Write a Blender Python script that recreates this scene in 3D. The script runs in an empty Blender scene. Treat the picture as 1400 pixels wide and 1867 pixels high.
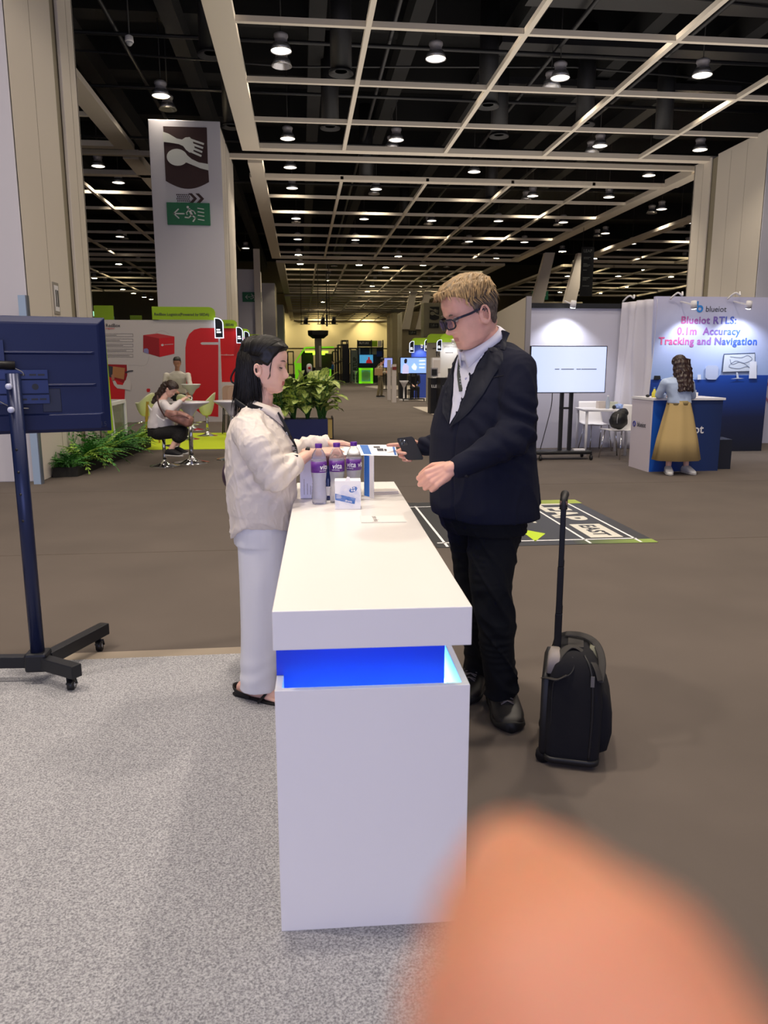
import bpy, bmesh, math, random
from mathutils import Vector, Matrix, noise
R = math.radians
rnd = random.Random(7)
S = bpy.context.scene
COL = S.collection

# ---------------------------------------------------------------- camera, world, light, exposure
cd = bpy.data.cameras.new('camera'); cam = bpy.data.objects.new('camera', cd); COL.objects.link(cam); S.camera = cam
cam.location = (0, 0, 1.47); cam.rotation_euler = (R(90 - 10.9), 0, R(-6.05))
cd.sensor_fit = 'HORIZONTAL'; cd.sensor_width = 36; cd.lens = 36; cd.clip_start = .008; cd.clip_end = 400
cd.dof.use_dof = True; cd.dof.focus_distance = 5.0; cd.dof.aperture_fstop = 10.5
S.view_settings.view_transform = 'Standard'; S.view_settings.look = 'None'
S.view_settings.gamma = 1; S.view_settings.exposure = 0.0; S.view_settings.use_curve_mapping = False
W = bpy.data.worlds.new('world'); S.world = W; W.use_nodes = True
W.node_tree.nodes['Background'].inputs[0].default_value = (.80, .80, 1.0, 1)
W.node_tree.nodes['Background'].inputs[1].default_value = .52

def light(name, kind, loc, energy, color=(1, 1, 1), size=.5, rot=(0, 0, 0), size_y=None, spread=None, spot=None):
    l = bpy.data.lights.new(name, kind); l.energy = energy; l.color = color
    if kind == 'AREA':
        l.size = size; l.shape = 'DISK'
        if size_y: l.shape = 'RECTANGLE'; l.size_y = size_y
        if spread: l.spread = R(spread)
    if kind == 'SPOT': l.spot_size = R(spot or 100); l.spot_blend = .6; l.shadow_soft_size = size
    if kind == 'POINT': l.shadow_soft_size = size
    o = bpy.data.objects.new(name, l); COL.objects.link(o); o.location = loc; o.rotation_euler = rot
    return o

WARM = (1.0, .87, .72)
# high-bay lamps of the hall above and behind the camera (outside the frame)
for lx in (-7.4, -3.8, -.2, 3.4, 7.0, 10.6):  # a few lamps run brighter than the rest
    for ly in (-4.7, -1.1, 2.5, 6.1, 9.7, 13.3, 16.9):
        light('hall_lamp_light', 'AREA', (lx, ly, 8.9), 215 if (lx, ly) in ((-3.8, 2.5), (3.4, 6.1), (-.2, 2.5)) else 40, WARM, .5, spread=150)
# added fill, no real fixture: booth light bounced up at the ceiling frame
light('ceiling_fill_light', 'AREA', (6.5, 21, 2.9), 800, (1, .93, .86), 15, (R(180), 0, 0), 20, spread=150)
# unseen fill light added behind the camera, washes the foreground lavender blue
light('rear_fill_light', 'AREA', (-.6, -4.2, 2.0), 150, (.50, .55, 1.0), 5.0, (R(90), 0, 0), 3.0)

# ---------------------------------------------------------------- helpers
def hexc(h):
    h = h.lstrip('#'); c = [int(h[i:i+2], 16) / 255 for i in (0, 2, 4)]
    return tuple((x / 12.92 if x <= .04045 else ((x + .055) / 1.055) ** 2.4) for x in c)

MATS = {}
def mat(name, col, rough=.6, metal=0, noise_s=0, noise_a=.1, bump=0, bump_s=200, emit=0, spec=.5, sss=0, coat=0, sheen=0, alpha=1, stretch=None):
    if name in MATS: return MATS[name]
    m = bpy.data.materials.new(name); m.use_nodes = True; nt = m.node_tree; b = nt.nodes['Principled BSDF']
    c = hexc(col) if isinstance(col, str) else col
    b.inputs['Base Color'].default_value = (*c, 1); b.inputs['Roughness'].default_value = rough
    b.inputs['Metallic'].default_value = metal; b.inputs['Specular IOR Level'].default_value = spec
    if emit: b.inputs['Emission Color'].default_value = (*c, 1); b.inputs['Emission Strength'].default_value = emit
    if sss: b.inputs['Subsurface Weight'].default_value = sss; b.inputs['Subsurface Radius'].default_value = (1, .35, .2); b.inputs['Subsurface Scale'].default_value = .008
    if coat: b.inputs['Coat Weight'].default_value = coat
    if sheen: b.inputs['Sheen Weight'].default_value = sheen
    if alpha < 1: b.inputs['Alpha'].default_value = alpha
    tc = None
    if noise_s or bump:
        tc = nt.nodes.new('ShaderNodeTexCoord'); mp = nt.nodes.new('ShaderNodeMapping')
        nt.links.new(tc.outputs['Object'], mp.inputs[0])
        if stretch: mp.inputs['Scale'].default_value = stretch
    if noise_s:
        n = nt.nodes.new('ShaderNodeTexNoise'); n.inputs['Scale'].default_value = noise_s; n.inputs['Detail'].default_value = 5
        nt.links.new(mp.outputs[0], n.inputs['Vector'])
        r = nt.nodes.new('ShaderNodeMapRange'); r.inputs[1].default_value = .3; r.inputs[2].default_value = .7
        r.inputs[3].default_value = 1 - noise_a; r.inputs[4].default_value = 1 + noise_a
        nt.links.new(n.outputs[0], r.inputs[0])
        x = nt.nodes.new('ShaderNodeVectorMath'); x.operation = 'SCALE'; x.inputs[0].default_value = c
        nt.links.new(r.outputs[0], x.inputs['Scale']); nt.links.new(x.outputs[0], b.inputs['Base Color'])
    if bump:
        n2 = nt.nodes.new('ShaderNodeTexNoise'); n2.inputs['Scale'].default_value = bump_s; n2.inputs['Detail'].default_value = 3
        nt.links.new(mp.outputs[0], n2.inputs['Vector'])
        bp = nt.nodes.new('ShaderNodeBump'); bp.inputs['Strength'].default_value = bump; bp.inputs['Distance'].default_value = .01
        nt.links.new(n2.outputs[0], bp.inputs['Height']); nt.links.new(bp.outputs[0], b.inputs['Normal'])
    MATS[name] = m
    return m

def gradmat(name, stops, axis, lo, hi, emit=0, rough=.5):
    """printed colour ramp along an object axis"""
    if name in MATS: return MATS[name]
    m = bpy.data.materials.new(name); m.use_nodes = True; nt = m.node_tree; b = nt.nodes['Principled BSDF']
    tc = nt.nodes.new('ShaderNodeTexCoord'); sp = nt.nodes.new('ShaderNodeSeparateXYZ'); nt.links.new(tc.outputs['Object'], sp.inputs[0])
    r = nt.nodes.new('ShaderNodeMapRange'); r.inputs[1].default_value = lo; r.inputs[2].default_value = hi
    nt.links.new(sp.outputs[axis], r.inputs[0])
    cr = nt.nodes.new('ShaderNodeValToRGB'); nt.links.new(r.outputs[0], cr.inputs[0])
    e = cr.color_ramp.elements
    while len(e) < len(stops): e.new(.5)
    for i, (p, c) in enumerate(stops): e[i].position = p; e[i].color = (*hexc(c), 1)
    nt.links.new(cr.outputs[0], b.inputs['Base Color']); b.inputs['Roughness'].default_value = rough
    if emit: nt.links.new(cr.outputs[0], b.inputs['Emission Color']); b.inputs['Emission Strength'].default_value = emit
    MATS[name] = m
    return m

def wm(o):
    m = o.matrix_basis.copy(); p = o.parent
    while p: m = p.matrix_basis @ m; p = p.parent
    return m

def tag(o, label=None, cat=None, group=None, kind=None):
    if label: o['label'] = label
    if cat: o['category'] = cat
    if group: o['group'] = group
    if kind: o['kind'] = kind
    return o

def T(name, label, cat, loc=(0, 0, 0), rz=0, group=None):
    o = bpy.data.objects.new(name, None); COL.objects.link(o); o.empty_display_size = .1
    o.location = loc; o.rotation_euler = (0, 0, rz)
    return tag(o, label, cat, group)

def dup(o, parent=None, loc=None, rz=None, label=None, group=None):
    c = o.copy(); COL.objects.link(c)
    if parent is not None: c.parent = parent
    if loc is not None: c.location = loc
    if rz is not None: c.rotation_euler = (0, 0, rz)
    if label: c['label'] = label
    if group: c['group'] = group
    for ch in list(o.children): dup(ch, c)
    return c

class MB:
    def __init__(s): s.v = []; s.f = []; s.mi = []; s.sm = []; s.M = None
    def add(s, vs, fs, mi=0, sm=False):
        k = len(s.v)
        s.v += [(s.M @ Vector(p)) if s.M else Vector(p) for p in vs]
        s.f += [tuple(k + i for i in f) for f in fs]; s.mi += [mi] * len(fs); s.sm += [sm] * len(fs)
        return s
    def box(s, x0, y0, z0, x1, y1, z1, mi=0):
        vs = [(x, y, z) for z in (z0, z1) for y in (y0, y1) for x in (x0, x1)]
        return s.add(vs, [(0, 2, 3, 1), (4, 5, 7, 6), (0, 1, 5, 4), (2, 6, 7, 3), (0, 4, 6, 2), (1, 3, 7, 5)], mi)
    def bar(s, p, q, w, h, mi=0, up=(0, 0, 1)):
        p, q = Vector(p), Vector(q); d = (q - p).normalized(); u = Vector(up)
        if abs(d.dot(u)) > .98: u = Vector((0, 1, 0))
        a = d.cross(u).normalized(); b = a.cross(d)
        vs = [c + a * sx * w / 2 + b * sy * h / 2 for c in (p, q) for sx, sy in ((-1, -1), (1, -1), (1, 1), (-1, 1))]
        return s.add(vs, [(3, 2, 1, 0), (4, 5, 6, 7), (0, 1, 5, 4), (1, 2, 6, 5), (2, 3, 7, 6), (3, 0, 4, 7)], mi)
    def rings(s, rs, mi=0, sm=True, cap=True, closed=False):
        n = len(rs[0]); vs = [p for r in rs for p in r]; m = len(rs); fs = []
        for i in range(m if closed else m - 1):
            for j in range(n):
                a = i * n + j; b = i * n + (j + 1) % n; i2 = (i + 1) % m
                fs.append((a, b, i2 * n + (j + 1) % n, i2 * n + j))
        if cap and not closed: fs.append(tuple(range(n - 1, -1, -1))); fs.append(tuple((m - 1) * n + j for j in range(n)))
        return s.add(vs, fs, mi, sm)
    def cyl(s, p, q, r0, r1=None, n=16, mi=0, sm=True): return s.tube([p, q], [r0, r1 if r1 is not None else r0], n, mi, sm)
    def tube(s, path, r, n=8, mi=0, sm=True, flat=1.0, up=(0, 0, 1), cap=True):
        P = [Vector(p) for p in path]; rr = r if isinstance(r, (list, tuple)) else [r] * len(P); rs = []; pa = None
        for i, c in enumerate(P):
            d = (P[min(i + 1, len(P) - 1)] - P[max(i - 1, 0)])
            d = d.normalized() if d.length > 1e-9 else Vector((0, 0, 1))
            if pa is None:
                u = Vector(up)
                if abs(d.dot(u)) > .95: u = Vector((0, 1, 0))
                a = d.cross(u).normalized()
            else:
                a = (pa - d * pa.dot(d)).normalized()
            pa = a; b = a.cross(d)
            rs.append([c + a * math.cos(t) * rr[i] + b * math.sin(t) * rr[i] * flat for t in [2 * math.pi * k / n for k in range(n)]])
        return s.rings(rs, mi, sm, cap)
    def lathe(s, prof, c=(0, 0, 0), n=24, mi=0, sm=True, cap=True):
        c = Vector(c)
        return s.rings([[c + Vector((max(r, 1e-4) * math.cos(2 * math.pi * k / n), max(r, 1e-4) * math.sin(2 * math.pi * k / n), z)) for k in range(n)] for r, z in prof], mi, sm, cap)
    def ell(s, c, r, n=16, mi=0, rot=None):
        c = Vector(c); m = n // 2 + 1; rs = []
        for i in range(m):
            t = math.pi * (i + .02) / (m - 1 + .04); z = -math.cos(t); q = math.sin(t)
            rg = []
            for k in range(n):
                a = 2 * math.pi * k / n; p = Vector((q * math.cos(a) * r[0], q * math.sin(a) * r[1], z * r[2]))
                rg.append(c + (rot @ p if rot else p))
            rs.append(rg)
        return s.rings(rs, mi, True)
    def cap(s, p, q, r0, r1, n=14, mi=0):
        """tapered capsule"""
        p, q = Vector(p), Vector(q); d = q - p; L = d.length or 1e-6; d = d / L
        u = Vector((0, 0, 1)) if abs(d.z) < .9 else Vector((0, 1, 0)); a = d.cross(u).normalized(); b = a.cross(d); rs = []
        for t in (-88, -60, -30, 0): rs.append((p + d * r0 * math.sin(R(t)), r0 * math.cos(R(t))))
        for t in (0, 30, 60, 88): rs.append((q + d * r1 * math.sin(R(t)), r1 * math.cos(R(t))))
        return s.rings([[c + (a * math.cos(2 * math.pi * k / n) + b * math.sin(2 * math.pi * k / n)) * r for k in range(n)] for c, r in rs], mi)
    def chain(s, pts, rs, n=14):
        for i in range(len(pts) - 1): s.cap(pts[i], pts[i + 1], rs[i], rs[i + 1], n)
        return s
    def prism(s, poly, o, u, v, d0, d1, mi=0, sm=False):
        """polygon in the plane (o;u,v), extruded along u x v from d0 to d1"""
        o, u, v = Vector(o), Vector(u).normalized(), Vector(v).normalized(); n = u.cross(v); k = len(poly)
        vs = [o + u * a + v * b + n * d for d in (d0, d1) for a, b in poly]
        fs = [tuple(range(k - 1, -1, -1)), tuple(range(k, 2 * k))] + [(i, (i + 1) % k, k + (i + 1) % k, k + i) for i in range(k)]
        return s.add(vs, fs, mi, sm)
    def grid(s, fn, nu, nv, mi=0, sm=True, wrap=False):
        vs = [fn(i / nu, j / nv) for j in range(nv + 1) for i in range(nu + 1)]
        fs = [(j * (nu + 1) + i, j * (nu + 1) + i + 1, (j + 1) * (nu + 1) + i + 1, (j + 1) * (nu + 1) + i) for j in range(nv) for i in range(nu)]
        return s.add(vs, fs, mi, sm)
    def build(s, name, m, parent=None, world=True, bevel=0, solid=0, seg=2):
        me = bpy.data.meshes.new(name)
        vs = s.v
        if parent is not None and world:
            inv = wm(parent).inverted(); vs = [inv @ p for p in vs]
        me.from_pydata([tuple(p) for p in vs], [], s.f)
        for p, i, q in zip(me.polygons, s.mi, s.sm): p.material_index = i; p.use_smooth = q
        for k in (m if isinstance(m, (list, tuple)) else [m]): me.materials.append(k)
        bm = bmesh.new(); bm.from_mesh(me); bmesh.ops.recalc_face_normals(bm, faces=bm.faces); bm.to_mesh(me); bm.free()
        o = bpy.data.objects.new(name, me); COL.objects.link(o)
        if parent is not None: o.parent = parent
        if bevel:
            b = o.modifiers.new('bevel', 'BEVEL'); b.width = bevel; b.segments = seg; b.limit_method = 'ANGLE'; b.angle_limit = R(40)
        if solid: q = o.modifiers.new('solid', 'SOLIDIFY'); q.thickness = solid; q.offset = 0
        return o

def fuse(mb, name, mats, parent=None, voxel=.004, smooth=4, pick=None, disp=None, fac=.5):
    """one continuous surface out of overlapping closed volumes"""
    o = mb.build('tmp', mats[0] if isinstance(mats, (list, tuple)) else mats)
    r = o.modifiers.new('r', 'REMESH'); r.mode = 'VOXEL'; r.voxel_size = voxel; r.use_smooth_shade = True
    if smooth: q = o.modifiers.new('s', 'SMOOTH'); q.factor = fac; q.iterations = smooth
    bpy.context.view_layer.update(); dg = bpy.context.evaluated_depsgraph_get()
    me = bpy.data.meshes.new_from_object(o.evaluated_get(dg), depsgraph=dg)
    old = o.data; bpy.data.objects.remove(o); bpy.data.meshes.remove(old)
    me.name = name; me.materials.clear()
    for k in (mats if isinstance(mats, (list, tuple)) else [mats]): me.materials.append(k)
    if disp:
        ns = [v.normal.copy() for v in me.vertices]
        for v, n in zip(me.vertices, ns): v.co = v.co + n * disp(v.co, n)
    for p in me.polygons:
        p.use_smooth = True
        if pick: p.material_index = pick(p.center, p.normal)
    if parent is not None:
        me.transform(wm(parent).inverted())
    ob = bpy.data.objects.new(name, me); COL.objects.link(ob)
    if parent is not None: ob.parent = parent
    return ob

def text(s, size, m, parent, o, u=(1, 0, 0), v=(0, 0, 1), name='lettering', align='LEFT', bold=0, depth=.0008, shear=0, space=1):
    c = bpy.data.curves.new('t', 'FONT'); c.body = s; c.size = size; c.extrude = depth; c.offset = bold * size; c.align_x = align; c.shear = shear
    c.space_character = space; c.resolution_u = 3
    t = bpy.data.objects.new('t', c); me = bpy.data.meshes.new_from_object(t); bpy.data.objects.remove(t)
    u, v = Vector(u).normalized(), Vector(v).normalized(); n = u.cross(v)
    M = Matrix((( u.x, v.x, n.x, o[0]), (u.y, v.y, n.y, o[1]), (u.z, v.z, n.z, o[2]), (0, 0, 0, 1)))
    me.transform(M)
    if parent is not None: me.transform(wm(parent).inverted())
    me.materials.clear(); me.materials.append(m)
    ob = bpy.data.objects.new(name, me); COL.objects.link(ob)
    if parent is not None: ob.parent = parent
    return ob

def rrect(w, h, r, n=5, corners=(1, 1, 1, 1)):
    """rounded rectangle polygon from (0,0); corners: bl, br, tr, tl"""
    out = []
    for (cx, cy, a0, on) in ((0, 0, 180, corners[0]), (w, 0, 270, corners[1]), (w, h, 0, corners[2]), (0, h, 90, corners[3])):
        if not on: out.append((cx, cy)); continue
        sx = 1 if cx == 0 else -1; sy = 1 if cy == 0 else -1
        for k in range(n + 1):
            a = R(a0 + 90 * k / n); out.append((cx + sx * r + r * math.cos(a), cy + sy * r + r * math.sin(a)))
    return out

def circ(cx, cy, r, n=24, a0=0, a1=360): return [(cx + r * math.cos(R(a0 + (a1 - a0) * k / n)), cy + r * math.sin(R(a0 + (a1 - a0) * k / n))) for k in range(n + (0 if a1 - a0 == 360 else 1))]

# ================================================================ hall
M_carpet = mat('brown_carpet', '#5b524c', .95, noise_s=1.3, noise_a=.10, bump=.25, bump_s=500)
M_pale = mat('pale_grey_carpet', '#a9a7a8', .95, bump=.3, bump_s=400)
M_beam = mat('beam_paint', '#cfc5b6', .6)
M_dark = mat('black_ceiling', '#101012', .9)
M_duct = mat('black_duct', '#16161a', .5)
M_pillar = mat('pillar_paint', '#d9d0c4', .55)
M_groove = mat('pillar_groove', '#8f8672', .6)
M_white = mat('white_paint', '#e8e6e8', .45)
M_black = mat('black_plastic', '#101013', .45)
M_chrome = mat('chrome', '#d8d8da', .12, 1)
M_wallf = mat('far_wall_paint', '#cfc094', .8)

# speckled felt: fine two-tone fibres in the pale carpet
nt = M_pale.node_tree
vn = nt.nodes.new('ShaderNodeTexNoise'); vn.inputs['Scale'].default_value = 160; vn.inputs['Detail'].default_value = 6; vn.inputs['Roughness'].default_value = .8
vt = nt.nodes.new('ShaderNodeTexCoord'); nt.links.new(vt.outputs['Object'], vn.inputs['Vector'])
vr = nt.nodes.new('ShaderNodeValToRGB'); vr.color_ramp.elements[0].position = .40; vr.color_ramp.elements[1].position = .60
vr.color_ramp.elements[0].color = (*hexc('#68696f'), 1); vr.color_ramp.elements[1].color = (*hexc('#b8b8bd'), 1)
nt.links.new(vn.outputs[0], vr.inputs[0]); nt.links.new(vr.outputs[0], nt.nodes['Principled BSDF'].inputs['Base Color'])

def structure(o, label=None): tag(o, kind='structure'); return o
structure(MB().box(-40, -18, -.2, 44, 124, 0).build('floor', M_carpet))
structure(MB().box(-5.5, -7, 0, .42, 3.80, .008).build('floor_pale_carpet', M_pale))
structure(MB().box(-5.5, 3.80, 0, .42, 3.90, .006).build('trim_1', mat('edge_tape', '#8d8173', .7)))
mb = MB()
for y in (6.1, 9.2): mb.box(-14, y, 0, 14, y + .008, .001)
structure(mb.build('floor_seam', mat('carpet_seam', '#4f443a', .9)))
structure(MB().box(-42, -18, 12, 46, 124, 12.3).build('ceiling', M_dark))
structure(MB().box(-40, 122, 0, 44, 122.4, 12).build('wall_far', M_wallf))
mb = MB()
for x in (3, 11): mb.box(x, 121.9, 4.6, x + .3, 122, 11.9)
structure(MB().box(-36.4, 8, 0, -36, 122, 12).build('wall_left', mat('hall_side_paint', '#6a6658', .8)))
structure(MB().box(40, 8, 0, 40.4, 122, 12).build('wall_right', mat('hall_side_paint2', '#4a473f', .8)))

# suspended ceiling frame: wide fascia beams and narrow grid bars, bay by bay
def bay(x0, x1, y0, y1, xs, ys, w=.55, idx=1, left=True, right=True, front=True, back=True, d=.16):
    b = MB()
    if left: b.box(x0 - w, y0, 8, x0, y1, 8 + d)
    if right: b.box(x1, y0, 8, x1 + w, y1, 8 + d)
    if back: b.box(x0, y1 - .35, 8, x1, y1, 8 + d)
    if front: b.box(x0, y0, 8, x1, y0 + .35, 8 + d)
    structure(b.build('ceiling_fascia', M_beam, bevel=.01))
    g = MB()
    for x in xs: g.box(x - .055, y0, 8.01, x + .055, y1, 8.12)
    for y in ys: g.box(x0, y - .055, 8.012, x1, y + .055, 8.122)
    structure(g.build('ceiling_grid', M_beam))
bay(-1.14, 14.25, 2.0, 25.95, (1.46, 4.66, 7.86, 11.06), (4.5, 7.55, 10.6, 13.65, 16.7, 19.93, 22.95), front=True)
bay(-1.14, 13.65, 29.45, 51.0, (1.6, 4.72, 7.9, 11.0), (32.8, 36.05, 39.25, 42.3, 45.45, 48.55))
bay(-.95, 13.3, 53.0, 75.5, tuple(-.9 + 2.03 * i for i in range(1, 7)), (57.1, 60.3, 63.8, 67.7, 70.6, 72.7))
bay(-.95, 13.3, 78.5, 99, tuple(-.9 + 2.03 * i for i in range(1, 7)), (81.5, 84.5, 88, 91.5, 95))
bay(-.95, 13.3, 101, 121.5, tuple(-.9 + 2.03 * i for i in range(1, 7)), (104, 108, 112, 116))
bay(-21, -5.55, 2.0, 26.2, (-17.8, -14.6, -11.4, -8.2), (19.9, 23.0, 16.7))
bay(-21, -5.55, 29.5, 51, (-17.8, -14.6, -11.2, -7.9), (32.8, 36, 39.2, 42.3, 45.4, 48.5))
bay(-21, -5.55, 53, 75.5, (-17.8, -14.6, -11.2, -7.9), (57, 60.3, 63.8, 67.7, 70.6))
bay(18.4, 33, 29.45, 51, (21.5, 24.7, 28), (32.8, 36.05, 39.25, 42.3, 45.45, 48.55))
bay(18.4, 33, 53, 75.5, (21.5, 24.7, 28), (57.1, 60.3, 63.8, 67.7, 70.6))
b = MB()
b.box(-1.62, 27.4, 8, -1.14, 29.45, 8.28); b.box(13.75, 27.4, 8, 14.25, 29.45, 8.28)
b.box(-5.6, 27.3, 8, -5.1, 29.9, 8.28)
b.box(-21, 26.9, 8.02, 14.3, 27.1, 8.16)
structure(b.build('ceiling_fascia', M_beam))
# black services above the frame: main beams, ducts, cans
b = MB()
for y in (9, 14, 18.5, 24, 28.4, 33, 38, 44, 52, 60, 68, 76): b.box(-30, y - .35, 10.9, 30, y + .35, 12)
for x in (-9.5, -6.2, -3.2, .6, 3.2, 6.1, 9.5, 12.4): b.box(x - .22, 4, 10.2, x + .22, 76, 10.8)
structure(b.build('ceiling_black_beam', M_dark))
b = MB()
for x, y in ((1.1, 20.2), (5.2, 22.2), (8.4, 23.5), (1.0, 24.6), (6.2, 24.9), (-1.9, 24.8), (11.2, 24.3), (2.6, 31), (8.2, 34), (5.4, 41), (-1.9, 19.4), (14.3, 23.2)):
    b.cyl((x, y, 8.4), (x, y, 11), .26, n=20); b.lathe([(.3, 8.4), (.3, 8.34), (.1, 8.42)], (x, y, 0), 20)
structure(b.build('ceiling_air_can', M_duct))
b = MB()
for y in (11, 17.4, 21.4, 25.2, 30.5, 37): b.cyl((-12, y, 9.5), (16, y + .3, 9.5), .05, n=6)
for y in (13, 19.1, 23.6): b.tube([(-8, y, 9.9), (0, y + .3, 9.75), (8, y - .1, 9.9), (16, y + .5, 9.8)], .03, 6)
for x in (-4.5, 2.4, 6.9, 10): b.cyl((x, 8, 9.7), (x + .2, 60, 9.7), .06, n=6)
for y in (13, 16, 19, 22, 25): b.box(5.5, y, 9.9, 14, y + .9, 10.1)
structure(b.build('ceiling_pipe', M_duct))

# ---- high-bay lamps on thin rods
M_lamp = mat('lamp_housing', '#a3a0a6', .4, .3)
M_lampemit = {}
def lampem(k, c, e):
    m = mat('lamp_glow_' + k, '#ffffff', .5); b_ = m.node_tree.nodes['Principled BSDF']
    b_.inputs['Emission Color'].default_value = (*c, 1); b_.inputs['Emission Strength'].default_value = e; return m
G_near = lampem('warm_white', (1, .92, .80), 3.2); G_far = lampem('yellow_white', (1, .84, .54), 75)
M_reflect = mat('lamp_reflector', '#b9b9bd', .25, .8)
def make_lamp(lit, glow):
    t = T('high_bay_lamp' if lit else 'unlit_lamp', '', 'ceiling lamp')
    MB().lathe([(.03, .42), (.12, .40), (.17, .37), (.175, .32), (.15, .28), (.15, .22), (.18, .15), (.2, .12)], n=20).build('housing', M_lamp, t)
    MB().lathe([(.2, .16), (.262, 0), (.25, 0), (.19, .12)], n=24).build('reflector', M_reflect, t)
    if lit: MB().lathe([(.001, .015), (.245, .015), (.245, .03), (.001, .03)], n=24).build('glowing_disc', glow, t)
    MB().cyl((0, 0, .41), (0, 0, 3.3), .014, n=6).build('rod', M_duct, t)
    return t
L0 = make_lamp(True, G_near); L1 = make_lamp(True, G_far); L2 = make_lamp(False, None)
used = set()
def lamp(proto, x, y, z, label, group=None):
    if proto not in used:
        used.add(proto); proto.location = (x, y, z); proto['label'] = label
        if group: proto['group'] = group
        return proto
    return dup(proto, None, (x, y, z), 0, label, group)
near = [  # nearest lamps, each with its own description
 ((-0.329, 20.495, 8.9), 'lit high-bay lamp nearest the wide left ceiling beam, at the top of the picture'),
 ((3.472, 20.582, 8.9), 'single lit high-bay lamp hanging alone at the top, right above the suited man'),
 ((6.97, 21.526, 8.9), 'lit high-bay lamp with an unlit one beside it in the upper right grid'),
 ((10.611, 20.942, 8.9), 'lit high-bay lamp furthest right in the topmost row'),
 ((-3.784, 24.06, 8.9), 'lit high-bay lamp above the pillar with the fork and spoon sign'),
 ((-0.3, 27.91, 8.9), 'lit high-bay lamp just above the first long cross beam, leftmost of its row'),
 ((3.353, 27.678, 8.9), 'lit high-bay lamp with an unlit twin just above the first long cross beam, centre'),
 ((10.477, 27.66, 8.9), 'lit high-bay lamp with an unlit twin just above the first long cross beam, right'),
 ((14.183, 27.758, 8.9), 'lit high-bay lamp above the big right pillar'),
 ((-0.267, 31.778, 8.9), 'lit high-bay lamp in the dark gap between the first two ceiling grids, left'),
 ((6.933, 31.707, 8.9), 'lit high-bay lamp in the dark gap between the first two ceiling grids, centre'),
 ((14.051, 31.558, 8.9), 'lit high-bay lamp in the dark gap between the first two ceiling grids, right'),
 ((-7.574, 32.35, 8.9), 'lit high-bay lamp beside the cream near pillar on the left'),
 ((-7.433, 35.07, 8.9), 'lit lamp between the cream pillar and the fork sign pillar'),
]
def lit(p): light('high_bay_light', 'AREA', (p[0], p[1], p[2] - .01), 105, (1, .87, .68), .48, spread=112)
for p, l in near: lamp(L0, *p, l); lit(p)
mid = [(-0.234, 35.332, 8.9), (3.386, 35.172, 8.9), (10.533, 35.785, 8.9), (14.043, 35.647, 8.9), (17.69, 38.046, 8.9), (-0.113, 42.402, 8.9), (3.421, 42.183, 8.9), (7.018, 42.274, 8.9), (10.549, 41.996, 8.9), (14.094, 42.008, 8.9), (20.89, 41.451, 8.9), (17.695, 45.163, 8.9), (-0.061, 49.213, 8.9), (3.449, 49.095, 8.9), (10.484, 48.995, 8.9), (13.955, 48.847, 8.9), (-10.566, 49.338, 8.9), (20.899, 48.781, 8.9), (-3.452, 53.242, 8.9)]
for p in mid: lit(p)
for p in mid: lamp(L0, *p, 'small lit high-bay lamp over the second ceiling grid', 'lit lamps over the second ceiling grid')
far = [(24.343, 48.325, 8.9), (17.634, 52.513, 8.9), (-0.034, 55.983, 8.9), (6.953, 56.077, 8.9), (14.044, 56.421, 8.9), (27.42, 54.769, 8.9), (21.054, 55.737, 8.9), (0.093, 61.001, 8.9), (4.562, 61.122, 8.9), (6.743, 62.396, 8.9), (9.474, 60.735, 8.9), (13.999, 60.255, 8.9), (21.186, 60.447, 8.9), (26.004, 60.179, 8.9), (27.636, 61.8, 8.9), (-11.763, 60.542, 8.9), (-13.603, 62.518, 8.9), (-13.887, 67.675, 8.9), (-13.722, 72.033, 8.9), (-17.981, 72.705, 8.9), (-17.884, 76.188, 8.9), (-13.624, 76.628, 8.9), (-17.859, 83.155, 8.9), (-17.67, 87.469, 8.9), (-17.496, 92.284, 8.9), (-17.284, 95.28, 8.9), (2.507, 67.644, 8.9), (6.825, 67.72, 8.9), (11.66, 67.624, 8.9), (23.058, 66.837, 8.9), (27.354, 66.382, 8.9), (32.071, 66.309, 8.9), (2.531, 72.492, 8.9), (6.845, 72.364, 8.9), (11.799, 72.077, 8.9), (27.353, 71.886, 8.9), (31.937, 71.6, 8.9), (7.029, 77.142, 8.9), (11.783, 76.908, 8.9), (31.905, 75.377, 8.9), (7.037, 82.937, 8.9), (11.711, 83.07, 8.9), (27.288, 81.419, 8.9), (31.97, 82.208, 8.9), (7.109, 89.53, 8.9), (11.761, 88.244, 8.9), (6.929, 91.94, 8.9), (11.753, 92.203, 8.9), (3.088, 91.586, 8.9), (2.797, 97.227, 8.9)]
for p in far: lamp(L1, *p, 'tiny glowing lamp far down the hall ceiling', 'distant lit lamps far down the hall')
unl = [(((-0.338, 21.456, 8.9)), 'unlit grey lamp right below the lit lamp beside the left beam'),
 (((6.956, 22.213, 8.9)), 'unlit grey lamp left of the lit lamp in the upper right grid'),
 (((-3.789, 25.225, 8.9)), 'unlit grey lamp above the fork and spoon sign'),
 (((3.316, 28.628, 8.9)), 'unlit lamp under the centre lamp at the first long cross beam'),
 (((10.495, 28.481, 8.9)), 'unlit lamp left of the lit lamp at the first long cross beam, right')]
for p, l in unl: lamp(L2, *p, l)
for p in [(3.378, 36.086, 8.9), (10.475, 36.622, 8.9), (17.644, 39.031, 8.9), (-0.109, 43.513, 8.9), (7.002, 43.255, 8.9), (14.078, 42.841, 8.9), (20.99, 42.624, 8.9), (17.6, 46.152, 8.9), (3.51, 50.533, 8.9), (10.413, 49.802, 8.9), (2.693, 62.131, 8.9), (11.491, 61.892, 8.9), (-10.483, 50.15, 8.9)]:
    lamp(L2, *p, 'small unlit lamp over the second ceiling grid', 'unlit lamps over the second ceiling grid')
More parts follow.
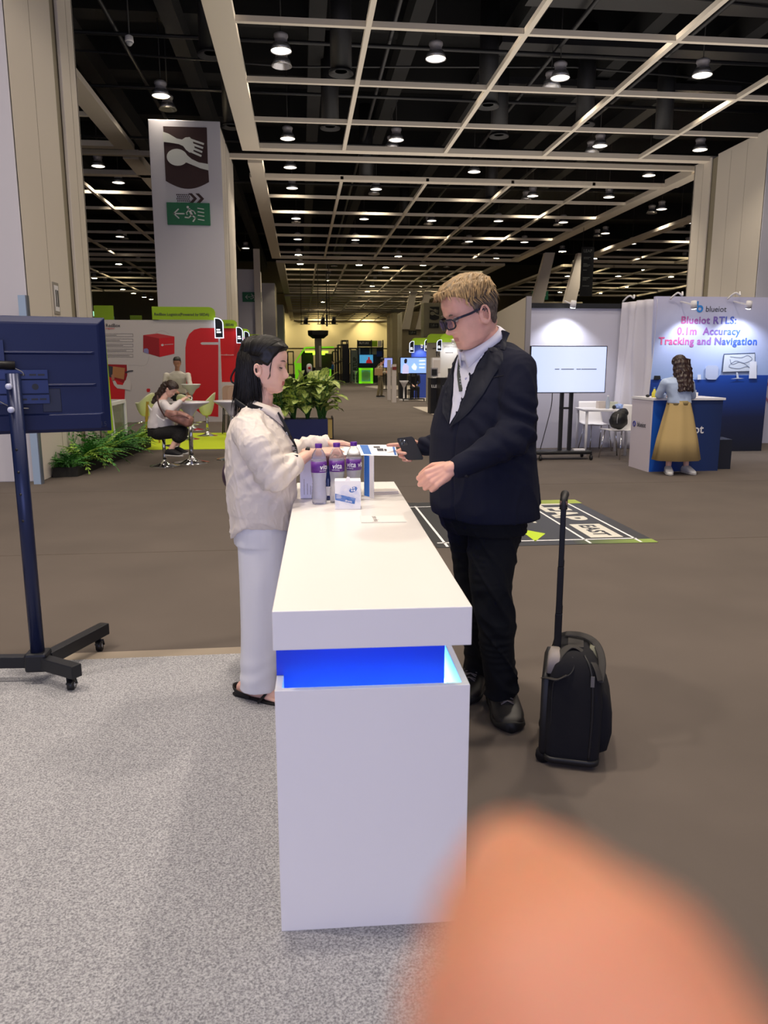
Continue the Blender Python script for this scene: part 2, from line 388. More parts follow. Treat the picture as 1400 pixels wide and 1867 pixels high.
# dome camera on the ceiling void
t = T('dome_camera', 'small white dome camera hanging in the dark ceiling, upper left', 'camera', (-3.881, 20.429, 8.9))
MB().lathe([(.02, .2), (.09, .16), (.1, .06), (.1, .04)], t.location).build('housing', M_white, t)
MB().lathe([(.085, .05), (.075, 0), (.04, -.04), (.001, -.055)], t.location).build('dome', mat('dome_glass', '#a5a7ad', .1), t)
MB().cyl(Vector(t.location) + Vector((0, 0, .18)), Vector(t.location) + Vector((0, 0, 3.1)), .02, n=6).build('rod', M_duct, t)

# ---------------------------------------------------------------- pillars
def pillar(x0, x1, y0, y1, z1, side, groove_y, name='pillar', two=True, fm=None):
    """side=+1: the face at x1 looks to the aisle, -1: the face at x0"""
    t = bpy.data.objects.new(name, None); COL.objects.link(t); t.location = ((x0 + x1) / 2, (y0 + y1) / 2, 0); tag(t, kind='structure')
    MB().box(x0 + .06, y0 + .06, 0, x1 - .06, y1 - .06, z1 - .05).build('core', M_groove, t)
    xf = x1 if side > 0 else x0
    a, b_ = (x1 - .05, x1) if side > 0 else (x0, x0 + .05)
    cuts = [y0] + list(groove_y) + [y1]
    for i in range(0, len(cuts), 2):
        MB().box(a, cuts[i], 0, b_, cuts[i + 1], z1).build('side_panel', M_pillar, t, bevel=.012)
    MB().box(x0, y0 - .012, 0, x1, y0 + .05, z1 + (.12 if two else 0)).build('front_panel', fm or mat('pillar_front_paint', '#cbc8d0', .5), t, bevel=.01)
    MB().box(x0, y1 - .05, 0, x1, y1, z1).build('back_panel', M_pillar, t)
    o = x0 if side > 0 else x1
    MB().box(min(o, o + side * .05), y0 + .05, 0, max(o, o + side * .05), y1 - .05, z1).build('side_panel', M_pillar, t)
    return t
pn = pillar(-5.4, -3.31, 10.10, 13.15, 11.9, 1, (11.98, 12.36))
pf = pillar(-4.17, -2.17, 24.0, 28.3, 8.15, 1, (25.5, 25.75))
pr = pillar(13.45, 16.2, 22.3, 26.6, 8.1, -1, (25.1, 25.5))
def seams(x, ys, z1):
    b = MB()
    for y in ys: b.box(x - .001, y - .006, 0, x + .0015, y + .006, z1)
    structure(b.build('pillar_seam', mat('seam_grey', '#9a8f7e', .7)))
seams(-3.309, (11.05, 12.78), 11.8); seams(-2.169, (24.8, 27.0), 8.1); seams(13.449, (23.4, 24.3, 26.0), 8.0)
pl3 = pillar(-3.6, -2.3, 47.2, 49.0, 6.9, 1, (48, 48.1), two=False)
pl4 = pillar(-3.4, -1.9, 62, 66, 7.6, 1, (64, 64.2), two=False)
pl5 = pillar(-3.3, -1.75, 84, 90, 7.6, 1, (87, 87.3), two=False)
M_far = mat('pillar_far_paint', '#a59a7c', .6)
pr3 = pillar(13.9, 17.2, 47, 51, 5.2, -1, (49, 49.3), two=False, fm=M_far)
pr4 = pillar(9.3, 11.7, 72, 75.5, 6.2, -1, (73.5, 73.7), two=False, fm=M_far)
pr5 = pillar(11.2, 16, 96, 102, 7.6, -1, (99, 99.3), two=False, fm=M_far)
# slanted bracket arms on the third pillars
for (xa, y, z0, z1, n) in ((-2.62, 47.15, 3.0, 8.0, 1), (14.1, 46.95, 4.8, 8.0, 2), (16.1, 46.95, 4.8, 8.0, 2), (9.5, 71.9, 4.6, 8.0, 2), (10.8, 71.9, 4.6, 8.0, 2)):
    b = MB()
    if n == 1: b.box(xa, y - .3, z0, xa + .36, y, z1)
    else: b.prism([(0, 0), (.75, 0), (1.4, z1 - z0), (.8, z1 - z0)], (xa - .3, y, z0), (1, 0, 0), (0, 0, 1), 0, .4)
    structure(b.build('pillar_bracket', M_pillar, bevel=.01))
# fire-hose tag on near pillar
t = T('wall_plate', 'small framed black and white plate on the cream pillar above the monitor', 'sign', (-3.305, 11.25, 2.35))
x = -3.309
MB().box(x, 11.13, 2.14, x + .012, 11.37, 2.56).build('frame', mat('plate_frame', '#9b958c', .5), t)
MB().box(x + .012, 11.165, 2.18, x + .016, 11.335, 2.52).build('panel', M_white, t)
for y in (11.2, 11.275): MB().box(x + .016, y, 2.24, x + .019, y + .04, 2.46).build('mark', M_black, t)

# ---------------------------------------------------------------- signs on the pillars
M_green = mat('exit_green', '#0d6a44', .5); M_brown = mat('poster_brown', '#33191a', .6); M_sign_white = mat('sign_white', '#d8dad6', .6)
def spline(pts, n=8):
    out = []
    P = [pts[0]] + list(pts) + [pts[-1]]
    for i in range(1, len(P) - 2):
        for k in range(n):
            t_ = k / n; a, b_, c, d = P[i-1], P[i], P[i+1], P[i+2]
            out.append(Vector([.5 * ((2 * b_[j]) + (-a[j] + c[j]) * t_ + (2*a[j] - 5*b_[j] + 4*c[j] - d[j]) * t_**2 + (-a[j] + 3*b_[j] - 3*c[j] + d[j]) * t_**3) for j in range(len(b_))]))
    out.append(Vector(pts[-1])); return [q for q in out]
def strokes(t, m, o, u, v, lines, w, d=.004, name='pictogram'):
    """flat raised strokes in a plane"""
    o, u, v = Vector(o), Vector(u), Vector(v); n = u.cross(v); b = MB()
    for li, L in enumerate(lines):
        ww = w[li] if isinstance(w, (list, tuple)) else w
        for (p, q) in zip(L, L[1:]):
            d_ = Vector((q[0] - p[0], q[1] - p[1]))
            if d_.length < 1e-6: continue
            d_.normalize(); s_ = Vector((-d_.y, d_.x)) * ww / 2; e = d_ * ww * .35
            pts = [(p[0] - e.x + s_.x, p[1] - e.y + s_.y), (p[0] - e.x - s_.x, p[1] - e.y - s_.y), (q[0] + e.x - s_.x, q[1] + e.y - s_.y), (q[0] + e.x + s_.x, q[1] + e.y + s_.y)]
            b.add([o + u * a + v * c + n * d for a, c in pts], [(0, 1, 2, 3)])
    return b.build(name, m, t)
def exit_sign(x, y, z, w, label, back=.05, face=M_green, glyph=M_sign_white, flip=False):
    """running man sign, front face at y looking to -y"""
    t = T('exit_sign', label, 'sign', (x, y, z)); h = w * .5
    MB().box(x, y, z, x + w, y + back, z + h).build('panel', face, t, bevel=.004)
    f = (lambda a: w - a) if flip else (lambda a: a)
    k = w
    A = [[(f(.16*k), .25*k), (f(.40*k), .25*k)], [(f(.27*k), .35*k), (f(.16*k), .25*k), (f(.27*k), .15*k)]]
    B = [[(f(.52*k), .35*k), (f(.58*k), .22*k)], [(f(.58*k), .22*k), (f(.66*k), .16*k), (f(.60*k), .08*k)], [(f(.57*k), .22*k), (f(.50*k), .16*k), (f(.42*k), .17*k)],
         [(f(.52*k), .34*k), (f(.45*k), .27*k), (f(.47*k), .23*k)], [(f(.54*k), .34*k), (f(.63*k), .31*k), (f(.66*k), .25*k)]]
    C = [[(f(.72*k), a*k), (f(.86*k), (a-.02)*k)] for a in (.38, .30, .22, .13)]
    strokes(t, glyph, (x, y, z), (1, 0, 0), (0, 0, 1), A + B + C, [.028*k]*2 + [.05*k, .03*k, .03*k, .022*k, .022*k] + [.02*k]*4)
    MB().prism(circ(f(.49*k), .40*k, .028*k, 16), (x, y, z), (1, 0, 0), (0, 0, 1), .002, .005).build('head_mark', glyph, t)
    return t
def fork_poster(x, y, z, w, t, m=M_brown, bg=None, name='poster'):
    """brown panel with a pale fork and spoon; w wide, 1.36 w high"""
    o = (x, y, z); u, v = (1, 0, 0), (0, 0, 1); bg = bg or M_sign_white
    bot = [(w * a, w * (.26 - .26 * math.sin(math.pi * (.12 + .76 * a)))) for a in [i / 12 for i in range(13)]]
    poly = bot + [(w * .99, w * .62), (w, w * 1.36), (0, w * 1.36)]
    poly = [(a, b_ ) for a, b_ in poly]
    MB().prism(poly, o, u, v, 0, .012).build('brown_field', m, t)
    def P(pts): return [(a * w, b_ * w) for a, b_ in pts]
    # spoon: bowl left, handle to the right
    MB().prism(P([(.29 + .24 * math.cos(R(a)), .69 + .185 * math.sin(R(a))) for a in range(0, 360, 15)]), o, u, v, .013, .0175).build('spoon_bowl', bg, t)
    MB().prism(P([(.40, .80), (.50, .76), (.62, .66), (.78, .59), (1.0, .56), (1.0, .42), (.82, .46), (.66, .52), (.50, .58), (.40, .58)]), o, u, v, .013, .016).build('spoon_handle', bg, t)
    # fork: handle left, tines right
    MB().prism(P([(-.01, 1.24), (.12, 1.20), (.30, 1.10), (.42, 1.08), (.50, 1.13), (.60, 1.14), (.66, 1.06), (.70, .92), (.66, .82), (.58, .80), (.50, .86), (.44, .94), (.34, .98), (.2, 1.0), (-.01, 1.02)]), o, u, v, .0165, .019).build('fork_head', bg, t)
    b = MB()
    for i in range(4):
        ax, az = .56 + .012 * i, 1.10 - .088 * i
        L = [(ax * w, az * w), ((ax + .36 - .035 * i) * w, (az - .10) * w)]
        dx, dz = L[1][0] - L[0][0], L[1][1] - L[0][1]; ll = math.hypot(dx, dz); sx, sz = -dz / ll * .026 * w, dx / ll * .026 * w
        b.prism([(L[0][0] + sx, L[0][1] + sz), (L[0][0] - sx, L[0][1] - sz), (L[1][0] - sx, L[1][1] - sz), (L[1][0] + sx * .6, L[1][1] + sz * .6)], o, u, v, .0165, .0195)
    b.build('fork_tines', bg, t)
t = T('food_sign', 'brown and white fork and spoon poster high on the large left pillar', 'sign', (-3.758, 23.9, 6.454))
tx, tz = t.location.x, t.location.z
fork_poster(tx, 23.98, tz - .02, 1.22, t)
b = MB(); tz2 = tz - .42
for i in range(7):
    for j in range(5): b.box(tx + .28 + i * .055 + .02 * (j % 2), 23.97, tz2 + j * .055, tx + .31 + i * .055 + .02 * (j % 2), 23.985, tz2 + j * .055 + .03)
b.build('dot_pattern', M_brown, t)
for k in (0, .2):
    MB().prism([(.62 + k, 0), (.72 + k, 0), (.86 + k, .14), (.72 + k, .28), (.62 + k, .28), (.76 + k, .14)], (tx, 23.985, tz2), (1, 0, 0), (0, 0, 1), 0, .014).build('chevron', M_brown, t)
e1 = (-3.765, 23.9, 5.439)
exit_sign(e1[0], 23.93, e1[2], 1.22, 'green running man exit sign with left arrow below the fork poster', .07)
e2 = (-3.334, 47, 5.055)
exit_sign(e2[0], 47.11, e2[2], 1.1, 'dark green exit sign low on the second left pillar', .07)
e3 = (13.992, 46.9, 5.317)
exit_sign(e3[0], 46.92, e3[2], 1.0, 'green exit sign with right arrow just above the booth wall on the right', .07, flip=True)
e4 = (9.907, 71.9, 4.144); e5 = (9.84, 60, 4.201)
exit_sign(e4[0], 71.92, e4[2], .72, 'tiny dark exit sign on the distant pillar left of the suited man', .07, flip=True, face=mat('sign_dark', '#1a1c1a', .5), glyph=mat('glyph_dim', '#8f9688', .5))
# distant sign pylon beside the man's head with the same pictograms
py_ = T('sign_pylon', 'tall grey pillar cladding with dark fork sign, behind the suited man\'s face', 'pillar', ((9.584, 60, -0.046)[0], 60, 0))
MB().box((9.43, 60, 2.465)[0], 60, 0, (10.892, 60, 2.468)[0] + .6, 61.4, (10.158, 60, 6.083)[2]).build('cladding', mat('olive_grey_paint', '#a09c86', .7), py_)
fp = (9.876, 60, 4.776)
fork_poster(fp[0], 59.96, fp[2], .74, py_, mat('sign_dark', '#1a1c1a', .5), mat('olive_grey_paint', '#8b8872', .7))
exit_sign(e5[0], 59.9, e5[2], .74, 'tiny dark exit sign under the distant fork sign behind the man\'s face', .06, flip=True, face=MATS['sign_dark'], glyph=MATS['glyph_dim'])
# distant left balcony with exit lights
t = T('mezzanine', 'dark mezzanine railing with small lit exit boxes, far left behind the red booth', 'balcony', (-22, 90, 0))
b = MB(); b.box(-22.6, 70, 4.3, -22.4, 120, 4.9); b.box(-22.6, 70, 2.4, -22.4, 120, 2.5)
for y in range(70, 120, 3): b.box(-22.55, y, 0, -22.4, y + .12, 6.4)
b.box(-22.6, 70, 6.3, -22.4, 120, 6.45)
b.build('railing', M_black, t)
MB().box(-23.2, 70, 0, -22.7, 120, 6.4).build('back_wall', mat('olive_wall', '#4e4c38', .8), t)
for y in (76, 83, 88, 97, 108): MB().box(-22.38, y, 6.6, -22.3, y + 1.2, 7.1).build('exit_light', mat('exit_glow', '#9fe8c0', .5, emit=1.2), t)
t = T('mezzanine', 'dark mezzanine with green exit lights, far right above the booth walls', 'balcony', (30, 60, 0))
b = MB(); b.box(30, 45, 4.3, 30.2, 90, 4.9); b.box(30, 45, 6.3, 30.2, 90, 6.45)
for y in range(45, 91, 3): b.box(30.0, y, 0, 30.15, y + .12, 6.4)
b.build('railing', M_black, t)
MB().box(30.4, 45, 0, 30.9, 90, 6.4).build('back_wall', M_dark, t)
for y in (54, 66): MB().box(29.9, y, 5.2, 29.98, y + .9, 5.8).build('exit_light', MATS['exit_glow'], t)
# hanging directory board
hx, hz0, hz1 = (13.748, 38, 4.764)[0], (13.748, 38, 4.764)[2], (13.632, 38, 7.089)[2]
hb = T('hanging_banner', 'tall dark hanging directory board with white lines, above the right booth', 'banner', (hx, 38, hz0))
MB().box(hx, 38, hz0, hx + .62, 38.06, hz1).build('board', mat('banner_black', '#1c1d1e', .6), hb)
text('LEAP', .2, mat('banner_text', '#8d9088', .6), hb, (hx + .08, 37.995, hz1 - .25), bold=.01, name='heading')
b = MB()
for k, zz in enumerate((.5, .56, .8, .86, .92, 1.1, 1.45, 1.51, 1.57, 1.85)): b.box(hx + .1, 37.99, hz1 - zz, hx + .45 - .08 * (k % 3), 37.998, hz1 - zz + .025)
b.build('text_lines', MATS['banner_text'], hb)
for x in (hx + .05, hx + .57): MB().cyl((x, 38.03, hz1), (x, 38.03, 12), .012, n=6).build('cable', M_duct, hb)

# ================================================================ front: counter and what stands on it
M_counter = mat('counter_white', '#ece8e6', .3, spec=.4)
M_blueband = mat('blue_band', '#0636d2', .35)
M_purple = mat('purple_cap', '#5a2290', .4)
M_clear = mat('clear_plastic', '#f4f4fa', .08)
b_ = M_clear.node_tree.nodes['Principled BSDF']; b_.inputs['Transmission Weight'].default_value = .95; b_.inputs['IOR'].default_value = 1.2; b_.inputs['Alpha'].default_value = .75
M_ink = mat('dark_ink', '#3a3a44', .6); M_paper = mat('paper', '#f0eef0', .6); M_blueprint = mat('blue_print', '#3f6fb8', .6); M_softblue = mat('soft_blue_print', '#b9c3e6', .6)
M_red = mat('logistics_red', '#cf1f28', .5); M_lime = mat('lime_print', '#a5b91e', .55); M_navy = mat('navy_plastic', '#101c46', .42, spec=.3)

cnt = T('display_counter', 'long white display counter with overhanging top and blue lit slot at its end', 'counter', (-.081, 1.79, 0), R(-1.4))
CW, CL = .487, 2.05
def lb(*a, **k): return MB().box(*a, **k)
lb(0, 0, 0, CW, .018, .68).build('front_panel', M_counter, cnt, False, bevel=.0015)
lb(CW - .018, .018, 0, CW, CL, .68).build('side_panel', M_counter, cnt, False, bevel=.0015)
lb(0, .018, 0, .018, CL, .68).build('side_panel', M_counter, cnt, False, bevel=.0015)
lb(0, .16, .68, .018, CL, .785).build('side_panel', M_counter, cnt, False)
lb(.018, CL - .018, 0, CW - .018, CL, .68).build('back_panel', M_counter, cnt, False)
lb(.018, .018, .58, CW - .018, CL - .018, .59).build('trough_floor', M_counter, cnt, False)
lb(.018, .095, .59, CW - .05, CL - .06, .785).build('blue_band', M_blueband, cnt, False)
lb(.0, .095, .681, .018, .16, .785).build('blue_band', M_blueband, cnt, False)
led = mat('led_strip', '#8af0ff', .5, emit=12)
lb(.02, .074, .60, CW - .07, .082, .612).build('led_strip', led, cnt, False)
lb(CW - .04, .06, .60, CW - .032, CL - .1, .612).build('led_strip', led, cnt, False)
lb(-.001, -.001, .785, CW + .001, CL, .885).build('worktop', M_counter, cnt, False, bevel=.002)

def bend_text(s, size, m, parent, r, z, a0, name='lettering'):
    c = bpy.data.curves.new('t', 'FONT'); c.body = s; c.size = size; c.resolution_u = 3; c.extrude = .0003; c.offset = .012 * size; c.shear = .15
    t_ = bpy.data.objects.new('t', c); me = bpy.data.meshes.new_from_object(t_); bpy.data.objects.remove(t_)
    bm = bmesh.new(); bm.from_mesh(me)
    for k in range(2): bmesh.ops.subdivide_edges(bm, edges=[e for e in bm.edges if e.calc_length() > .006], cuts=2)
    bm.to_mesh(me); bm.free()
    for v in me.vertices:
        a = a0 + v.co.x / r; rr = r + v.co.z
        v.co = Vector((rr * math.cos(a), rr * math.sin(a), z + v.co.y))
    me.materials.clear(); me.materials.append(m); o = bpy.data.objects.new(name, me); COL.objects.link(o); o.parent = parent; return o

def bottle(x, y, a0, label, lt='vita'):
    t = T('water_bottle', label, 'bottle', (x, y, .886), 0, 'purple-capped water bottles on the counter')
    prof = [(.001, .006), (.022, .003), (.029, .0), (.0315, .008), (.0305, .02), (.0325, .03), (.031, .05), (.0285, .075), (.0275, .09), (.0285, .105), (.031, .12), (.0328, .135), (.0332, .15), (.0332, .185), (.032, .195), (.0275, .212), (.02, .226), (.0135, .234), (.0128, .244)]
    MB().lathe(prof, n=28).build('body', M_clear, t, False)
    MB().lathe([(.001, .008), (.028, .008), (.0295, .03), (.0262, .08), (.0262, .1), (.0305, .135), (.031, .188), (.001, .189)], n=24).build('water', mat('water', '#ececf6', .05, alpha=.35), t, False)
    MB().lathe([(.0336, .136), (.0336, .183)], n=32, cap=False).build('label', mat('bottle_label', '#5b1f86', .4, noise_s=25, noise_a=.35), t, False, solid=.0004)
    MB().lathe([(.014, .238), (.0150, .240), (.0152, .254), (.0138, .256), (.001, .256)], n=24).build('cap', M_purple, t, False)
    bend_text(lt, .031, M_paper, t, .0345, .150, a0)
    bend_text('pure drinking', .006, M_paper, t, .0345, .142, a0)
    b = MB()
    for k in range(5): b.lathe([(.0315 - .0006 * k, .028 + .014 * k), (.0322 - .0006 * k, .031 + .014 * k)], n=24, cap=False)
    b.build('rib', M_clear, t, False)
    return t
bottle(.066, 3.235, R(-86), 'leftmost purple-capped water bottle, label turned so only the first letters show', 'vita')
bottle(.143, 3.262, R(-128), 'middle purple-capped water bottle, half hidden behind the small carton', 'vita')
bottle(.218, 3.30, R(-152), 'rightmost purple-capped water bottle standing behind the carton', 'vita vita')
t = T('small_bottle', 'little dark blue glass bottle with dark red neck between two water bottles', 'bottle', (.108, 3.34, .886))
MB().lathe([(.001, 0), (.026, 0), (.027, .01), (.027, .07), (.022, .1), (.012, .125), (.0105, .19)], n=24).build('body', mat('blue_glass', '#0c1c55', .1, coat=.5), t, False)
MB().lathe([(.0122, .15), (.0125, .19), (.001, .193)], n=20).build('cap', mat('dark_red_foil', '#4a1524', .35), t, False)
lb(-.012, -.0285, .02, .012, -.0265, .06).build('label', M_paper, t, False)

# small carton
t = T('carton', 'small white gift carton with blue oval and slanted blue band, in front of the bottles', 'box', (.181, 3.125, .886), R(-3))
w, d, h = .106, .075, .118
MB().box(-w/2, -d/2, 0, w/2, d/2, h).build('box', M_paper, t, False, bevel=.001)
MB().add([(-.012, -d/2 + .002, h - .002), (.012, -d/2 + .002, h - .002), (.008, -d/2 + .006, h + .014), (-.002, -d/2 + .006, h + .016), (-.008, d/2-.02, h), (.01, d/2-.02, h)], [(0, 1, 2, 3), (0, 3, 4), (1, 5, 2), (3, 2, 5, 4)]).build('closing_flap', M_paper, t, False)
fy = -d/2 - .0006
MB().prism([(-.052, .040), (.027, .022), (.032, .046), (-.052, .066)], (0, fy, 0), (1, 0, 0), (0, 0, 1), 0, .0004).build('printed_band', M_blueprint, t, False)
MB().prism([(.022 + .016 * math.cos(R(a)) + .004 * math.sin(R(a)), .082 + .012 * math.sin(R(a)) + .002 * math.cos(R(a))) for a in range(0, 360, 15)], (0, fy, 0), (1, 0, 0), (0, 0, 1), 0, .0004).build('printed_oval', M_blueprint, t, False)
b = MB()
for (ax, az) in ((.013, .084), (.022, .086), (.014, .075), (.023, .076)): b.box(ax, fy - .0012, az, ax + .006, fy - .0006, az + .006)
for k in range(4): b.box(-.048, fy - .0012, .047 + .0042 * k, -.028 + .003 * (k % 2), fy - .0006, .0485 + .0042 * k)
b.build('print', M_paper, t, False)
text('drogo', .012, M_paper, t, wm(t) @ Vector((-.012, fy - .0012, .034)), wm(t).to_3x3() @ Vector((1, 0, -.22)), wm(t).to_3x3() @ Vector((.22, 0, 1)), bold=.02, depth=.0002)
b = MB()
for k in range(9):
    c = (-.03 + .011 * k, .03 + .06 * ((k * 7) % 5) / 5)
    for r_ in (.012, .017, .022):
        pts = [(c[0] + r_ * math.cos(a * .4), fy - .0002, c[1] + r_ * math.sin(a * .4)) for a in range(12)]
        pts = [p for p in pts if -.051 < p[0] < .051 and .004 < p[2] < .114]
        for p, q in zip(pts, pts[1:]):
            if abs(p[0] - q[0]) + abs(p[2] - q[2]) < .02: b.bar(p, q, .0005, .0005)
b.build('contour_print', M_softblue, t, False)

t = T('leaflet_holder', 'pale lavender-white card stand with small vertical text, left of the bottles', 'card', (.02, 3.36, .886), R(-4))
b = MB(); b.box(-.035, 0, 0, .115, .003, .178); b.box(-.035, 0, 0, .115, .06, .003); b.build('card', mat('lavender_card', '#dcdcf4', .4), t, False)
b = MB()
for i, L in ((0, .07), (1, .05), (2, .04)): b.box(-.018 + .014 * i, -.001, .018, -.0165 + .014 * i, 0, .018 + L)
b.build('text_lines', M_ink, t, False)
t = T('brochure', 'upright white brochure with a bright blue edge, right of the bottles', 'brochure', (.272, 3.40, .886), R(-62))
MB().box(-.0, -.0025, 0, .075, .0025, .19).build('cover', M_paper, t, False)
MB().box(.004, -.0035, .004, .045, -.0026, .186).build('blue_stripe', mat('bright_blue_print', '#1f6fd0', .4), t, False)
t = T('paper_sheet', 'thin white printed sheet lying flat on the counter in front of the carton', 'paper', (.3, 2.87, .8863), R(-2))
MB().box(-.085, -.06, 0, .085, .07, .0006).build('sheet', mat('sheet_paper', '#e9e4e2', .5), t, False)
text('leap east', .03, mat('faint_ink', '#a39c9a', .7), t, wm(t) @ Vector((-.022, -.05, .0012)), (0, 1, 0), (-1, 0, 0), depth=.0001)
t = T('paper_stack', 'short stack of white folded leaflets behind the brochure at the counter\'s far end', 'paper', (.34, 3.5, .886), R(4))
for k in range(2): MB().box(-.05, -.06 + .01 * k, .006 * k, .09, .09 - .01 * k, .006 * k + .005).build('leaflet', mat('sheet_shade_%d' % k, ['#d9cfca', '#e6dfdb'][k], .5), t, False)

# ---------------------------------------------------------------- held leaflet, phone
lf = T('leaflet', 'white leaflet with blue printed band held out between the woman and the man', 'leaflet', (0.315, 3.44, 1.091))
A, B, C_, D = [Vector(p) for p in ((0.12, 3.52, 1.107), (0.422, 3.5, 1.106), (0.417, 3.36, 1.072), (0.144, 3.38, 1.077))]
def LQ(a0, a1, c0, c1, up=.0): # a along, c across (0 far, 1 near)
    f = lambda a, c: (A * (1 - a) + B * a) * (1 - c) + (D * (1 - a) + C_ * a) * c + Vector((0, 0, up))
    return [f(a0, c0), f(a1, c0), f(a1, c1), f(a0, c1)]
def slab(q, th): return MB().add(q + [p - Vector((0, 0, th)) for p in q], [(0, 1, 2, 3), (7, 6, 5, 4), (0, 4, 5, 1), (1, 5, 6, 2), (2, 6, 7, 3), (3, 7, 4, 0)])
slab(LQ(0, 1, 0, 1), .0012).build('sheet', mat('leaflet_paper', '#f4f3f4', .6), lf)
slab(LQ(.46, .585, .03, .9, .0006), .0004).build('printed_band', M_blueprint, lf)
slab(LQ(.95, .985, .1, .95, .0006), .0004).build('printed_edge', M_blueprint, lf)
for q in ((.66, .76, .15, .3), (.70, .80, .35, .6), (.81, .85, .4, .6)): slab(LQ(*q, .0006), .0004).build('printed_figure', M_ink, lf)
slab(LQ(.30, .40, .1, .8, .0006), .0004).build('printed_tint', mat('pale_green_print', '#dfe4c8', .6), lf)

# ---------------------------------------------------------------- monitor on trolley, seen from behind
tv = T('monitor', 'large dark navy monitor seen from behind, on a trolley at the left edge', 'monitor', (-1.335, 3.645, 1.42), R(20))
cov = MB()
HW, HH = .455, .262
rs = []
for (k, dep) in ((1, .03), (1, .012), (1, -.002), (.93, -.030), (.91, -.033)):
    kx = HW * k - (0 if k == 1 else 0); rs.append([(sx * (HW - (1 - k) * HW), dep, sz * (HH - (1 - k) * HH * 1.5)) for sx, sz in ((-1, -1), (1, -1), (1, 1), (-1, 1))])
cov.rings(rs, sm=False).build('back_cover', M_navy, tv, False, bevel=.004)
MB().box(-HW + .012, .0295, -HH + .012, HW - .012, .033, HH - .012).build('screen', mat('screen_glass', '#0b0d12', .1), tv, False)
for z in (.10, -.045): MB().rings([[(-.43, -.032, z + dz), (.40, -.032, z + dz), (.38, -.040, z + dz * .2), (-.43, -.040, z + dz * .2)] for dz in (-.008, .008)], sm=False).build('ridge', M_navy, tv, False)
MB().rings([[(-HW + .02, -.032, z), (HW - .03, -.032, z), (HW - .05, y_, z2), (-HW + .02, y_, z2)] for z, z2, y_ in ((-HH + .015, -HH + .015, -.045), (-.170, -.178, -.050))], sm=False).build('lower_housing', M_navy, tv, False, bevel=.004)
MB().box(.16, -.036, -.165, .24, -.031, -.06).build('port_cover', mat('navy_dark', '#0c1430', .4), tv, False, bevel=.008)
MB().box(-.30, -.036, .135, -.02, -.031, .225).build('vent_panel', mat('navy_dark', '#0c1430', .4), tv, False, bevel=.01)
text('15', .03, mat('navy_dark', '#0c1430', .4), tv, wm(tv) @ Vector((.40, -.0485, -.235)), wm(tv).to_3x3() @ Vector((1, 0, 0)), name='embossed_mark')
st = T('monitor_trolley', 'navy blue wheeled monitor trolley pole and base at the left edge', 'stand', (-1.25, 3.55, 0), R(0))
M_navym = mat('navy_metal', '#131f45', .32, .3); M_basem = mat('black_steel', '#191b22', .4, .3)
MB().cyl((-1.25, 3.55, .13), (-1.25, 3.55, 1.43), .031, n=28).build('pole', M_navym, st)
t2 = wm(tv)
def tvp(x, y, z): return t2 @ Vector((x, y, z))
b = MB(); b.M = t2; b.box(-.02, -.062, -.02, .022, -.045, .155); b.build('upright_bracket', M_navym, st, bevel=.002)
b = MB(); b.M = t2
for z0, z1, yy in ((-.125, -.085, -.062), (-.08, -.02, -.05), (-.015, .025, -.062)):
    b.box(-.34, yy - .004, z0, .19, yy + .004, z1)
b.box(-.34, -.066, .012, .18, -.05, .014); b.box(-.34, -.066, -.083, .19, -.05, -.081)
b.build('wall_plate', mat('navy_bracket', '#1b2a56', .3, .3), st, bevel=.001)
b = MB(); b.M = t2
for x in (-.28, -.2, .04, .085, .13, .165):
    for z in (-.105, .003): b.box(x - .016, -.0668, z - .004, x + .012, -.0655, z + .004)
for x in (.06, .135): b.prism(circ(x, -.05, .014, 18), (0, -.0545, 0), (1, 0, 0), (0, 0, 1), 0, .001)
b.build('slot', M_black, st)
b = MB()
for z in (1.37, 1.29): b.lathe([(.001, .0), (.013, .001), (.013, .006), (.001, .011)], n=16); b.M = None
bo = MB()
for z in (1.375, 1.275):
    bo.cyl((-1.256, 3.52, z), (-1.258, 3.505, z), .013, n=16); bo.ell((-1.258, 3.504, z), (.011, .006, .011), 12)
bo.build('bolt', mat('pale_bolt', '#b9bed6', .3), st)
b = MB()
for z in (1.10, 1.0, .90, .78): b.cyl((-1.252, 3.5205, z), (-1.252, 3.5185, z), .006, n=10)
b.build('hole', M_black, st)
hub = MB(); hub.box(-1.30, 3.50, .065, -1.20, 3.60, .155); hub.build('hub', M_basem, st, bevel=.012)
def leg(p, q, caster):
    L = MB().bar(p, q, .055, .06).build('leg', M_basem, st, bevel=.004)
    c = MB(); x, y = caster; c.cyl((x - .014, y, .028), (x + .014, y, .028), .028, n=24); w_ = c.build('caster_wheel', mat('caster_black', '#16161a', .35), L)
    MB().cyl((x - .0155, y, .028), (x + .0155, y, .028), .012, n=16).build('wheel_hub', mat('caster_steel', '#c4c6cc', .25, .7), L)
    k = MB(); k.tube([(x - .02, y + .01, .03), (x - .02, y, .058), (x + .02, y, .058), (x + .02, y + .01, .03)], .005, 6); k.cyl((x, y, .055), (x, y, .085), .009, n=10); k.box(x - .012, y - .045, .045, x + .012, y - .015, .052); k.build('caster_fork', M_basem, L)
    return L
leg((-1.22, 3.53, .105), (-1.035, 3.40, .105), (-1.075, 3.44)); leg((-1.22, 3.58, .105), (-1.055, 3.99, .105), (-1.075, 3.94))
MB().bar((-1.28, 3.555, .105), (-1.9, 3.60, .105), .05, .055).build('crossbar', M_basem, st, bevel=.004)
hub = MB(); hub.box(-1.95, 3.55, .065, -1.85, 3.65, .155); hub.build('hub', M_basem, st, bevel=.012)
leg((-1.9, 3.58, .105), (-2.05, 3.40, .105), (-2.0, 3.44)); leg((-1.9, 3.62, .105), (-2.05, 4.03, .105), (-2.02, 3.98))
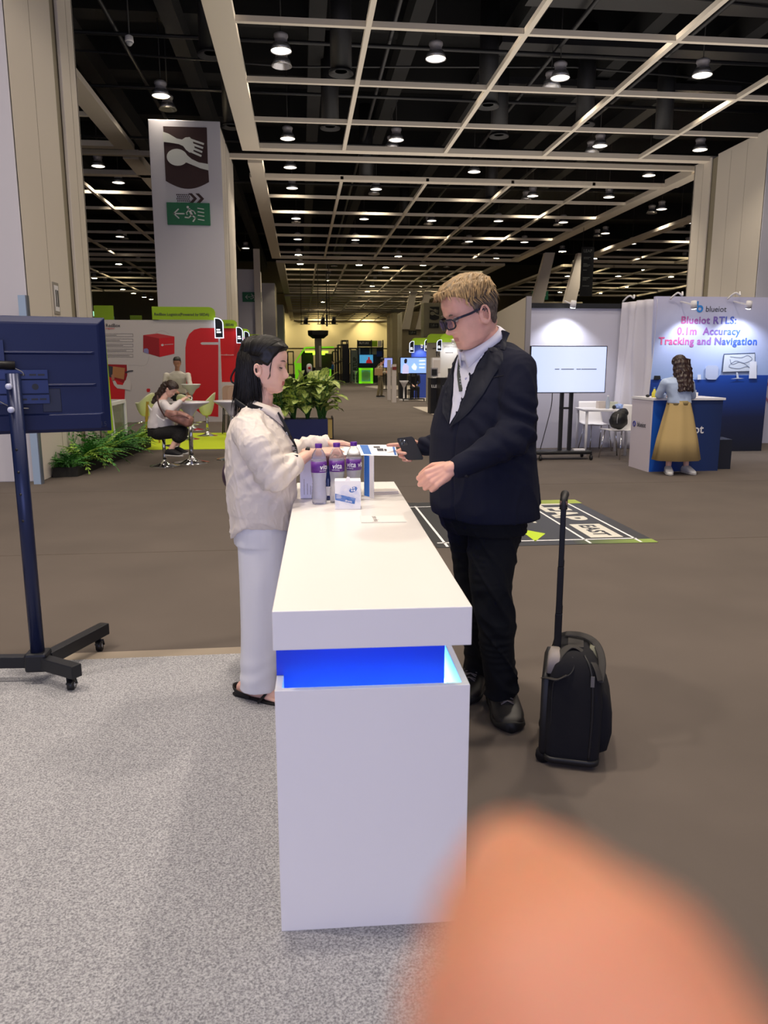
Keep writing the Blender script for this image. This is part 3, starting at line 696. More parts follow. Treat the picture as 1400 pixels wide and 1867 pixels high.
cbl = T('cable', 'thin pale cables looping behind the monitor bracket', 'cable', tuple(tvp(-.1, -.06, 0)))
b = MB(); b.tube(spline([tuple(tvp(*p)) for p in ((-.3, -.07, .0), (-.18, -.08, .055), (-.08, -.085, .06), (.0, -.078, .055), (.08, -.075, .02), (.09, -.072, .0))]), .0022, 6)
b.tube(spline([tuple(tvp(*p)) for p in ((-.2, -.07, .03), (-.12, -.09, -.04), (-.03, -.1, -.1), (.03, -.085, -.135), (.1, -.072, -.145))]), .0022, 6)
b.tube(spline([tuple(tvp(*p)) for p in ((-.22, -.08, .0), (-.13, -.1, -.07), (-.04, -.11, -.12), (-.02, -.1, -.15))]), .0018, 6)
b.build('cable_run', mat('cable_grey', '#8d8a86', .5), cbl)
MB().cyl(tuple(tvp(-.16, -.07, .05)), tuple(tvp(.06, -.07, .045)), .018, n=12).build('connector_block', M_black, cbl)

# ---------------------------------------------------------------- trolley bag
bg = T('trolley_bag', 'black wheeled trolley bag with raised telescopic handle, standing on the brown carpet', 'luggage', (1.016, 2.675, 0), R(-19.9))
M_bag = mat('bag_fabric', '#15151a', .85, bump=.25, bump_s=900, spec=.25); M_bagd = mat('bag_trim', '#0d0d11', .55); M_strap = mat('bag_strap', '#2b2826', .8)
def bagring(z, hx, hy, ox=0, oy=0, r=.035): return [Vector((p[0] - hx + ox, p[1] - hy + oy, z)) for p in rrect(2 * hx, 2 * hy, min(r, hx * .9), 5)]
prof = [(.022, .080, .155, 0), (.03, .095, .168, 0), (.06, .100, .172, 0), (.15, .101, .173, .002), (.25, .100, .172, .002), (.31, .097, .170, 0), (.36, .092, .165, 0), (.395, .082, .156, -.002), (.42, .066, .142, -.004), (.435, .045, .12, -.006)]
MB().rings([bagring(z, hx, hy, ox) for z, hx, hy, ox in prof]).build('body', M_bag, bg, False)
rs = []
for (z, hx, hy) in ((.05, .008, .11), (.07, .03, .135), (.14, .043, .142), (.22, .040, .14), (.27, .026, .13), (.30, .008, .115)): rs.append(bagring(z, hx, hy, .098, 0, .02))
MB().rings(rs).build('front_pocket', M_bag, bg, False)
MB().rings([bagring(z, hx, hy, -.102, 0, .012) for z, hx, hy in ((.03, .012, .14), (.05, .018, .15), (.33, .016, .15), (.36, .006, .13))]).build('back_panel', M_bagd, bg, False)
base = MB(); base.rings([bagring(z, hx, hy) for z, hx, hy in ((.012, .085, .16), (.02, .1, .172), (.035, .102, .175), (.042, .099, .172))]); base.build('base_rim', M_bagd, bg, False)
for y in (.13, -.13):
    MB().cyl((-.100, y - .012, .03), (-.100, y + .012, .03), .03, n=20).build('wheel', M_bagd, bg, False)
for x in (.07,):
    for y in (.12, -.12): MB().cyl((x, y, 0), (x, y, .02), .012, n=10).build('foot', M_bagd, bg, False)
# near narrow face: piping, zip, seam
f = -.1735
MB().tube(spline([(-.075, f + .012, .06), (-.078, f + .006, .2), (-.076, f + .006, .325), (-.06, f + .004, .345), (-.02, f + .004, .37), (-.005, f + .02, .395), (-.012, f + .04, .425)]), .003, 6).build('piping', M_bagd, bg, False)
z_ = MB(); z_.tube(spline([(.062, f + .002, .05), (.066, f, .2), (.062, f + .002, .34), (.05, f + .02, .40), (.03, f + .05, .43)]), .005, 6); zz = z_.build('zip', M_bagd, bg, False)
MB().box(.055, f - .007, .335, .068, f - .003, .375).build('zip_pull', mat('zip_metal', '#8d8d90', .3, .8), zz, False)
MB().box(-.03, -.06, .4345, .028, .09, .4385).build('top_panel', M_strap, bg, False, bevel=.001)
# handles and straps on top
def strap(pts, w, name='strap', m=None): return MB().tube(spline(pts), w, 8, flat=.16).build(name, m or M_strap, bg, False)
strap([(-.075, -.15, .36), (-.06, -.13, .42), (-.02, -.08, .445), (.03, -.09, .43), (.07, -.14, .40), (.088, -.165, .355)], .016)
strap([(.088, -.155, .345), (.094, -.09, .40), (.075, -.02, .438), (.03, .03, .452), (-.04, .05, .448)], .014)
strap([(-.105, -.12, .33), (-.09, -.155, .345), (-.06, -.172, .35), (-.03, -.165, .365)], .02)
MB().rings([bagring(z, hx, hy, -.075, -.1, .01) for z, hx, hy in ((.36, .028, .05), (.41, .024, .045), (.435, .016, .036))]).build('side_pouch', mat('bag_lining', '#8d8580', .8), bg, False)
MB().rings([bagring(z, hx, hy, .062, .02, .01) for z, hx, hy in ((.36, .026, .08), (.41, .020, .07), (.435, .008, .05))]).build('front_pouch', mat('bag_lining2', '#6b6a58', .8), bg, False)
h = MB()
for y in (-.055, .055):
    for (za, zb, r_) in ((.33, .56, .0115), (.56, .74, .010), (.74, .97, .0085)): h.box(-.068 - r_ * 1.15, y - r_ * .8, za, -.068 + r_ * 1.15, y + r_ * .8, zb)
h.build('handle_tubes', mat('handle_black', '#0c0c12', .35, .4), bg, False, bevel=.002)
g = MB(); g.tube(spline([(-.068, -.062, .955), (-.068, -.055, .99), (-.064, 0, 1.0), (-.068, .055, .99), (-.068, .062, .955)]), .014, 10); g.build('handle_grip', M_bagd, bg, False)
MB().box(-.082, -.071, .972, -.054, -.03, .987).build('grip_band', mat('copper_band', '#8a6a56', .3, .8), bg, False, bevel=.002)

# ---------------------------------------------------------------- floor graphic
fg = T('floor_sticker', 'dark floor graphic with white lettering and lime green arrow, behind the man', 'sticker', (1.07, 6.02, 0))
MB().box(1.07, 6.0, .001, 2.95, 8.07, .0035).build('film', mat('sticker_slate', '#35363a', .45), fg)
mb = MB(); mb.box(2.25, 6.0, .0036, 2.95, 6.13, .0042); g1 = mb.build('green_corner', gradmat('sticker_green', [(0, '#3c3f38'), (1, '#8fa845')], 0, 1.2, 1.9), fg)
mb = MB(); mb.box(1.7, 7.85, .0036, 2.97, 8.07, .0042); mb.build('green_corner', gradmat('sticker_green2', [(0, '#3c3f38'), (1, '#a3b43c')], 0, .6, 1.9), fg)
b = MB()
for (x0, y0, x1, y1) in ((1.10, 6.15, 2.83, 6.175), (1.08, 7.80, 1.9, 7.82)): b.box(x0, y0, .0044, x1, y1, .005)
for xx in (1.15, 2.36, 2.80): b.box(xx, 6.02, .0044, xx + .022, 7.85, .005)
b.build('white_lines', M_paper, fg)
Mt = mat('sticker_white', '#d9d6cb', .5)
text('LEAP', .40, Mt, fg, (2.44, 7.86, .0052), (0, -1, 0), (1, 0, 0), bold=.035, depth=.0003, space=1.05)
MB().box(2.45, 6.22, .0044, 2.74, 6.78, .005).build('white_box', Mt, fg)
text('EAST', .20, MATS['sticker_slate'], fg, (2.525, 6.74, .0056), (0, -1, 0), (1, 0, 0), bold=.03, depth=.0003)
text('BEST', .22, Mt, fg, (2.02, 7.35, .0052), (0, -1, 0), (1, 0, 0), bold=.03, depth=.0003)
text('USE', .17, Mt, fg, (1.84, 7.0, .0052), (0, -1, 0), (1, 0, 0), bold=.03, depth=.0003)
MB().prism([(0, 0), (.2, 0), (.38, .16), (.38, -.12), (.56, .17), (.3, .5), (.28, .25), (.1, .25)], (1.55, 6.25, 0), (1, 0, 0), (0, 1, 0), .0044, .005).build('arrow', mat('neon_arrow', '#b9d61c', .5), fg)

# ================================================================ people
from mathutils.bvhtree import BVHTree
def sm(a, b, x):
    t_ = max(0, min(1, (x - a) / (b - a))) if a != b else 0
    return t_ * t_ * (3 - 2 * t_)
def itp(tab, x):
    if x <= tab[0][0]: return tab[0][1:]
    for p, q in zip(tab, tab[1:]):
        if x <= q[0]:
            k = (x - p[0]) / (q[0] - p[0]); k = k * k * (3 - 2 * k) * .5 + k * .5
            return tuple(a + (b_ - a) * k for a, b_ in zip(p[1:], q[1:]))
    return tab[-1][1:]
G = lambda x, s: math.exp(-(x / s) ** 2)
HEADM = [(-.124, .050, .016, .012), (-.119, .070, .002, .030), (-.108, .083, -.02, .044), (-.092, .084, -.045, .056), (-.070, .086, -.062, .064), (-.045, .087, -.078, .071), (-.02, .087, -.09, .075),
         (0, .089, -.097, .077), (.02, .094, -.101, .078), (.05, .095, -.10, .077), (.075, .087, -.092, .072), (.095, .068, -.075, .058), (.108, .045, -.052, .040), (.116, .015, -.025, .018), (.1175, -.002, -.008, .003)]
HEADF = [(-.118, .052, .02, .010), (-.113, .066, .006, .022), (-.104, .076, -.015, .036), (-.09, .079, -.04, .050), (-.070, .083, -.060, .061), (-.045, .084, -.076, .069), (-.02, .085, -.088, .073),
         (0, .086, -.095, .075), (.02, .092, -.099, .076), (.05, .094, -.098, .075), (.075, .086, -.09, .070), (.095, .068, -.074, .057), (.108, .045, -.052, .040), (.116, .015, -.025, .018), (.1175, -.002, -.008, .003)]
def headpt(tab, th, z, fem=False, jowl=0):
    xf, xb, w = itp(tab, z); xc = (xf + xb) / 2; r = (xf - xb) / 2
    c, s_ = math.cos(th), math.sin(th); n = 2.3
    k = (abs(c) ** n + abs(s_) ** n) ** (-1 / n)
    x, y = xc + r * c * k, w * s_ * k
    if c > -.2:
        f = sm(-.2, .4, c)
        nz = itp([(-.07, 0), (-.054, .004), (-.047, .024 if not fem else .019), (-.038, .032 if not fem else .023), (-.02, .018 if not fem else .014), (0, .006 if not fem else .002), (.02, 0)], z)[0]
        nw = itp([(-.06, .013), (-.045, .0165), (-.036, .014), (-.02, .009), (0, .008), (.02, .01)], z)[0]
        x += f * nz * G(y, nw)
        x -= f * .010 * (G(y - .033, .015) + G(y + .033, .015)) * G(z + .002, .011)          # sockets
        x += f * (.004 if not fem else .001) * G(z - .02, .008) * G(y, .05)                        # brow
        x += f * .004 * (G(y - .045, .018) + G(y + .045, .018)) * G(z + .03, .018)             # cheeks
        x += f * (.005 * G(z + .066, .0045) + .0055 * G(z + .077, .005)) * G(y, .021)           # lips
        x -= f * .004 * G(z + .0715, .0022) * G(y, .022)
        x -= f * .003 * G(z + .087, .006) * G(y, .02)
        x += f * .004 * G(z + .104, .010) * G(y, .018)                                          # chin
    if jowl: y += math.copysign(jowl, y) * G(z + .1, .03) * sm(0, .02, abs(y))
    return Vector((x, y, z))
def head(mb, M, tab, fem=False, sc=1.0, jowl=0):
    es = .78 if fem else 1.0
    zs = [tab[0][0] + (tab[-1][0] - tab[0][0]) * (1 - math.cos(math.pi * i / 90)) / 2 for i in range(91)]
    rs = [[M @ (headpt(tab, 2 * math.pi * k / 96, z, fem, jowl) * sc) for k in range(96)] for z in zs]
    mb.rings(rs)
    for sy in (1, -1):                                   # ears
        e = lambda a, r1, r2, off: M @ (Vector((-.012 + es * (r1 * math.cos(a) - .012 * math.sin(a) * .3), sy * (.077 + off * es), -.018 + es * r2 * math.sin(a))) * sc)
        pts = [e(R(a), .017, .031, .012 if 20 < a < 250 else .004) for a in range(-80, 281, 20)]
        mb.tube(pts, .0046 * sc, 8)
        mb.chain([e(R(-90), .010, .02, .006), e(R(-100), .008, .033, .006)], [.007 * sc, .006 * sc], 8)
        mb.tube([e(R(a), .008, .017, .008) for a in range(-60, 120, 20)], .003 * sc, 6)
        mb.cap(e(R(90), .01, .018, -.010), e(R(-90), .01, .018, -.012), .013 * sc * es, .012 * sc * es)
def frame(o, fwd, roll=0):
    x = Vector(fwd).normalized(); z = (Vector((0, 0, 1)) - x * x.z).normalized(); y = z.cross(x)
    if roll: q = Matrix.Rotation(roll, 3, x); y, z = q @ y, q @ z
    return Matrix(((x.x, y.x, z.x, o[0]), (x.y, y.y, z.y, o[1]), (x.z, y.z, z.z, o[2]), (0, 0, 0, 1)))
def hand(mb, W, d, n, side, curl, thumb=None, sc=1.0, spread=.06, wr=.026):
    """W wrist, d along the hand, n out of the palm, side +1 right hand / -1 left hand, curl: 4 x 3 joint bends (deg)"""
    W, d, n = Vector(W), Vector(d).normalized(), Vector(n); n = (n - d * n.dot(d)).normalized(); r = d.cross(n) * side
    tips = []
    L = [(.042, .025, .021), (.047, .029, .022), (.043, .027, .021), (.034, .020, .018)]; off = (.029, .0095, -.0105, -.029); fl = (.088, .092, .087, .079)
    for i in range(4):
        k = W + d * fl[i] * sc + r * off[i] * sc - n * .002 * sc
        mb.cap(W + d * .008 * sc + r * off[i] * .45 * sc, k, .0155 * sc, .0118 * sc, 12)
        mb.cap(W + d * .03 * sc + r * off[i] * .8 * sc + n * .006 * sc, k + n * .004 * sc, .013 * sc, .010 * sc, 12)
        a = 0; p = k; dr = (d + r * spread * (1.5 - i)).normalized(); rad = [.0104, .0094, .0084, .0072]
        if i == 3: rad = [.0088, .008, .0072, .0064]
        for j in range(3):
            a += R(curl[i][j]); q = p + (dr * math.cos(a) + n * math.sin(a)) * L[i][j] * sc
            mb.cap(p, q, rad[j] * sc, rad[j + 1] * sc, 10); p = q
        tips.append(p)
    mb.cap(W - d * .03 * sc, W + d * .015 * sc, wr * sc, .0225 * sc, 14)
    th = thumb or [(.45, .8, .35), (.75, .55, .3), (.9, .3, .25)]
    p = W + d * .022 * sc + r * .020 * sc + n * .004 * sc; rr = [.0165, .0125, .0112, .0092]
    for j, Lg in enumerate((.046, .033, .027)):
        q = p + (d * th[j][0] + r * th[j][1] + n * th[j][2]).normalized() * Lg * sc
        mb.cap(p, q, rr[j] * sc, rr[j + 1] * sc, 12); p = q
    tips.append(p)
    return tips
def foldnoise(p, f, a, ridge=True, seed=0):
    v = noise.noise(Vector((p[0] * f[0] + seed, p[1] * f[1], p[2] * f[2])))
    return a * (1 - 2 * abs(v) * 1.6 if ridge else v * 1.4)
def crease(p, f, a, seed=0, k=5.5): return a * max(0, 1 - k * abs(noise.noise(Vector((p[0] * f[0] + seed, p[1] * f[1] - seed, p[2] * f[2] + p[0] * f[0] * .6))))) ** 1.3
def bvh(o):
    m = wm(o); me = o.data
    return BVHTree.FromPolygons([m @ v.co for v in me.vertices], [tuple(p.vertices) for p in me.polygons])
def drape(t, poly, d=(0, 1, 0), y0=-.6, off=.004, th=.003, n=.012):
    """polygon given as world points (their y is only a start depth), laid onto the surface t along d; returns MB"""
    P = [(p[0], p[2]) for p in poly]; ym = poly[0][1]
    xs = [p[0] for p in P]; zs = [p[1] for p in P]; bm = bmesh.new()
    vs = [bm.verts.new((x, 0, z)) for x, z in P]; bm.faces.new(vs)
    bmesh.ops.triangulate(bm, faces=bm.faces[:])
    for _ in range(8):
        es = [e for e in bm.edges if e.calc_length() > n]
        if not es: break
        bmesh.ops.subdivide_edges(bm, edges=es, cuts=1); bmesh.ops.triangulate(bm, faces=bm.faces[:])
    bm.verts.ensure_lookup_table(); bm.verts.index_update(); out = []; d = Vector(d)
    last = None
    for v in bm.verts:
        h = t.ray_cast(Vector((v.co.x, ym + y0, v.co.z)), d)
        y = h[0].y if h[0] is not None else None
        out.append([v.co.x, y, v.co.z])
    good = [o for o in out if o[1] is not None]
    for o in out:
        if o[1] is None: o[1] = min(good, key=lambda g: (g[0] - o[0]) ** 2 + (g[2] - o[2]) ** 2)[1] if good else ym
    fs = [tuple(v.index for v in f.verts) for f in bm.faces]; bm.free()
    # smooth depth
    nb = {}
    for f in fs:
        for a in f:
            nb.setdefault(a, set()).update(f)
    for _ in range(4):
        ny = [sum(out[j][1] for j in nb[i]) / len(nb[i]) if i in nb else o[1] for i, o in enumerate(out)]
        for o, y in zip(out, ny): o[1] = y
    k = len(out); A_ = [Vector(o) - d * (off + th) for o in out]; B_ = [Vector(o) - d * (off - .004) for o in out]
    mb = MB(); mb.add(A_, fs, 0, True)
    edges = {}
    for f in fs:
        for a, b_ in ((f[0], f[1]), (f[1], f[2]), (f[2], f[0])):
            edges[(a, b_)] = 1
    rim = [(a, b_) for a, b_ in edges if (b_, a) not in edges]
    mb.add(A_ + B_, [(b_, a, a + k, b_ + k) for a, b_ in rim], 0, False)
    return mb
def drapeline(t, pts, r, off=.003, flat=.3, y0=-.6, d=(0, 1, 0), n=10):
    out = []
    for p in spline(pts, n):
        h = t.ray_cast(Vector((p[0], p[1] + y0, p[2])), Vector(d)); y = h[0].y if h[0] is not None else p[1]
        out.append(Vector((p[0], y, p[2])))
    ys = [o.y for o in out]
    for _ in range(3): ys = [(ys[max(i-1,0)] + ys[i] + ys[min(i+1,len(ys)-1)]) / 3 for i in range(len(ys))]
    for o, y in zip(out, ys): o.y = y - off
    return out
def ribbon(pts, w, th=.002, nrm=(0, -1, 0)):
    """flat strap along pts, its width across the run, facing nrm"""
    nrm = Vector(nrm); rs = []
    for i, p in enumerate(pts):
        d = (pts[min(i+1, len(pts)-1)] - pts[max(i-1, 0)]).normalized(); s_ = d.cross(nrm).normalized(); q = s_.cross(d).normalized()
        rs.append([p + s_ * w / 2 + q * th / 2, p - s_ * w / 2 + q * th / 2, p - s_ * w / 2 - q * th / 2, p + s_ * w / 2 - q * th / 2])
    return MB().rings(rs, sm=False)
def torso(mb, secs, f, n=40, e=2.4):
    """secs: (center, half depth along f, half width across)"""
    f = Vector(f).normalized(); l = Vector((0, 0, 1)).cross(f); rs = []
    for c, a, b_ in secs:
        c = Vector(c); rg = []
        for k in range(n):
            t_ = 2 * math.pi * k / n; cc, ss = math.cos(t_), math.sin(t_); q = (abs(cc) ** e + abs(ss) ** e) ** (-1 / e)
            rg.append(c + f * a * cc * q + l * b_ * ss * q)
        rs.append(rg)
    return mb.rings(rs)
def strands(M, root, step, n, ln, rad, seed, sc=1.0, lift=.002):
    """many thin tapered locks; root(rnd)->local point, step(p)->local direction"""
    r_ = random.Random(seed); mb = MB()
    for _ in range(n):
        p = root(r_)
        if p is None: continue
        pts = [p]; L = ln * r_.uniform(.6, 1.2); k = 6
        for i in range(k):
            d = step(pts[-1], r_).normalized(); pts.append(pts[-1] + d * L / k)
        rr = rad * r_.uniform(.6, 1.3)
        mb.tube([M @ (q * sc) for q in pts], [rr, rr * 1.1, rr, rr * .9, rr * .7, rr * .45, rr * .15], 5)
    return mb

M_skin_m = mat('skin_fair', '#e2ac98', .5, sss=.15, noise_s=30, noise_a=.06); M_lip_m = mat('lip_fair', '#c98a80', .5)
M_skin_w = mat('skin_light', '#e8bba8', .48, sss=.15, noise_s=30, noise_a=.04); M_lip_w = mat('lip_rose', '#c07068', .45)
M_jacket = mat('navy_suit', '#141728', .85, bump=.1, bump_s=1200, spec=.2); M_shirt_m = mat('white_shirt', '#dcdce8', .7)
M_trous = mat('black_trousers', '#111318', .85, bump=.1, bump_s=900, spec=.2); M_shoe = mat('black_shoe', '#1a1718', .5)
M_hair_m = mat('blond_grey_hair', '#8f7652', .5, noise_s=60, noise_a=.45, stretch=(1, 1, .3)); M_hair_m2 = mat('grey_brown_hair', '#5e5248', .6, noise_s=80, noise_a=.35)
M_hair_w = mat('black_hair', '#0e0a09', .42, noise_s=60, noise_a=.3, spec=.35); M_shirt_w = mat('cream_shirt', '#ddd3cb', .75, bump=.06, bump_s=300); M_trous_w = mat('white_trousers', '#dcdce4', .8)
M_lany = mat('lanyard_black', '#12131a', .6)

# ---------------------------------------------------------------- the man
f = Vector((-.91, -.41, 0)).normalized(); l = Vector((0, 0, 1)).cross(f)
Hm = frame((0.647, 2.98, 1.666), (-.93, -.22, -.38), 0); SM = 1.05
man = MB(); head(man, Hm, HEADM, sc=SM, jowl=.006)
nb_ = Vector((0.717, 3.02, 1.558)); man.chain([Hm @ (Vector((-.03, 0, -.05)) * SM), Vector((0.681, 3, 1.599)), nb_], [.062, .064, .072])
man.cap(Hm @ Vector((.015, 0, -.095)), Hm @ Vector((-.02, 0, -.125)), .04, .05)
# trunk and limbs under the clothes
sh = Vector((0.766, 3.02, 1.461)); pel = Vector((0.728, 3.03, 0.883))
torso(man, [(sh + Vector((0, 0, .03)), .06, .13), (sh + Vector((0, 0, -.03)), .09, .17), (Vector((0.741, 3.03, 1.263)), .12, .17), (Vector((0.728, 3.03, 1.064)), .14, .17), (pel, .13, .16), (pel - Vector((0, 0, .06)), .10, .13)], f)
lsh, lel, lwr = Vector((0.808, 2.86, 1.462)), Vector((0.799, 2.8, 1.213)), Vector((0.548, 2.72, 1.107))
rsh, rel_, rwr = Vector((0.726, 3.2, 1.461)), Vector((0.627, 3.34, 1.11)), Vector((0.555, 3.455, 1.091))
man.chain([sh, lsh, lel, lwr], [.06, .05, .042, .027]); man.chain([sh, rsh, rel_, rwr], [.06, .05, .042, .027])
hipl, hipr = pel + l * .08 - Vector((0, 0, .02)), pel - l * .08 - Vector((0, 0, .02))
kl, al = Vector((0.755, 2.95, 0.591)), Vector((0.838, 3.06, 0.069)); kr, ar = Vector((0.734, 3.16, 0.506)), Vector((0.78, 3.3, 0.093))
al.z = .10; ar.z = .10
man.chain([hipl, kl, al, al + Vector((-.01, -.10, -.04))], [.08, .055, .04, .03]); man.chain([hipr, kr, ar, ar + Vector((-.04, -.09, -.04))], [.08, .055, .04, .03])
# left hand, hanging half closed
tips = hand(man, lwr + Vector((-.012, 0, -.004)), (-.80, -.10, -.42), (-.15, .85, -.5), -1, [(48, 68, 40), (48, 70, 42), (50, 70, 42), (52, 68, 40)], [(.5, .5, .6), (.8, .1, .6), (.9, -.1, .45)], 1.04)
# right hand holding phone and leaflet
tips2 = hand(man, rwr + Vector((-.002, 0, -.004)), (-.95, -.22, -.05), (.15, -.95, -.15), 1, [(0, 8, 6), (30, 62, 50), (34, 66, 50), (38, 70, 50)], [(.8, .5, .25), (.98, .12, .2), (.98, -.1, .12)], 1.04)
def pick_m(c, n):
    q = Hm.inverted() @ c / SM
    return 1 if abs(q.y) < .021 and -.080 < q.z < -.064 and q.x > .088 - q.y * q.y * 20 else 0
person_m = fuse(man, 'person', [M_skin_m, M_lip_m], None, .0034, 3, pick_m)
tag(person_m, 'standing person with grey-blond hair and glasses in a dark navy suit, holding a phone', 'person')
# hair
zl_m = [(-.11, -.085), (-.07, -.085), (-.05, -.07), (-.033, -.03), (-.02, .012), (.0, .004), (.010, -.012), (.018, .002), (.026, .034), (.04, .056), (.06, .070), (.078, .080), (.1, .088)]
def hair_shell(M, tab, sc, zl, thick, name, m, parent, extra=None, fem=False, soft=.012, disp=0, seed=0):
    mb = MB(); rs = []
    zs = [tab[0][0] + (tab[-1][0] - tab[0][0]) * i / 100 for i in range(101)]
    for z in zs:
        rg = []
        for k in range(120):
            p = headpt(tab, 2 * math.pi * k / 120, z, fem); c = Vector((-.005, 0, -.01)); nrm = (p - c).normalized()
            t_ = sm(0, soft, z - itp(zl, p.x)[0]); th = -.005 + t_ * (.005 + thick(p))
            if disp: th += t_ * disp * noise.noise(Vector((p.x * 18, p.y * 95, p.z * 30 + seed))) + t_ * disp * .7 * noise.noise(Vector((p.x * 60, p.y * 160, p.z * 60)))
            rg.append(M @ ((p + nrm * th) * sc))
        rs.append(rg)
    mb.rings(rs); return mb.build(name, m, parent)
thm = lambda p: .006 + .014 * sm(.02, .08, p.z) + .006 * sm(.03, .09, p.x) * sm(.05, .08, p.z)
hm = hair_shell(Hm, HEADM, SM, zl_m, thm, 'hair', M_hair_m, person_m, disp=.006)
hm.data.materials.append(M_hair_m2)
for p in hm.data.polygons:
    q = Hm.inverted() @ p.center / SM
    if q.z < .05 + .012 * math.sin(q.x * 90) and q.x < .06: p.material_index = 1
def surf(tab, r_, cond, th, fem=False):
    for _ in range(30):
        z = r_.uniform(-.11, .116); a = r_.uniform(0, 2 * math.pi); p = headpt(tab, a, z, fem)
        if cond(p): return p + (p - Vector((-.005, 0, -.01))).normalized() * th(p)
    return None
def comb_m(p, r_):
    nrm = (p - Vector((-.005, 0, 0))).normalized()
    if p.z > .045: d = Vector((.55, -.1 + 1.2 * p.y / .07 * .7, -.25 - 3 * max(0, .1 - p.z)))
    else: d = Vector((-.35, 0, -1))
    d = d + Vector((r_.uniform(-.25, .25), r_.uniform(-.25, .25), r_.uniform(-.1, .1)))
    return d - nrm * d.dot(nrm) * .93
mbs = strands(Hm, lambda r_: surf(HEADM, r_, lambda p: p.z > .035 and p.z > itp(zl_m, p.x)[0] + .006, lambda p: thm(p) - .001), comb_m, 620, .042, .0014, 3, SM)
mbs.build('hair_locks', mat('blond_lock', '#a88a5f', .5, noise_s=40, noise_a=.5), hm)
mbs = strands(Hm, lambda r_: surf(HEADM, r_, lambda p: p.z < .05 and p.x < .035 and p.z > itp(zl_m, p.x)[0] + .008, lambda p: thm(p) - .0015), comb_m, 520, .024, .0012, 4, SM)
mbs.build('side_hair_locks', M_hair_m2, hm)
fr = MB(); r2 = random.Random(5)
for i in range(24):
    y = -.040 + .075 * i / 23; p0 = Vector((.070, y * .9, .104)); e_ = Vector((.100 + r2.uniform(-.005, .005), y + .010, .086 + r2.uniform(-.010, .006)))
    fr.tube([Hm @ (q * SM) for q in spline([tuple(p0), (.096, y, .102), tuple(e_)], 4)], [.0045, .0045, .0042, .004, .0038, .0035, .003, .0022, .001], 6)
fr.build('fringe', mat('blond_lock', '#c3a473', .45), hm)
b = MB()
for sy in (1, -1): b.tube([Hm @ (Vector((.094 - .3 * abs(y - .033) * .6, sy * y, .0165 + .004 * math.sin((y - .015) * 70))) * SM) for y in (.015, .022, .03, .038, .046, .05)], [.001, .0025, .003, .003, .002, .001], 6)
b.build('eyebrows', M_hair_m2, person_m)
b = MB(); 
for sy in (1, -1): b.ell(Hm @ (Vector((.0755, sy * .033, -.002)) * SM), (.012, .012, .010), 14)
ey = b.build('eyes', mat('eye_white', '#c9bdb8', .2), person_m)
# glasses
gm = mat('glasses_frame', '#17142a', .25); g = MB()
for sy in (1, -1):
    ring = [Hm @ (Vector((.1085 - (.012 if math.cos(a) > 0 else 0) * abs(math.cos(a)), sy * (.034 + .0265 * math.copysign(abs(math.cos(a)) ** .7, math.cos(a))), -.010 + .0175 * math.copysign(abs(math.sin(a)) ** .65, math.sin(a)))) * SM) for a in [2 * math.pi * k / 28 for k in range(29)]]
    g.tube(ring, .0032, 8)
g.tube([Hm @ (Vector((.109, y, .002)) * SM) for y in (-.009, 0, .009)], .0022, 8)
gl = g.build('glasses', gm, person_m)
for sy in (1, -1):
    tp = spline([(.097, sy * .060, .002), (.085, sy * .077, .005), (.04, sy * .083, .004), (.0, sy * .084, .006), (-.018, sy * .083, -.005)], 5)
    ribbon([Hm @ (Vector(p) * SM) for p in tp], .0085, .004, (Hm.to_3x3() @ Vector((0, sy, 0)))).build('temple', gm, gl)
    MB().prism([(.034 * sy + .025 * math.cos(a), -.010 + .0185 * math.sin(a)) for a in [2 * math.pi * k / 24 for k in range(24)]], Hm @ (Vector((.1045, 0, 0)) * SM), Hm.to_3x3() @ Vector((0, 1, 0)), Hm.to_3x3() @ Vector((0, 0, 1)), 0, .001).build('lens', mat('lens_glass', '#5a4f78', .05, alpha=.45), gl)
# jacket
jk = MB()
def ax(px_c, a, b_): return (Vector(px_c), a, b_)
torso(jk, [ax((0.72, 3.03, 1.538), .055, .09), ax((0.739, 3.03, 1.516), .085, .150), ax((0.753, 3.03, 1.489), .105, .195), ax((0.75, 3.03, 1.436), .122, .212), ax((0.733, 3.03, 1.371), .142, .216), ax((0.727, 3.03, 1.285), .168, .218), ax((0.72, 3.03, 1.197), .184, .222), ax((0.72, 3.03, 1.086), .190, .226), ax((0.725, 3.03, 0.985), .190, .232), ax((0.73, 3.03, 0.901), .190, .236), ax((0.735, 3.03, 0.865), .186, .235)], f, 48)
jk.chain([Vector((0.776, 2.95, 1.488)), lsh + Vector((-.006, 0, -.012)), Vector((0.802, 2.82, 1.347)), lel + Vector((.0, 0, .0)), ], [.070, .074, .074, .071], 20)
jk.chain([lel + Vector((.0, 0, 0)), Vector((0.706, 2.75, 1.172)), Vector((0.632, 2.735, 1.132)), Vector((0.565, 2.725, 1.102))], [.072, .066, .052, .042], 20)
jk.chain([Vector((0.745, 3.12, 1.489)), rsh, Vector((0.657, 3.3, 1.222)), rel_, Vector((0.585, 3.38, 1.114)), Vector((0.55, 3.41, 1.109))], [.07, .076, .066, .06, .05, .042], 20)
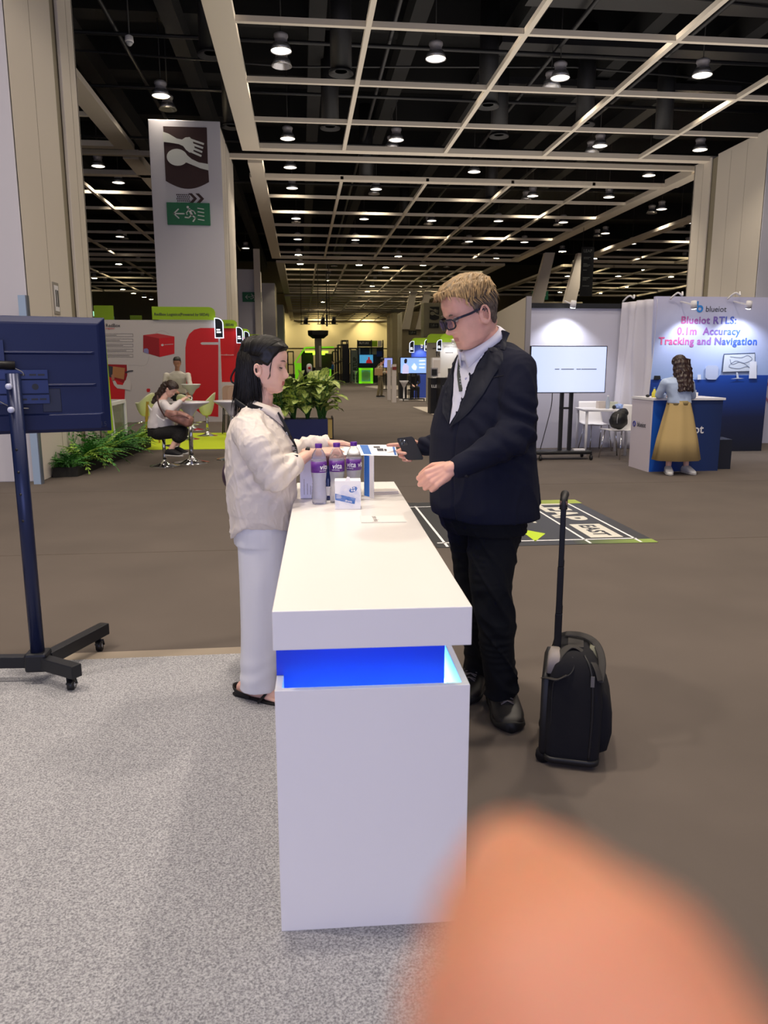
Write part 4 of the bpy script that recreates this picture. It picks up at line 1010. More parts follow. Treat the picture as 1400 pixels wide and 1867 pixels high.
# tail points at the back vent
jk.rings([[Vector(p) + Vector((dx, dy, 0)) for dx, dy in ((-.05, -.03), (.02, -.05), (.03, .03), (-.04, .05))] for p in ((0.877, 2.98, 1.135), (0.907, 2.98, 1.001), (0.923, 2.98, 0.92))], sm=True)
elb = lel.copy(); wri = Vector((0.565, 2.725, 1.102))
def jdisp(co, n):
    d = foldnoise(co, (4, 4, 5), .003, True, 3) - .001 + crease(co, (5, 5, 4), .004, 2, 8)
    de = (co - elb).length
    if de < .19 and co.y < 2.92:
        ph = (co.x * .55 + co.z * 1.0) * 95 + 3 * noise.noise(co * 9)
        d += .0065 * math.sin(ph) * G(de - .06, .085)
    if co.y > 3.15: d += .004 * math.sin((co.x * .8 + co.z) * 110 + 3 * noise.noise(co * 8))
    if co.z < 1.15 and co.y < 3.0: d += .003 * noise.noise(Vector((co.x * 9, co.y * 9, co.z * 2)))
    # front opening edge and back vent grooves
    q = (co - Vector((0.726, 3.03, 1.042)))
    if co.z < 1.27:
        s_ = q.dot(l); fr_ = q.dot(f)
        if fr_ > .05: d -= .006 * G(s_ - .055, .006)
        if fr_ < -.05: d -= .012 * G(s_ + .03, .008)
    return d
jacket = fuse(jk, 'jacket', [M_jacket], person_m, .0055, 4, None, jdisp)
BJ = bvh(jacket)
Z4 = lambda x, y: None
lap = [(0.733, 3.02, 1.567), (0.737, 3.02, 1.546), (0.722, 3.02, 1.554), (0.705, 3.02, 1.521), (0.671, 3.02, 1.47), (0.638, 3.02, 1.398), (0.61, 3.02, 1.333), (0.591, 3.02, 1.282), (0.566, 3.02, 1.23), (0.596, 3.02, 1.256), (0.633, 3.02, 1.299), (0.674, 3.02, 1.359), (0.714, 3.02, 1.427), (0.742, 3.02, 1.47), (0.749, 3.02, 1.51)]
drape(BJ, lap, off=.010, th=.004).build('lapel', mat('navy_lapel', '#1a1d29', .75, spec=.3), jacket)
col_ = [(0.766, 3.02, 1.621), (0.777, 3.02, 1.626), (0.793, 3.02, 1.59), (0.77, 3.02, 1.55), (0.753, 3.02, 1.529), (0.738, 3.02, 1.529), (0.718, 3.02, 1.518), (0.707, 3.02, 1.523), (0.726, 3.02, 1.558), (0.745, 3.02, 1.592)]
cl_ = [(0.769, 3.02, 1.598), (0.793, 3.02, 1.586), (0.773, 3.02, 1.546), (0.758, 3.02, 1.521), (0.745, 3.02, 1.527), (0.727, 3.02, 1.51), (0.71, 3.02, 1.521), (0.735, 3.02, 1.563)]
drape(BJ, cl_, off=.014, th=.006).build('jacket_collar', MATS['navy_lapel'], jacket)
fl_ = [(0.618, 3.02, 1.489), (0.606, 3.02, 1.453), (0.592, 3.02, 1.393), (0.577, 3.02, 1.329), (0.571, 3.02, 1.282), (0.565, 3.02, 1.243), (0.549, 3.02, 1.282), (0.555, 3.02, 1.329), (0.572, 3.02, 1.381), (0.593, 3.02, 1.436)]
drape(BJ, fl_, off=.010, th=.003).build('lapel', MATS['navy_lapel'], jacket)
shp = [(0.722, 3.02, 1.554), (0.687, 3.02, 1.558), (0.644, 3.02, 1.533), (0.622, 3.02, 1.508), (0.61, 3.02, 1.47), (0.598, 3.02, 1.415), (0.586, 3.02, 1.351), (0.576, 3.02, 1.291), (0.568, 3.02, 1.243), (0.591, 3.02, 1.286), (0.612, 3.02, 1.336), (0.64, 3.02, 1.4), (0.673, 3.02, 1.472), (0.707, 3.02, 1.523)]
drape(BJ, shp, off=.007, th=.002).build('shirt_front', M_shirt_m, jacket)
b = MB()
for p in ((0.658, 3.02, 1.48), (0.631, 3.02, 1.415)):
    h_ = BJ.ray_cast(Vector((p[0], 2.4, p[2])), Vector((0, 1, 0)))[0]
    if h_: b.cyl((h_.x, h_.y - .008, h_.z), (h_.x, h_.y - .012, h_.z), .005, n=12)
b.build('shirt_button', mat('button_lilac', '#b9b7cf', .4), jacket)
h_ = BJ.ray_cast(Vector((0.558, 2.4, 1.482)), Vector((0, 1, 0)))[0]
if h_: MB().cyl((h_.x, h_.y - .013, h_.z), (h_.x, h_.y - .019, h_.z), .0045, n=12).build('lapel_pin', mat('pin_white', '#e6d8d0', .3), jacket)
lp = drapeline(BJ, [(0.627, 3.02, 1.489), (0.623, 3.02, 1.461), (0.615, 3.02, 1.415), (0.612, 3.02, 1.368)], .01, .012)
ly = ribbon(lp, .022, .002, (-.3, -1, 0)).build('lanyard', mat('lanyard_dark', '#1d2622', .6), person_m)
b = MB()
for k in (3, 5, 7, 11, 13, 20, 22, 24):
    if k < len(lp): b.box(lp[k].x - .004, lp[k].y - .003, lp[k].z - .003, lp[k].x + .004, lp[k].y - .0015, lp[k].z + .002)
b.build('lanyard_print', mat('lanyard_print', '#9aa39c', .6), ly)
pk = drapeline(BJ, [(0.703, 3.02, 1.419), (0.721, 3.02, 1.423), (0.741, 3.02, 1.429)], .002, .001)
MB().tube(pk, .0018, 6).build('pocket_welt', M_lany, jacket)
bt = BJ.ray_cast(Vector((0.45, 2.4, 1.274)), Vector((0, 1, 0)))[0]
if bt: MB().cyl((bt.x, bt.y - .003, bt.z), (bt.x, bt.y - .008, bt.z), .008, n=14).build('button', M_lany, jacket)
b = MB()
for q in ((0.605, 2.72, 1.066), (0.595, 2.72, 1.07), (0.585, 2.72, 1.074)):
    h2 = BJ.ray_cast(Vector((q[0], 2.4, q[2])), Vector((0, 1, 0)))[0]
    if h2: b.cyl((h2.x, h2.y - .001, h2.z), (h2.x, h2.y - .005, h2.z), .005, n=10)
b.build('cuff_button', M_lany, jacket)
# shirt collar: standing band and two folded points
bk, ft = Vector((0.767, 3.03, 1.605)), Vector((0.627, 2.99, 1.503)); cc = (bk + ft) / 2; e1 = (ft - bk) / 2; e2 = l * .072; nn = e1.cross(e2).normalized()
if nn.z < 0: nn = -nn
rs = []
for (h0, k) in ((-.018, 1.10), (.016, 1.0)):
    rs.append([cc + e1 * math.cos(a) * k + e2 * math.sin(a) * k + nn * h0 for a in [2 * math.pi * i / 40 for i in range(40)]])
o2 = MB(); o2.rings(rs, cap=False); col1 = o2.build('shirt_collar', M_shirt_m, person_m, solid=.003)
for sg in (1, -1):
    A0 = [cc + e1 * math.cos(a) * 1.03 + e2 * math.sin(a) * 1.03 * sg + nn * .015 for a in [R(8 + 150 * i / 20) for i in range(21)]]
    A1 = [cc + e1 * math.cos(a) * (1.16 + .12 * (1 - i / 20)) + e2 * math.sin(a) * (1.22) * sg - nn * (.012 + .032 * max(0, 1 - i / 7)) for i, a in enumerate([R(14 + 144 * i / 20) for i in range(21)])]
    w = MB(); w.add(A0 + A1, [(i, i + 1, 22 + i, 21 + i) for i in range(20)], 0, True); w.build('collar_point', M_shirt_m, col1, solid=.003)
# cuffs, trousers, shoes
tr = MB()
torso(tr, [(Vector((0.726, 3.03, 0.94)), .165, .20), (Vector((0.728, 3.03, 0.872)), .165, .195), (Vector((0.734, 3.03, 0.802)), .15, .19)], f)
tr.chain([Vector((0.771, 2.97, 0.848)), Vector((0.753, 2.95, 0.74)), Vector((0.745, 2.93, 0.608)), Vector((0.767, 2.94, 0.465)), Vector((0.786, 2.96, 0.315)), Vector((0.814, 2.99, 0.168)), Vector((0.824, 3.01, 0.102))], [.112, .102, .088, .079, .072, .070, .070], 24)
tr.chain([Vector((0.703, 3.12, 0.819)), Vector((0.715, 3.14, 0.695)), Vector((0.738, 3.16, 0.518)), Vector((0.762, 3.2, 0.328)), Vector((0.79, 3.26, 0.148)), Vector((0.786, 3.28, 0.082))], [.108, .098, .086, .078, .074, .074], 24)
def tdisp(co, n):
    k = sm(.9, .35, co.z); a = .003 + .008 * k * sm(-.1, .3, .62 - co.z + .35)
    s_ = math.sin(co.z * 48 + co.x * 40 * math.sin(co.z * 7 + 1) + 9 * noise.noise(Vector((co.x * 5, co.y * 5, co.z * 6))))
    return a * s_ * .8 * max(0, noise.noise(Vector((co.x * 7, co.y * 7, co.z * 5 + 3))) + .1) + (.004 + .010 * k) * max(0, 1 - 5 * abs(noise.noise(Vector((co.x * 5, co.y * 5, co.z * 9 + co.x * 12))))) ** 1.2 + .004 * noise.noise(Vector((co.x * 9, co.y * 9, co.z * 12))) - .002
fuse(tr, 'trousers', [M_trous], person_m, .0055, 3, None, tdisp)
def shoe(an, d, L, w, name='shoe', m=None, ms=None, parent=None, chunky=1.0, lace=True):
    d = Vector(d).normalized(); s_ = d.cross(Vector((0, 0, 1))); an = Vector((an[0], an[1], max(0, an[2] - .08) if an[2] > .14 else 0)); hl = an - d * .07
    def sec(t_, hw, z0, z1, n=16): 
        c = hl + d * t_ * L; rg = []
        for k in range(n):
            a = 2 * math.pi * k / n; ca, sa = math.cos(a), math.sin(a); rg.append(c + s_ * hw * math.copysign(abs(ca) ** .7, ca) + Vector((0, 0, (z0 + z1) / 2 + (z1 - z0) / 2 * math.copysign(abs(sa) ** .8, sa))))
        return rg
    up_ = MB(); up_.rings([sec(t_, hw * w, .012, z1) for t_, hw, z1 in ((0, .25, .07), (.03, .42, .09), (.12, .47, .11), (.28, .47, .115), (.42, .49, .112), (.58, .52, .092), (.74, .54, .070), (.88, .46, .055), (.97, .28, .045), (1.0, .1, .03))])
    u = up_.build(name, m or M_shoe, parent)
    so = MB(); so.rings([sec(t_, hw * w, .0, z1) for t_, hw, z1 in ((-.02, .25, .03 * chunky), (.02, .48, .034 * chunky), (.2, .5, .03 * chunky), (.45, .49, .026 * chunky), (.7, .58, .026 * chunky), (.88, .52, .028 * chunky), (.98, .32, .034 * chunky), (1.02, .12, .036 * chunky))]); so.build('sole', ms or mat('black_rubber', '#0e0d0e', .6), u)
    if lace:
        lc = MB()
        for i in range(4):
            t_ = .44 + .065 * i; c = hl + d * t_ * L; z = .120 - .0115 * i; ww = .027
            lc.tube([c - s_ * ww + Vector((0, 0, z - .004)), c + d * .008 + Vector((0, 0, z + .006)), c + s_ * ww + d * .016 + Vector((0, 0, z - .006))], .003, 6)
            lc.tube([c + s_ * ww + Vector((0, 0, z - .004)), c + d * .008 + Vector((0, 0, z + .006)), c - s_ * ww + d * .016 + Vector((0, 0, z - .006))], .003, 6)
        lc.build('laces', mat('lace_grey', '#6a6364', .6), u)
    return u
sk = MB(); sk.chain([al + Vector((0, .01, .16)), al + Vector((0, 0, -.02)), al + Vector((-.01, -.115, -.047))], [.052, .050, .040]); sk.chain([ar + Vector((0, .01, .16)), ar + Vector((0, 0, -.02)), ar + Vector((-.042, -.10, -.047))], [.052, .050, .040]); fuse(sk, 'socks', [mat('black_sock', '#121214', .9)], person_m, .006, 2)
shoe(al, (-.08, -1, 0), .31, .124, parent=person_m, chunky=1.35); shoe(ar, (-.45, -.9, 0), .30, .118, parent=person_m, chunky=1.35)
# phone in the far hand
ph = T('phone', 'black smartphone in a black case, its camera side facing us, in the man\'s far hand', 'phone', (0.473, 3.36, 1.103))
M_ph = mat('phone_case', '#121113', .45)
p0, pu, pv = Vector((0.439, 3.375, 1.052)), Vector((.93, 0, 0)), Vector((0, 0, 1))
ang = R(-25.); pu = Vector((math.cos(R(14)), -.12, math.sin(R(14)))); pv = Vector((-math.sin(R(24)), .05, math.cos(R(24)))); pu = Vector((math.cos(R(-6)), 0, math.sin(R(4))))
A0, B0 = Vector((0.458, 3.375, 1.05)), Vector((0.535, 3.36, 1.053)); C0, D0 = Vector((0.485, 3.36, 1.158)), Vector((0.411, 3.375, 1.148))
def PQ(a, b_, y=0): return A0 * (1 - a) * (1 - b_) + B0 * a * (1 - b_) + C0 * a * b_ + D0 * (1 - a) * b_ + Vector((0, y, 0))
rr = rrect(1, 1, .14, 5)
MB().rings([[PQ(*q, y) for q in rr] for y in (-.006, .006)], sm=False).build('case', M_ph, ph, bevel=.0015)
cm = rrect(.42, .30, .08, 4)
cam_b = MB().rings([[PQ(.10 + q[0], .66 + q[1], y) for q in cm] for y in (-.0085, -.005)], sm=False).build('camera_bump', mat('phone_glass', '#0a0a0c', .15), ph, bevel=.0008)
b = MB()
for q in ((.20, .89), (.20, .74), (.38, .82)): c = PQ(*q, -.009); b.cyl(c, c + Vector((0, -.002, 0)), .0058, n=16)
b.build('camera_lens', mat('lens_ring', '#5b6270', .15, .5), cam_b)

# ---------------------------------------------------------------- the woman
fw = Vector((.985, -.10, 0)).normalized(); lw = Vector((0, 0, 1)).cross(fw)   # lw = her left (away from us)
Hw = frame((-0.15, 3.35, 1.463), (.97, -.22, -.05), 0); SW = .965
wo = MB(); head(wo, Hw, HEADF, True, SW)
wn = Vector((-0.189, 3.36, 1.275)); wo.chain([Hw @ (Vector((-.028, 0, -.05)) * SW), Vector((-0.171, 3.355, 1.322)), wn], [.050, .050, .058])
wsh = Vector((-0.201, 3.36, 1.177)); wpel = Vector((-0.186, 3.36, 0.752))
torso(wo, [(wsh + Vector((0, 0, .05)), .05, .08), (wsh, .085, .13), (Vector((-0.184, 3.36, 1.033)), .10, .12), (wpel, .10, .13), (wpel - Vector((0, 0, .06)), .08, .1)], fw)
rs_, re_, rw_ = Vector((-0.221, 3.19, 1.21)), Vector((-0.118, 3.13, 1.027)), Vector((0.033, 3.36, 1.088))
ls_, le_, lw_ = Vector((-0.206, 3.53, 1.182)), Vector((-0.095, 3.58, 1.039)), Vector((0.101, 3.53, 1.114))
wo.chain([wsh, rs_, re_, Vector((-0.04, 3.24, 1.056)), rw_], [.055, .045, .036, .031, .0225]); wo.chain([wsh, ls_, le_, lw_], [.055, .045, .036, .0225])
wr_ar, wr_al = Vector((-.255, 3.27, .09)), Vector((-.12, 3.44, .09))
wo.chain([wpel - lw * .07, Vector((-0.193, 3.3, 0.481)), wr_ar], [.08, .05, .034]); wo.chain([wpel + lw * .07, Vector((-0.17, 3.46, 0.432)), wr_al], [.08, .05, .034])
def barefoot(mb, an, d, sc=.92):
    d = Vector(d).normalized(); s_ = d.cross(Vector((0, 0, 1))); a = Vector((an[0], an[1], 0))
    mb.chain([a - d * .04 + Vector((0, 0, .045)), a + Vector((0, 0, .075)), a + d * .06 + Vector((0, 0, .055)), a + d * .12 + Vector((0, 0, .035))], [.030, .034, .032, .024])
    mb.chain([a - d * .04 + Vector((0, 0, .04)), a + d * .12 + Vector((0, 0, .03)) + s_ * .0], [.03, .022])
    for i, (o_, L_, r_) in enumerate(((-.030, .175, .012), (-.014, .180, .009), (0, .174, .0085), (.013, .166, .008), (.026, .156, .0075))):
        mb.cap(a + d * .10 + s_ * o_ * .9 + Vector((0, 0, .03)), a + d * L_ + s_ * o_ * 1.1 + Vector((0, 0, .024)), .015 if i == 0 else .012, r_, 10)
barefoot(wo, wr_ar, (.86, -.5, 0)); barefoot(wo, wr_al, (.9, -.42, 0))
hand(wo, rw_ + Vector((.004, 0, 0)), (.97, .12, .03), (.08, .35, -.9), 1, [(8, 18, 12), (14, 24, 18), (20, 30, 20), (26, 34, 24)], [(.6, -.6, .2), (.9, -.3, .25), (.95, -.1, .2)], .90)
hand(wo, lw_ + Vector((.004, 0, .0)), (.97, -.10, -.08), (-.05, -.35, -.9), -1, [(12, 20, 14), (16, 24, 16), (20, 28, 18), (24, 30, 20)], [(.8, .4, .5), (.95, .1, .3), (.98, -.1, .2)], .90)
def pick_w(c, n):
    q = Hw.inverted() @ c / SW
    return 1 if abs(q.y) < .020 and -.081 < q.z < -.063 and q.x > .084 - q.y * q.y * 20 else 0
person_w = fuse(wo, 'person', [M_skin_w, M_lip_w], None, .0034, 3, pick_w)
tag(person_w, 'standing person with long black hair, cream shirt and white trousers at the counter\'s left side', 'person')
# hair: cap, falling mass, locks
zl_w = [(-.12, -.2), (-.035, -.2), (-.028, -.06), (-.02, .008), (.0, .010), (.012, .002), (.03, -.004), (.042, .012), (.055, .034), (.075, .058), (.10, .072)]
thw = lambda p: .010 + .006 * sm(.04, .1, p.z) + .010 * sm(-.03, -.09, p.x)
hw = hair_shell(Hw, HEADF, SW, zl_w, thw, 'hair', M_hair_w, person_w, fem=True, disp=.0035)
def hs(z, cx, cy, rx, ry): return [Hw @ (Vector((cx + rx * math.cos(a), cy + ry * math.sin(a), z)) * SW) for a in [2 * math.pi * k / 40 for k in range(40)]]
ms = MB(); ms.ell(Hw @ (Vector((-.018, 0, .028)) * SW), (.094, .078, .086), 24, rot=Hw.to_3x3())
ms.chain([Hw @ (Vector((-.045, 0, .03)) * SW), Hw @ (Vector((-.058, 0, -.04)) * SW)], [.078, .074], 24)
ms.rings([hs(.05, -.045, 0, .058, .074), hs(.02, -.052, 0, .064, .084), hs(-.03, -.062, 0, .060, .088), hs(-.07, -.066, 0, .058, .090), hs(-.11, -.066, 0, .056, .088), hs(-.15, -.062, 0, .052, .086), hs(-.185, -.064, 0, .044, .084), hs(-.215, -.078, 0, .034, .078), hs(-.235, -.095, 0, .018, .06)])
def hd(co, n):
    q = Hw.inverted() @ co
    return .006 * noise.noise(Vector((q.x * 45, q.y * 55, q.z * 5))) + .003 * noise.noise(Vector((q.x * 120, q.y * 120, q.z * 12)))
fuse(ms, 'hair_fall', [M_hair_w], hw, .004, 2, None, hd)
lk = MB(); r3 = random.Random(11)
for i in range(420):
    a = r3.uniform(R(-165), R(-15)) if r3.random() < .75 else r3.uniform(R(15), R(165)); top = r3.random()
    z0 = r3.uniform(.07, .118) if top < .6 else r3.uniform(-.02, .05); pts = []
    ex = r3.uniform(-.02, .03); zend = r3.uniform(-.20, -.13) if r3.random() < .8 else r3.uniform(-.26, -.2)
    cx = -.055 + .05 * math.cos(a)
    if cx > -.012: cx = -.012 - r3.random() * .02; zend = r3.uniform(-.13, -.06)
    for k in range(8):
        t_ = k / 7; z = z0 + (zend - z0) * t_
        rx = .058 + .006 * math.sin(3 * t_); ry = itp([(-.26, .078), (-.15, .090), (-.07, .094), (0, .088), (.05, .078), (.08, .066)], z)[0]
        q = Vector((-.060 + rx * math.cos(a) * 1.06 + ex * t_ * t_ - .012 * sm(-.1, -.22, z), ry * math.sin(a) * 1.03, z))
        if z > .02: kk = math.sqrt(max(.02, 1 - ((z - .02) / .105) ** 2)); q.x = -.02 + (q.x + .02) * kk; q.y *= kk
        if q.x > -.02 and z > -.06: q.x = -.02
        pts.append(Hw @ (q * SW))
    rr = r3.uniform(.001, .0022); lk.tube(pts, [rr * .6, rr, rr, rr, rr, rr * .9, rr * .6, rr * .15], 5)
lk.build('hair_locks', M_hair_w, hw)
lk = MB()   # swept side hair from the parting over the ear
for i in range(260):
    s_ = -1 if i % 4 else 1; t0 = r3.random(); x0 = .085 - .16 * t0 * r3.random(); y0 = s_ * r3.uniform(.004, .03); pts = []
    zt = .112 - 3.4 * (x0 - 0) ** 2 * .9
    for k in range(7):
        t_ = k / 6; ang = t_ * R(78)
        x = x0 * (1 - t_ * .55) - .030 * t_ - .012; z = (zt + .012) * math.cos(ang) + .0 + .012 * t_
        p = headpt(HEADF, math.atan2(s_ * max(.02, math.sin(ang)), (x + .0) / .095 + 1e-4), max(-.02, min(.112, z * .96)), True)
        c = Vector((-.005, 0, -.01)); pts.append(Hw @ ((p + (p - c).normalized() * (thw(p) + .0015)) * SW))
    rr = r3.uniform(.0008, .0016); lk.tube(pts, [rr * .5, rr, rr, rr, rr, rr * .8, rr * .3], 5)
lk.build('swept_locks', M_hair_w, hw)
lp_ = MB()
for k in range(4):
    o_ = .004 * k
    lp_.tube([Vector(p) + Vector((0, .006 * k, 0)) for p in spline([(-0.247, 3.34, 1.49), (-0.259, 3.34, 1.468), (-0.281, 3.34, 1.443), (-0.296, 3.34, 1.411), (-0.287, 3.34, 1.392), (-0.253, 3.34, 1.388), (-0.226, 3.34, 1.39)], 6)], .0042 - .0005 * k, 6)
lp_.build('loose_loop', M_hair_w, hw)
fr = MB()
for i in range(4): fr.tube([Hw @ (Vector(p) * SW) for p in spline([(.046 + .001 * i, -.070, .03), (.044 - .001 * i, -.0785, -.01), (.040 + .001 * i, -.0780, -.035 - .002 * i), (.030 + .001 * i, -.076, -.055)], 5)], [.0014 * (1 - k / 17) + .0002 for k in range(16)], 5)
fr.build('side_wisp', M_hair_w, hw)
b = MB()
for sy in (1, -1): b.tube([Hw @ (Vector((headpt(HEADF, math.atan2(sy * y * 1.15, .083), .022, True).x + .002, sy * y, .021 + .005 * math.sin((y - .015) * 75))) * SW) for y in (.016, .023, .031, .039, .047, .052)], [.0008, .0018, .002, .0018, .0013, .0006], 6)
b.build('eyebrows', mat('brow_dark', '#3a2a26', .6), person_w)
b = MB()
for sy in (1, -1): b.tube([Hw @ (Vector((.0855 - (abs(y - .03) * .32) - .004, sy * y, -.003 - .003 * math.cos((y - .033) * 90))) * SW) for y in (.020, .026, .033, .040, .047, .051)], [.0010, .0022, .0026, .0026, .0024, .0010], 6)
b.build('eyelashes', mat('lash_black', '#1a1312', .5), person_w)
# shirt
st_ = MB()
torso(st_, [ax((-0.179, 3.36, 1.289), .052, .066), ax((-0.189, 3.36, 1.266), .075, .11), ax((-0.195, 3.36, 1.238), .100, .155), ax((-0.194, 3.36, 1.189), .125, .185), ax((-0.184, 3.36, 1.129), .143, .195), ax((-0.18, 3.36, 1.033), .150, .200), ax((-0.179, 3.36, 0.912), .146, .205), ax((-0.181, 3.36, 0.839), .140, .200)], fw, 48)
# hem curved: long front and back tails, cut up at the sides
f2, l2 = fw, lw; rs = []
c0 = Vector((-0.18, 3.36, 0.851))
for k in range(3):
    rg = []
    for j in range(48):
        a = 2 * math.pi * j / 48; cc_, ss = math.cos(a), math.sin(a); q = (abs(cc_) ** 2.4 + abs(ss) ** 2.4) ** (-1 / 2.4)
        dz = -(.02 + .085 * abs(cc_) ** 1.2 + (.03 if cc_ < 0 else 0) * abs(cc_)) * (k / 2)
        rg.append(c0 + f2 * .139 * cc_ * q + l2 * .198 * ss * q + Vector((0, 0, dz)))
    rs.append(rg)
st_.rings(rs)
st_.chain([Vector((-0.212, 3.26, 1.236)), rs_ + Vector((0, 0, -.01)), Vector((-0.184, 3.12, 1.143)), re_ + Vector((-.008, 0, .0)), Vector((-0.078, 3.17, 1.043)), Vector((-0.049, 3.22, 1.055))], [.062, .072, .074, .072, .056, .05], 20)
st_.chain([Vector((-0.195, 3.45, 1.217)), ls_, Vector((-0.155, 3.58, 1.119)), le_, Vector((0.021, 3.56, 1.101)), Vector((0.091, 3.535, 1.111))], [.062, .068, .068, .060, .044, .036], 20)
def sdisp(co, n):
    d = crease(co, (8, 8, 4), .0075, 1) + crease(co, (17, 17, 9), .004, 5) + crease(co, (34, 34, 22), .002, 9) + .003 * noise.noise(Vector((co.x * 5, co.y * 5, co.z * 4))) - .003
    de = (co - re_).length
    if de < .2 and co.y < 3.3: d += .005 * math.sin((co.x * .8 - co.z * .9) * 105 + 3 * noise.noise(co * 10)) * G(de - .05, .09)
    if co.y > 3.48 and co.z > .98: d += .004 * math.sin(co.x * 140 + 3 * noise.noise(co * 12))
    return d
shirt = fuse(st_, 'shirt', [M_shirt_w], person_w, .005, 3, None, sdisp)
cf = MB(); cp = Vector((-0.045, 3.225, 1.056)); cd_ = (Vector((-0.024, 3.25, 1.064)) - Vector((-0.078, 3.17, 1.043))).normalized()
cf.tube([cp - cd_ * .035, cp - cd_ * .02, cp + cd_ * .02, cp + cd_ * .026], [.047, .052, .047, .040], 24); cf.build('rolled_cuff', M_shirt_w, shirt)
BS = bvh(shirt)
# shirt collar
bk, ft = Vector((-0.241, 3.36, 1.322)), Vector((-0.095, 3.34, 1.267)); cc = (bk + ft) / 2; e1 = (ft - bk) / 2; e2 = lw * .070; nn = Vector((0, 0, 1))
rs = [[cc + e1 * math.cos(a) * k + e2 * math.sin(a) * k + nn * h0 for a in [2 * math.pi * i / 40 for i in range(40)]] for h0, k in ((-.02, 1.25), (.018, 1.0))]
col2 = MB().rings(rs, cap=False).build('shirt_collar', M_shirt_w, person_w, solid=.003)
for sg in (1, -1):
    A0 = [cc + e1 * math.cos(a) * 1.03 + e2 * math.sin(a) * 1.03 * sg + nn * .017 for a in [R(10 + 160 * i / 20) for i in range(21)]]
    A1 = [cc + e1 * math.cos(a) * (1.32) + e2 * math.sin(a) * 1.32 * sg - nn * (.010 + .045 * max(0, 1 - i / 8)) for i, a in enumerate([R(16 + 154 * i / 20) for i in range(21)])]
    MB().add(A0 + A1, [(i, i + 1, 22 + i, 21 + i) for i in range(20)], 0, True).build('collar_point', M_shirt_w, col2, solid=.003)
pl = drapeline(BS, [(-0.242, 3.3, 1.352), (-0.225, 3.3, 1.325), (-0.203, 3.3, 1.302)], .01, .006)
lps = spline([(-0.22, 3.22, 1.306), (-0.176, 3.22, 1.288), (-0.137, 3.22, 1.268), (-0.097, 3.22, 1.229), (-0.067, 3.22, 1.183), (-0.043, 3.22, 1.137), (-0.03, 3.22, 1.096)], 6)
lp2 = drapeline(BS, lps[::3] + [lps[-1]], .01, .011, n=3)
lyw = ribbon(lp2, .020, .002, (0, -1, .2)).build('lanyard', M_lany, person_w)
b = MB()
for k in range(6, len(lp2) - 2, 9):
    for q in range(3): p = lp2[k + q]; b.box(p.x - .004, p.y - .003, p.z - .004, p.x + .004, p.y - .0012, p.z + .003)
b.build('lanyard_print', mat('lanyard_print_white', '#d0d0d4', .6), lyw)
lp3 = drapeline(BS, [(-0.103, 3.3, 1.269), (-0.081, 3.3, 1.232), (-0.057, 3.3, 1.181), (-0.039, 3.3, 1.122)], .01, .004)
ribbon(lp3, .012, .002, (.6, -1, 0)).build('lanyard_back_strap', M_lany, lyw)
nb = MB(); nb.tube([Hw @ (Vector(p) * SW) for p in ((-.125, -.02, -.150), (-.112, -.075, -.156), (-.075, -.105, -.172), (-.035, -.108, -.196), (-.01, -.105, -.215))], .013, 8, flat=.35, up=(1, 0, 0)); nb.build('neck_strap', M_lany, lyw)
# watch, trousers, sandals
wt = MB(); wp = rw_ + Vector((-.012, -.002, .001)); wt.tube([wp - Vector((.006, 0, -.001)), wp + Vector((.006, .001, 0))], [.0265, .0265], 24); wt.ell(wp + Vector((.0, -.020, .018)), (.011, .009, .009), 12); wt.build('wrist_band', M_black, person_w)
tw = MB()
torso(tw, [(Vector((-0.177, 3.36, 0.876)), .11, .165), (Vector((-0.18, 3.36, 0.765)), .125, .18), (Vector((-0.185, 3.36, 0.703)), .12, .18)], fw)
tw.rings([[Vector((c[0], c[1], c[2])) + fw * rx * math.cos(a) + lw * ry * math.sin(a) for a in [2 * math.pi * k / 28 for k in range(28)]] for c, rx, ry in (((-0.182, 3.28, 0.757), .11, .09), ((-0.189, 3.26, 0.542), .098, .088), ((-0.2, 3.25, 0.321), .088, .082), ((-0.213, 3.25, 0.143), .083, .080), ((-0.218, 3.25, 0.055), .081, .080))])
tw.rings([[Vector((c[0], c[1], c[2])) + fw * rx * math.cos(a) + lw * ry * math.sin(a) for a in [2 * math.pi * k / 28 for k in range(28)]] for c, rx, ry in (((-0.176, 3.44, 0.722), .11, .09), ((-0.172, 3.44, 0.49), .095, .088), ((-0.169, 3.44, 0.252), .086, .082), ((-0.166, 3.44, 0.076), .083, .08), ((-0.165, 3.44, 0.022), .083, .08))])
fuse(tw, 'trousers', [M_trous_w], person_w, .0055, 3, None, lambda co, n: .0035 * noise.noise(Vector((co.x * 22, co.y * 22, co.z * 2.2))) * sm(1.0, .6, co.z) + .002 * math.sin(co.z * 60 + 5 * noise.noise(co * 6)) * sm(.35, .1, co.z))
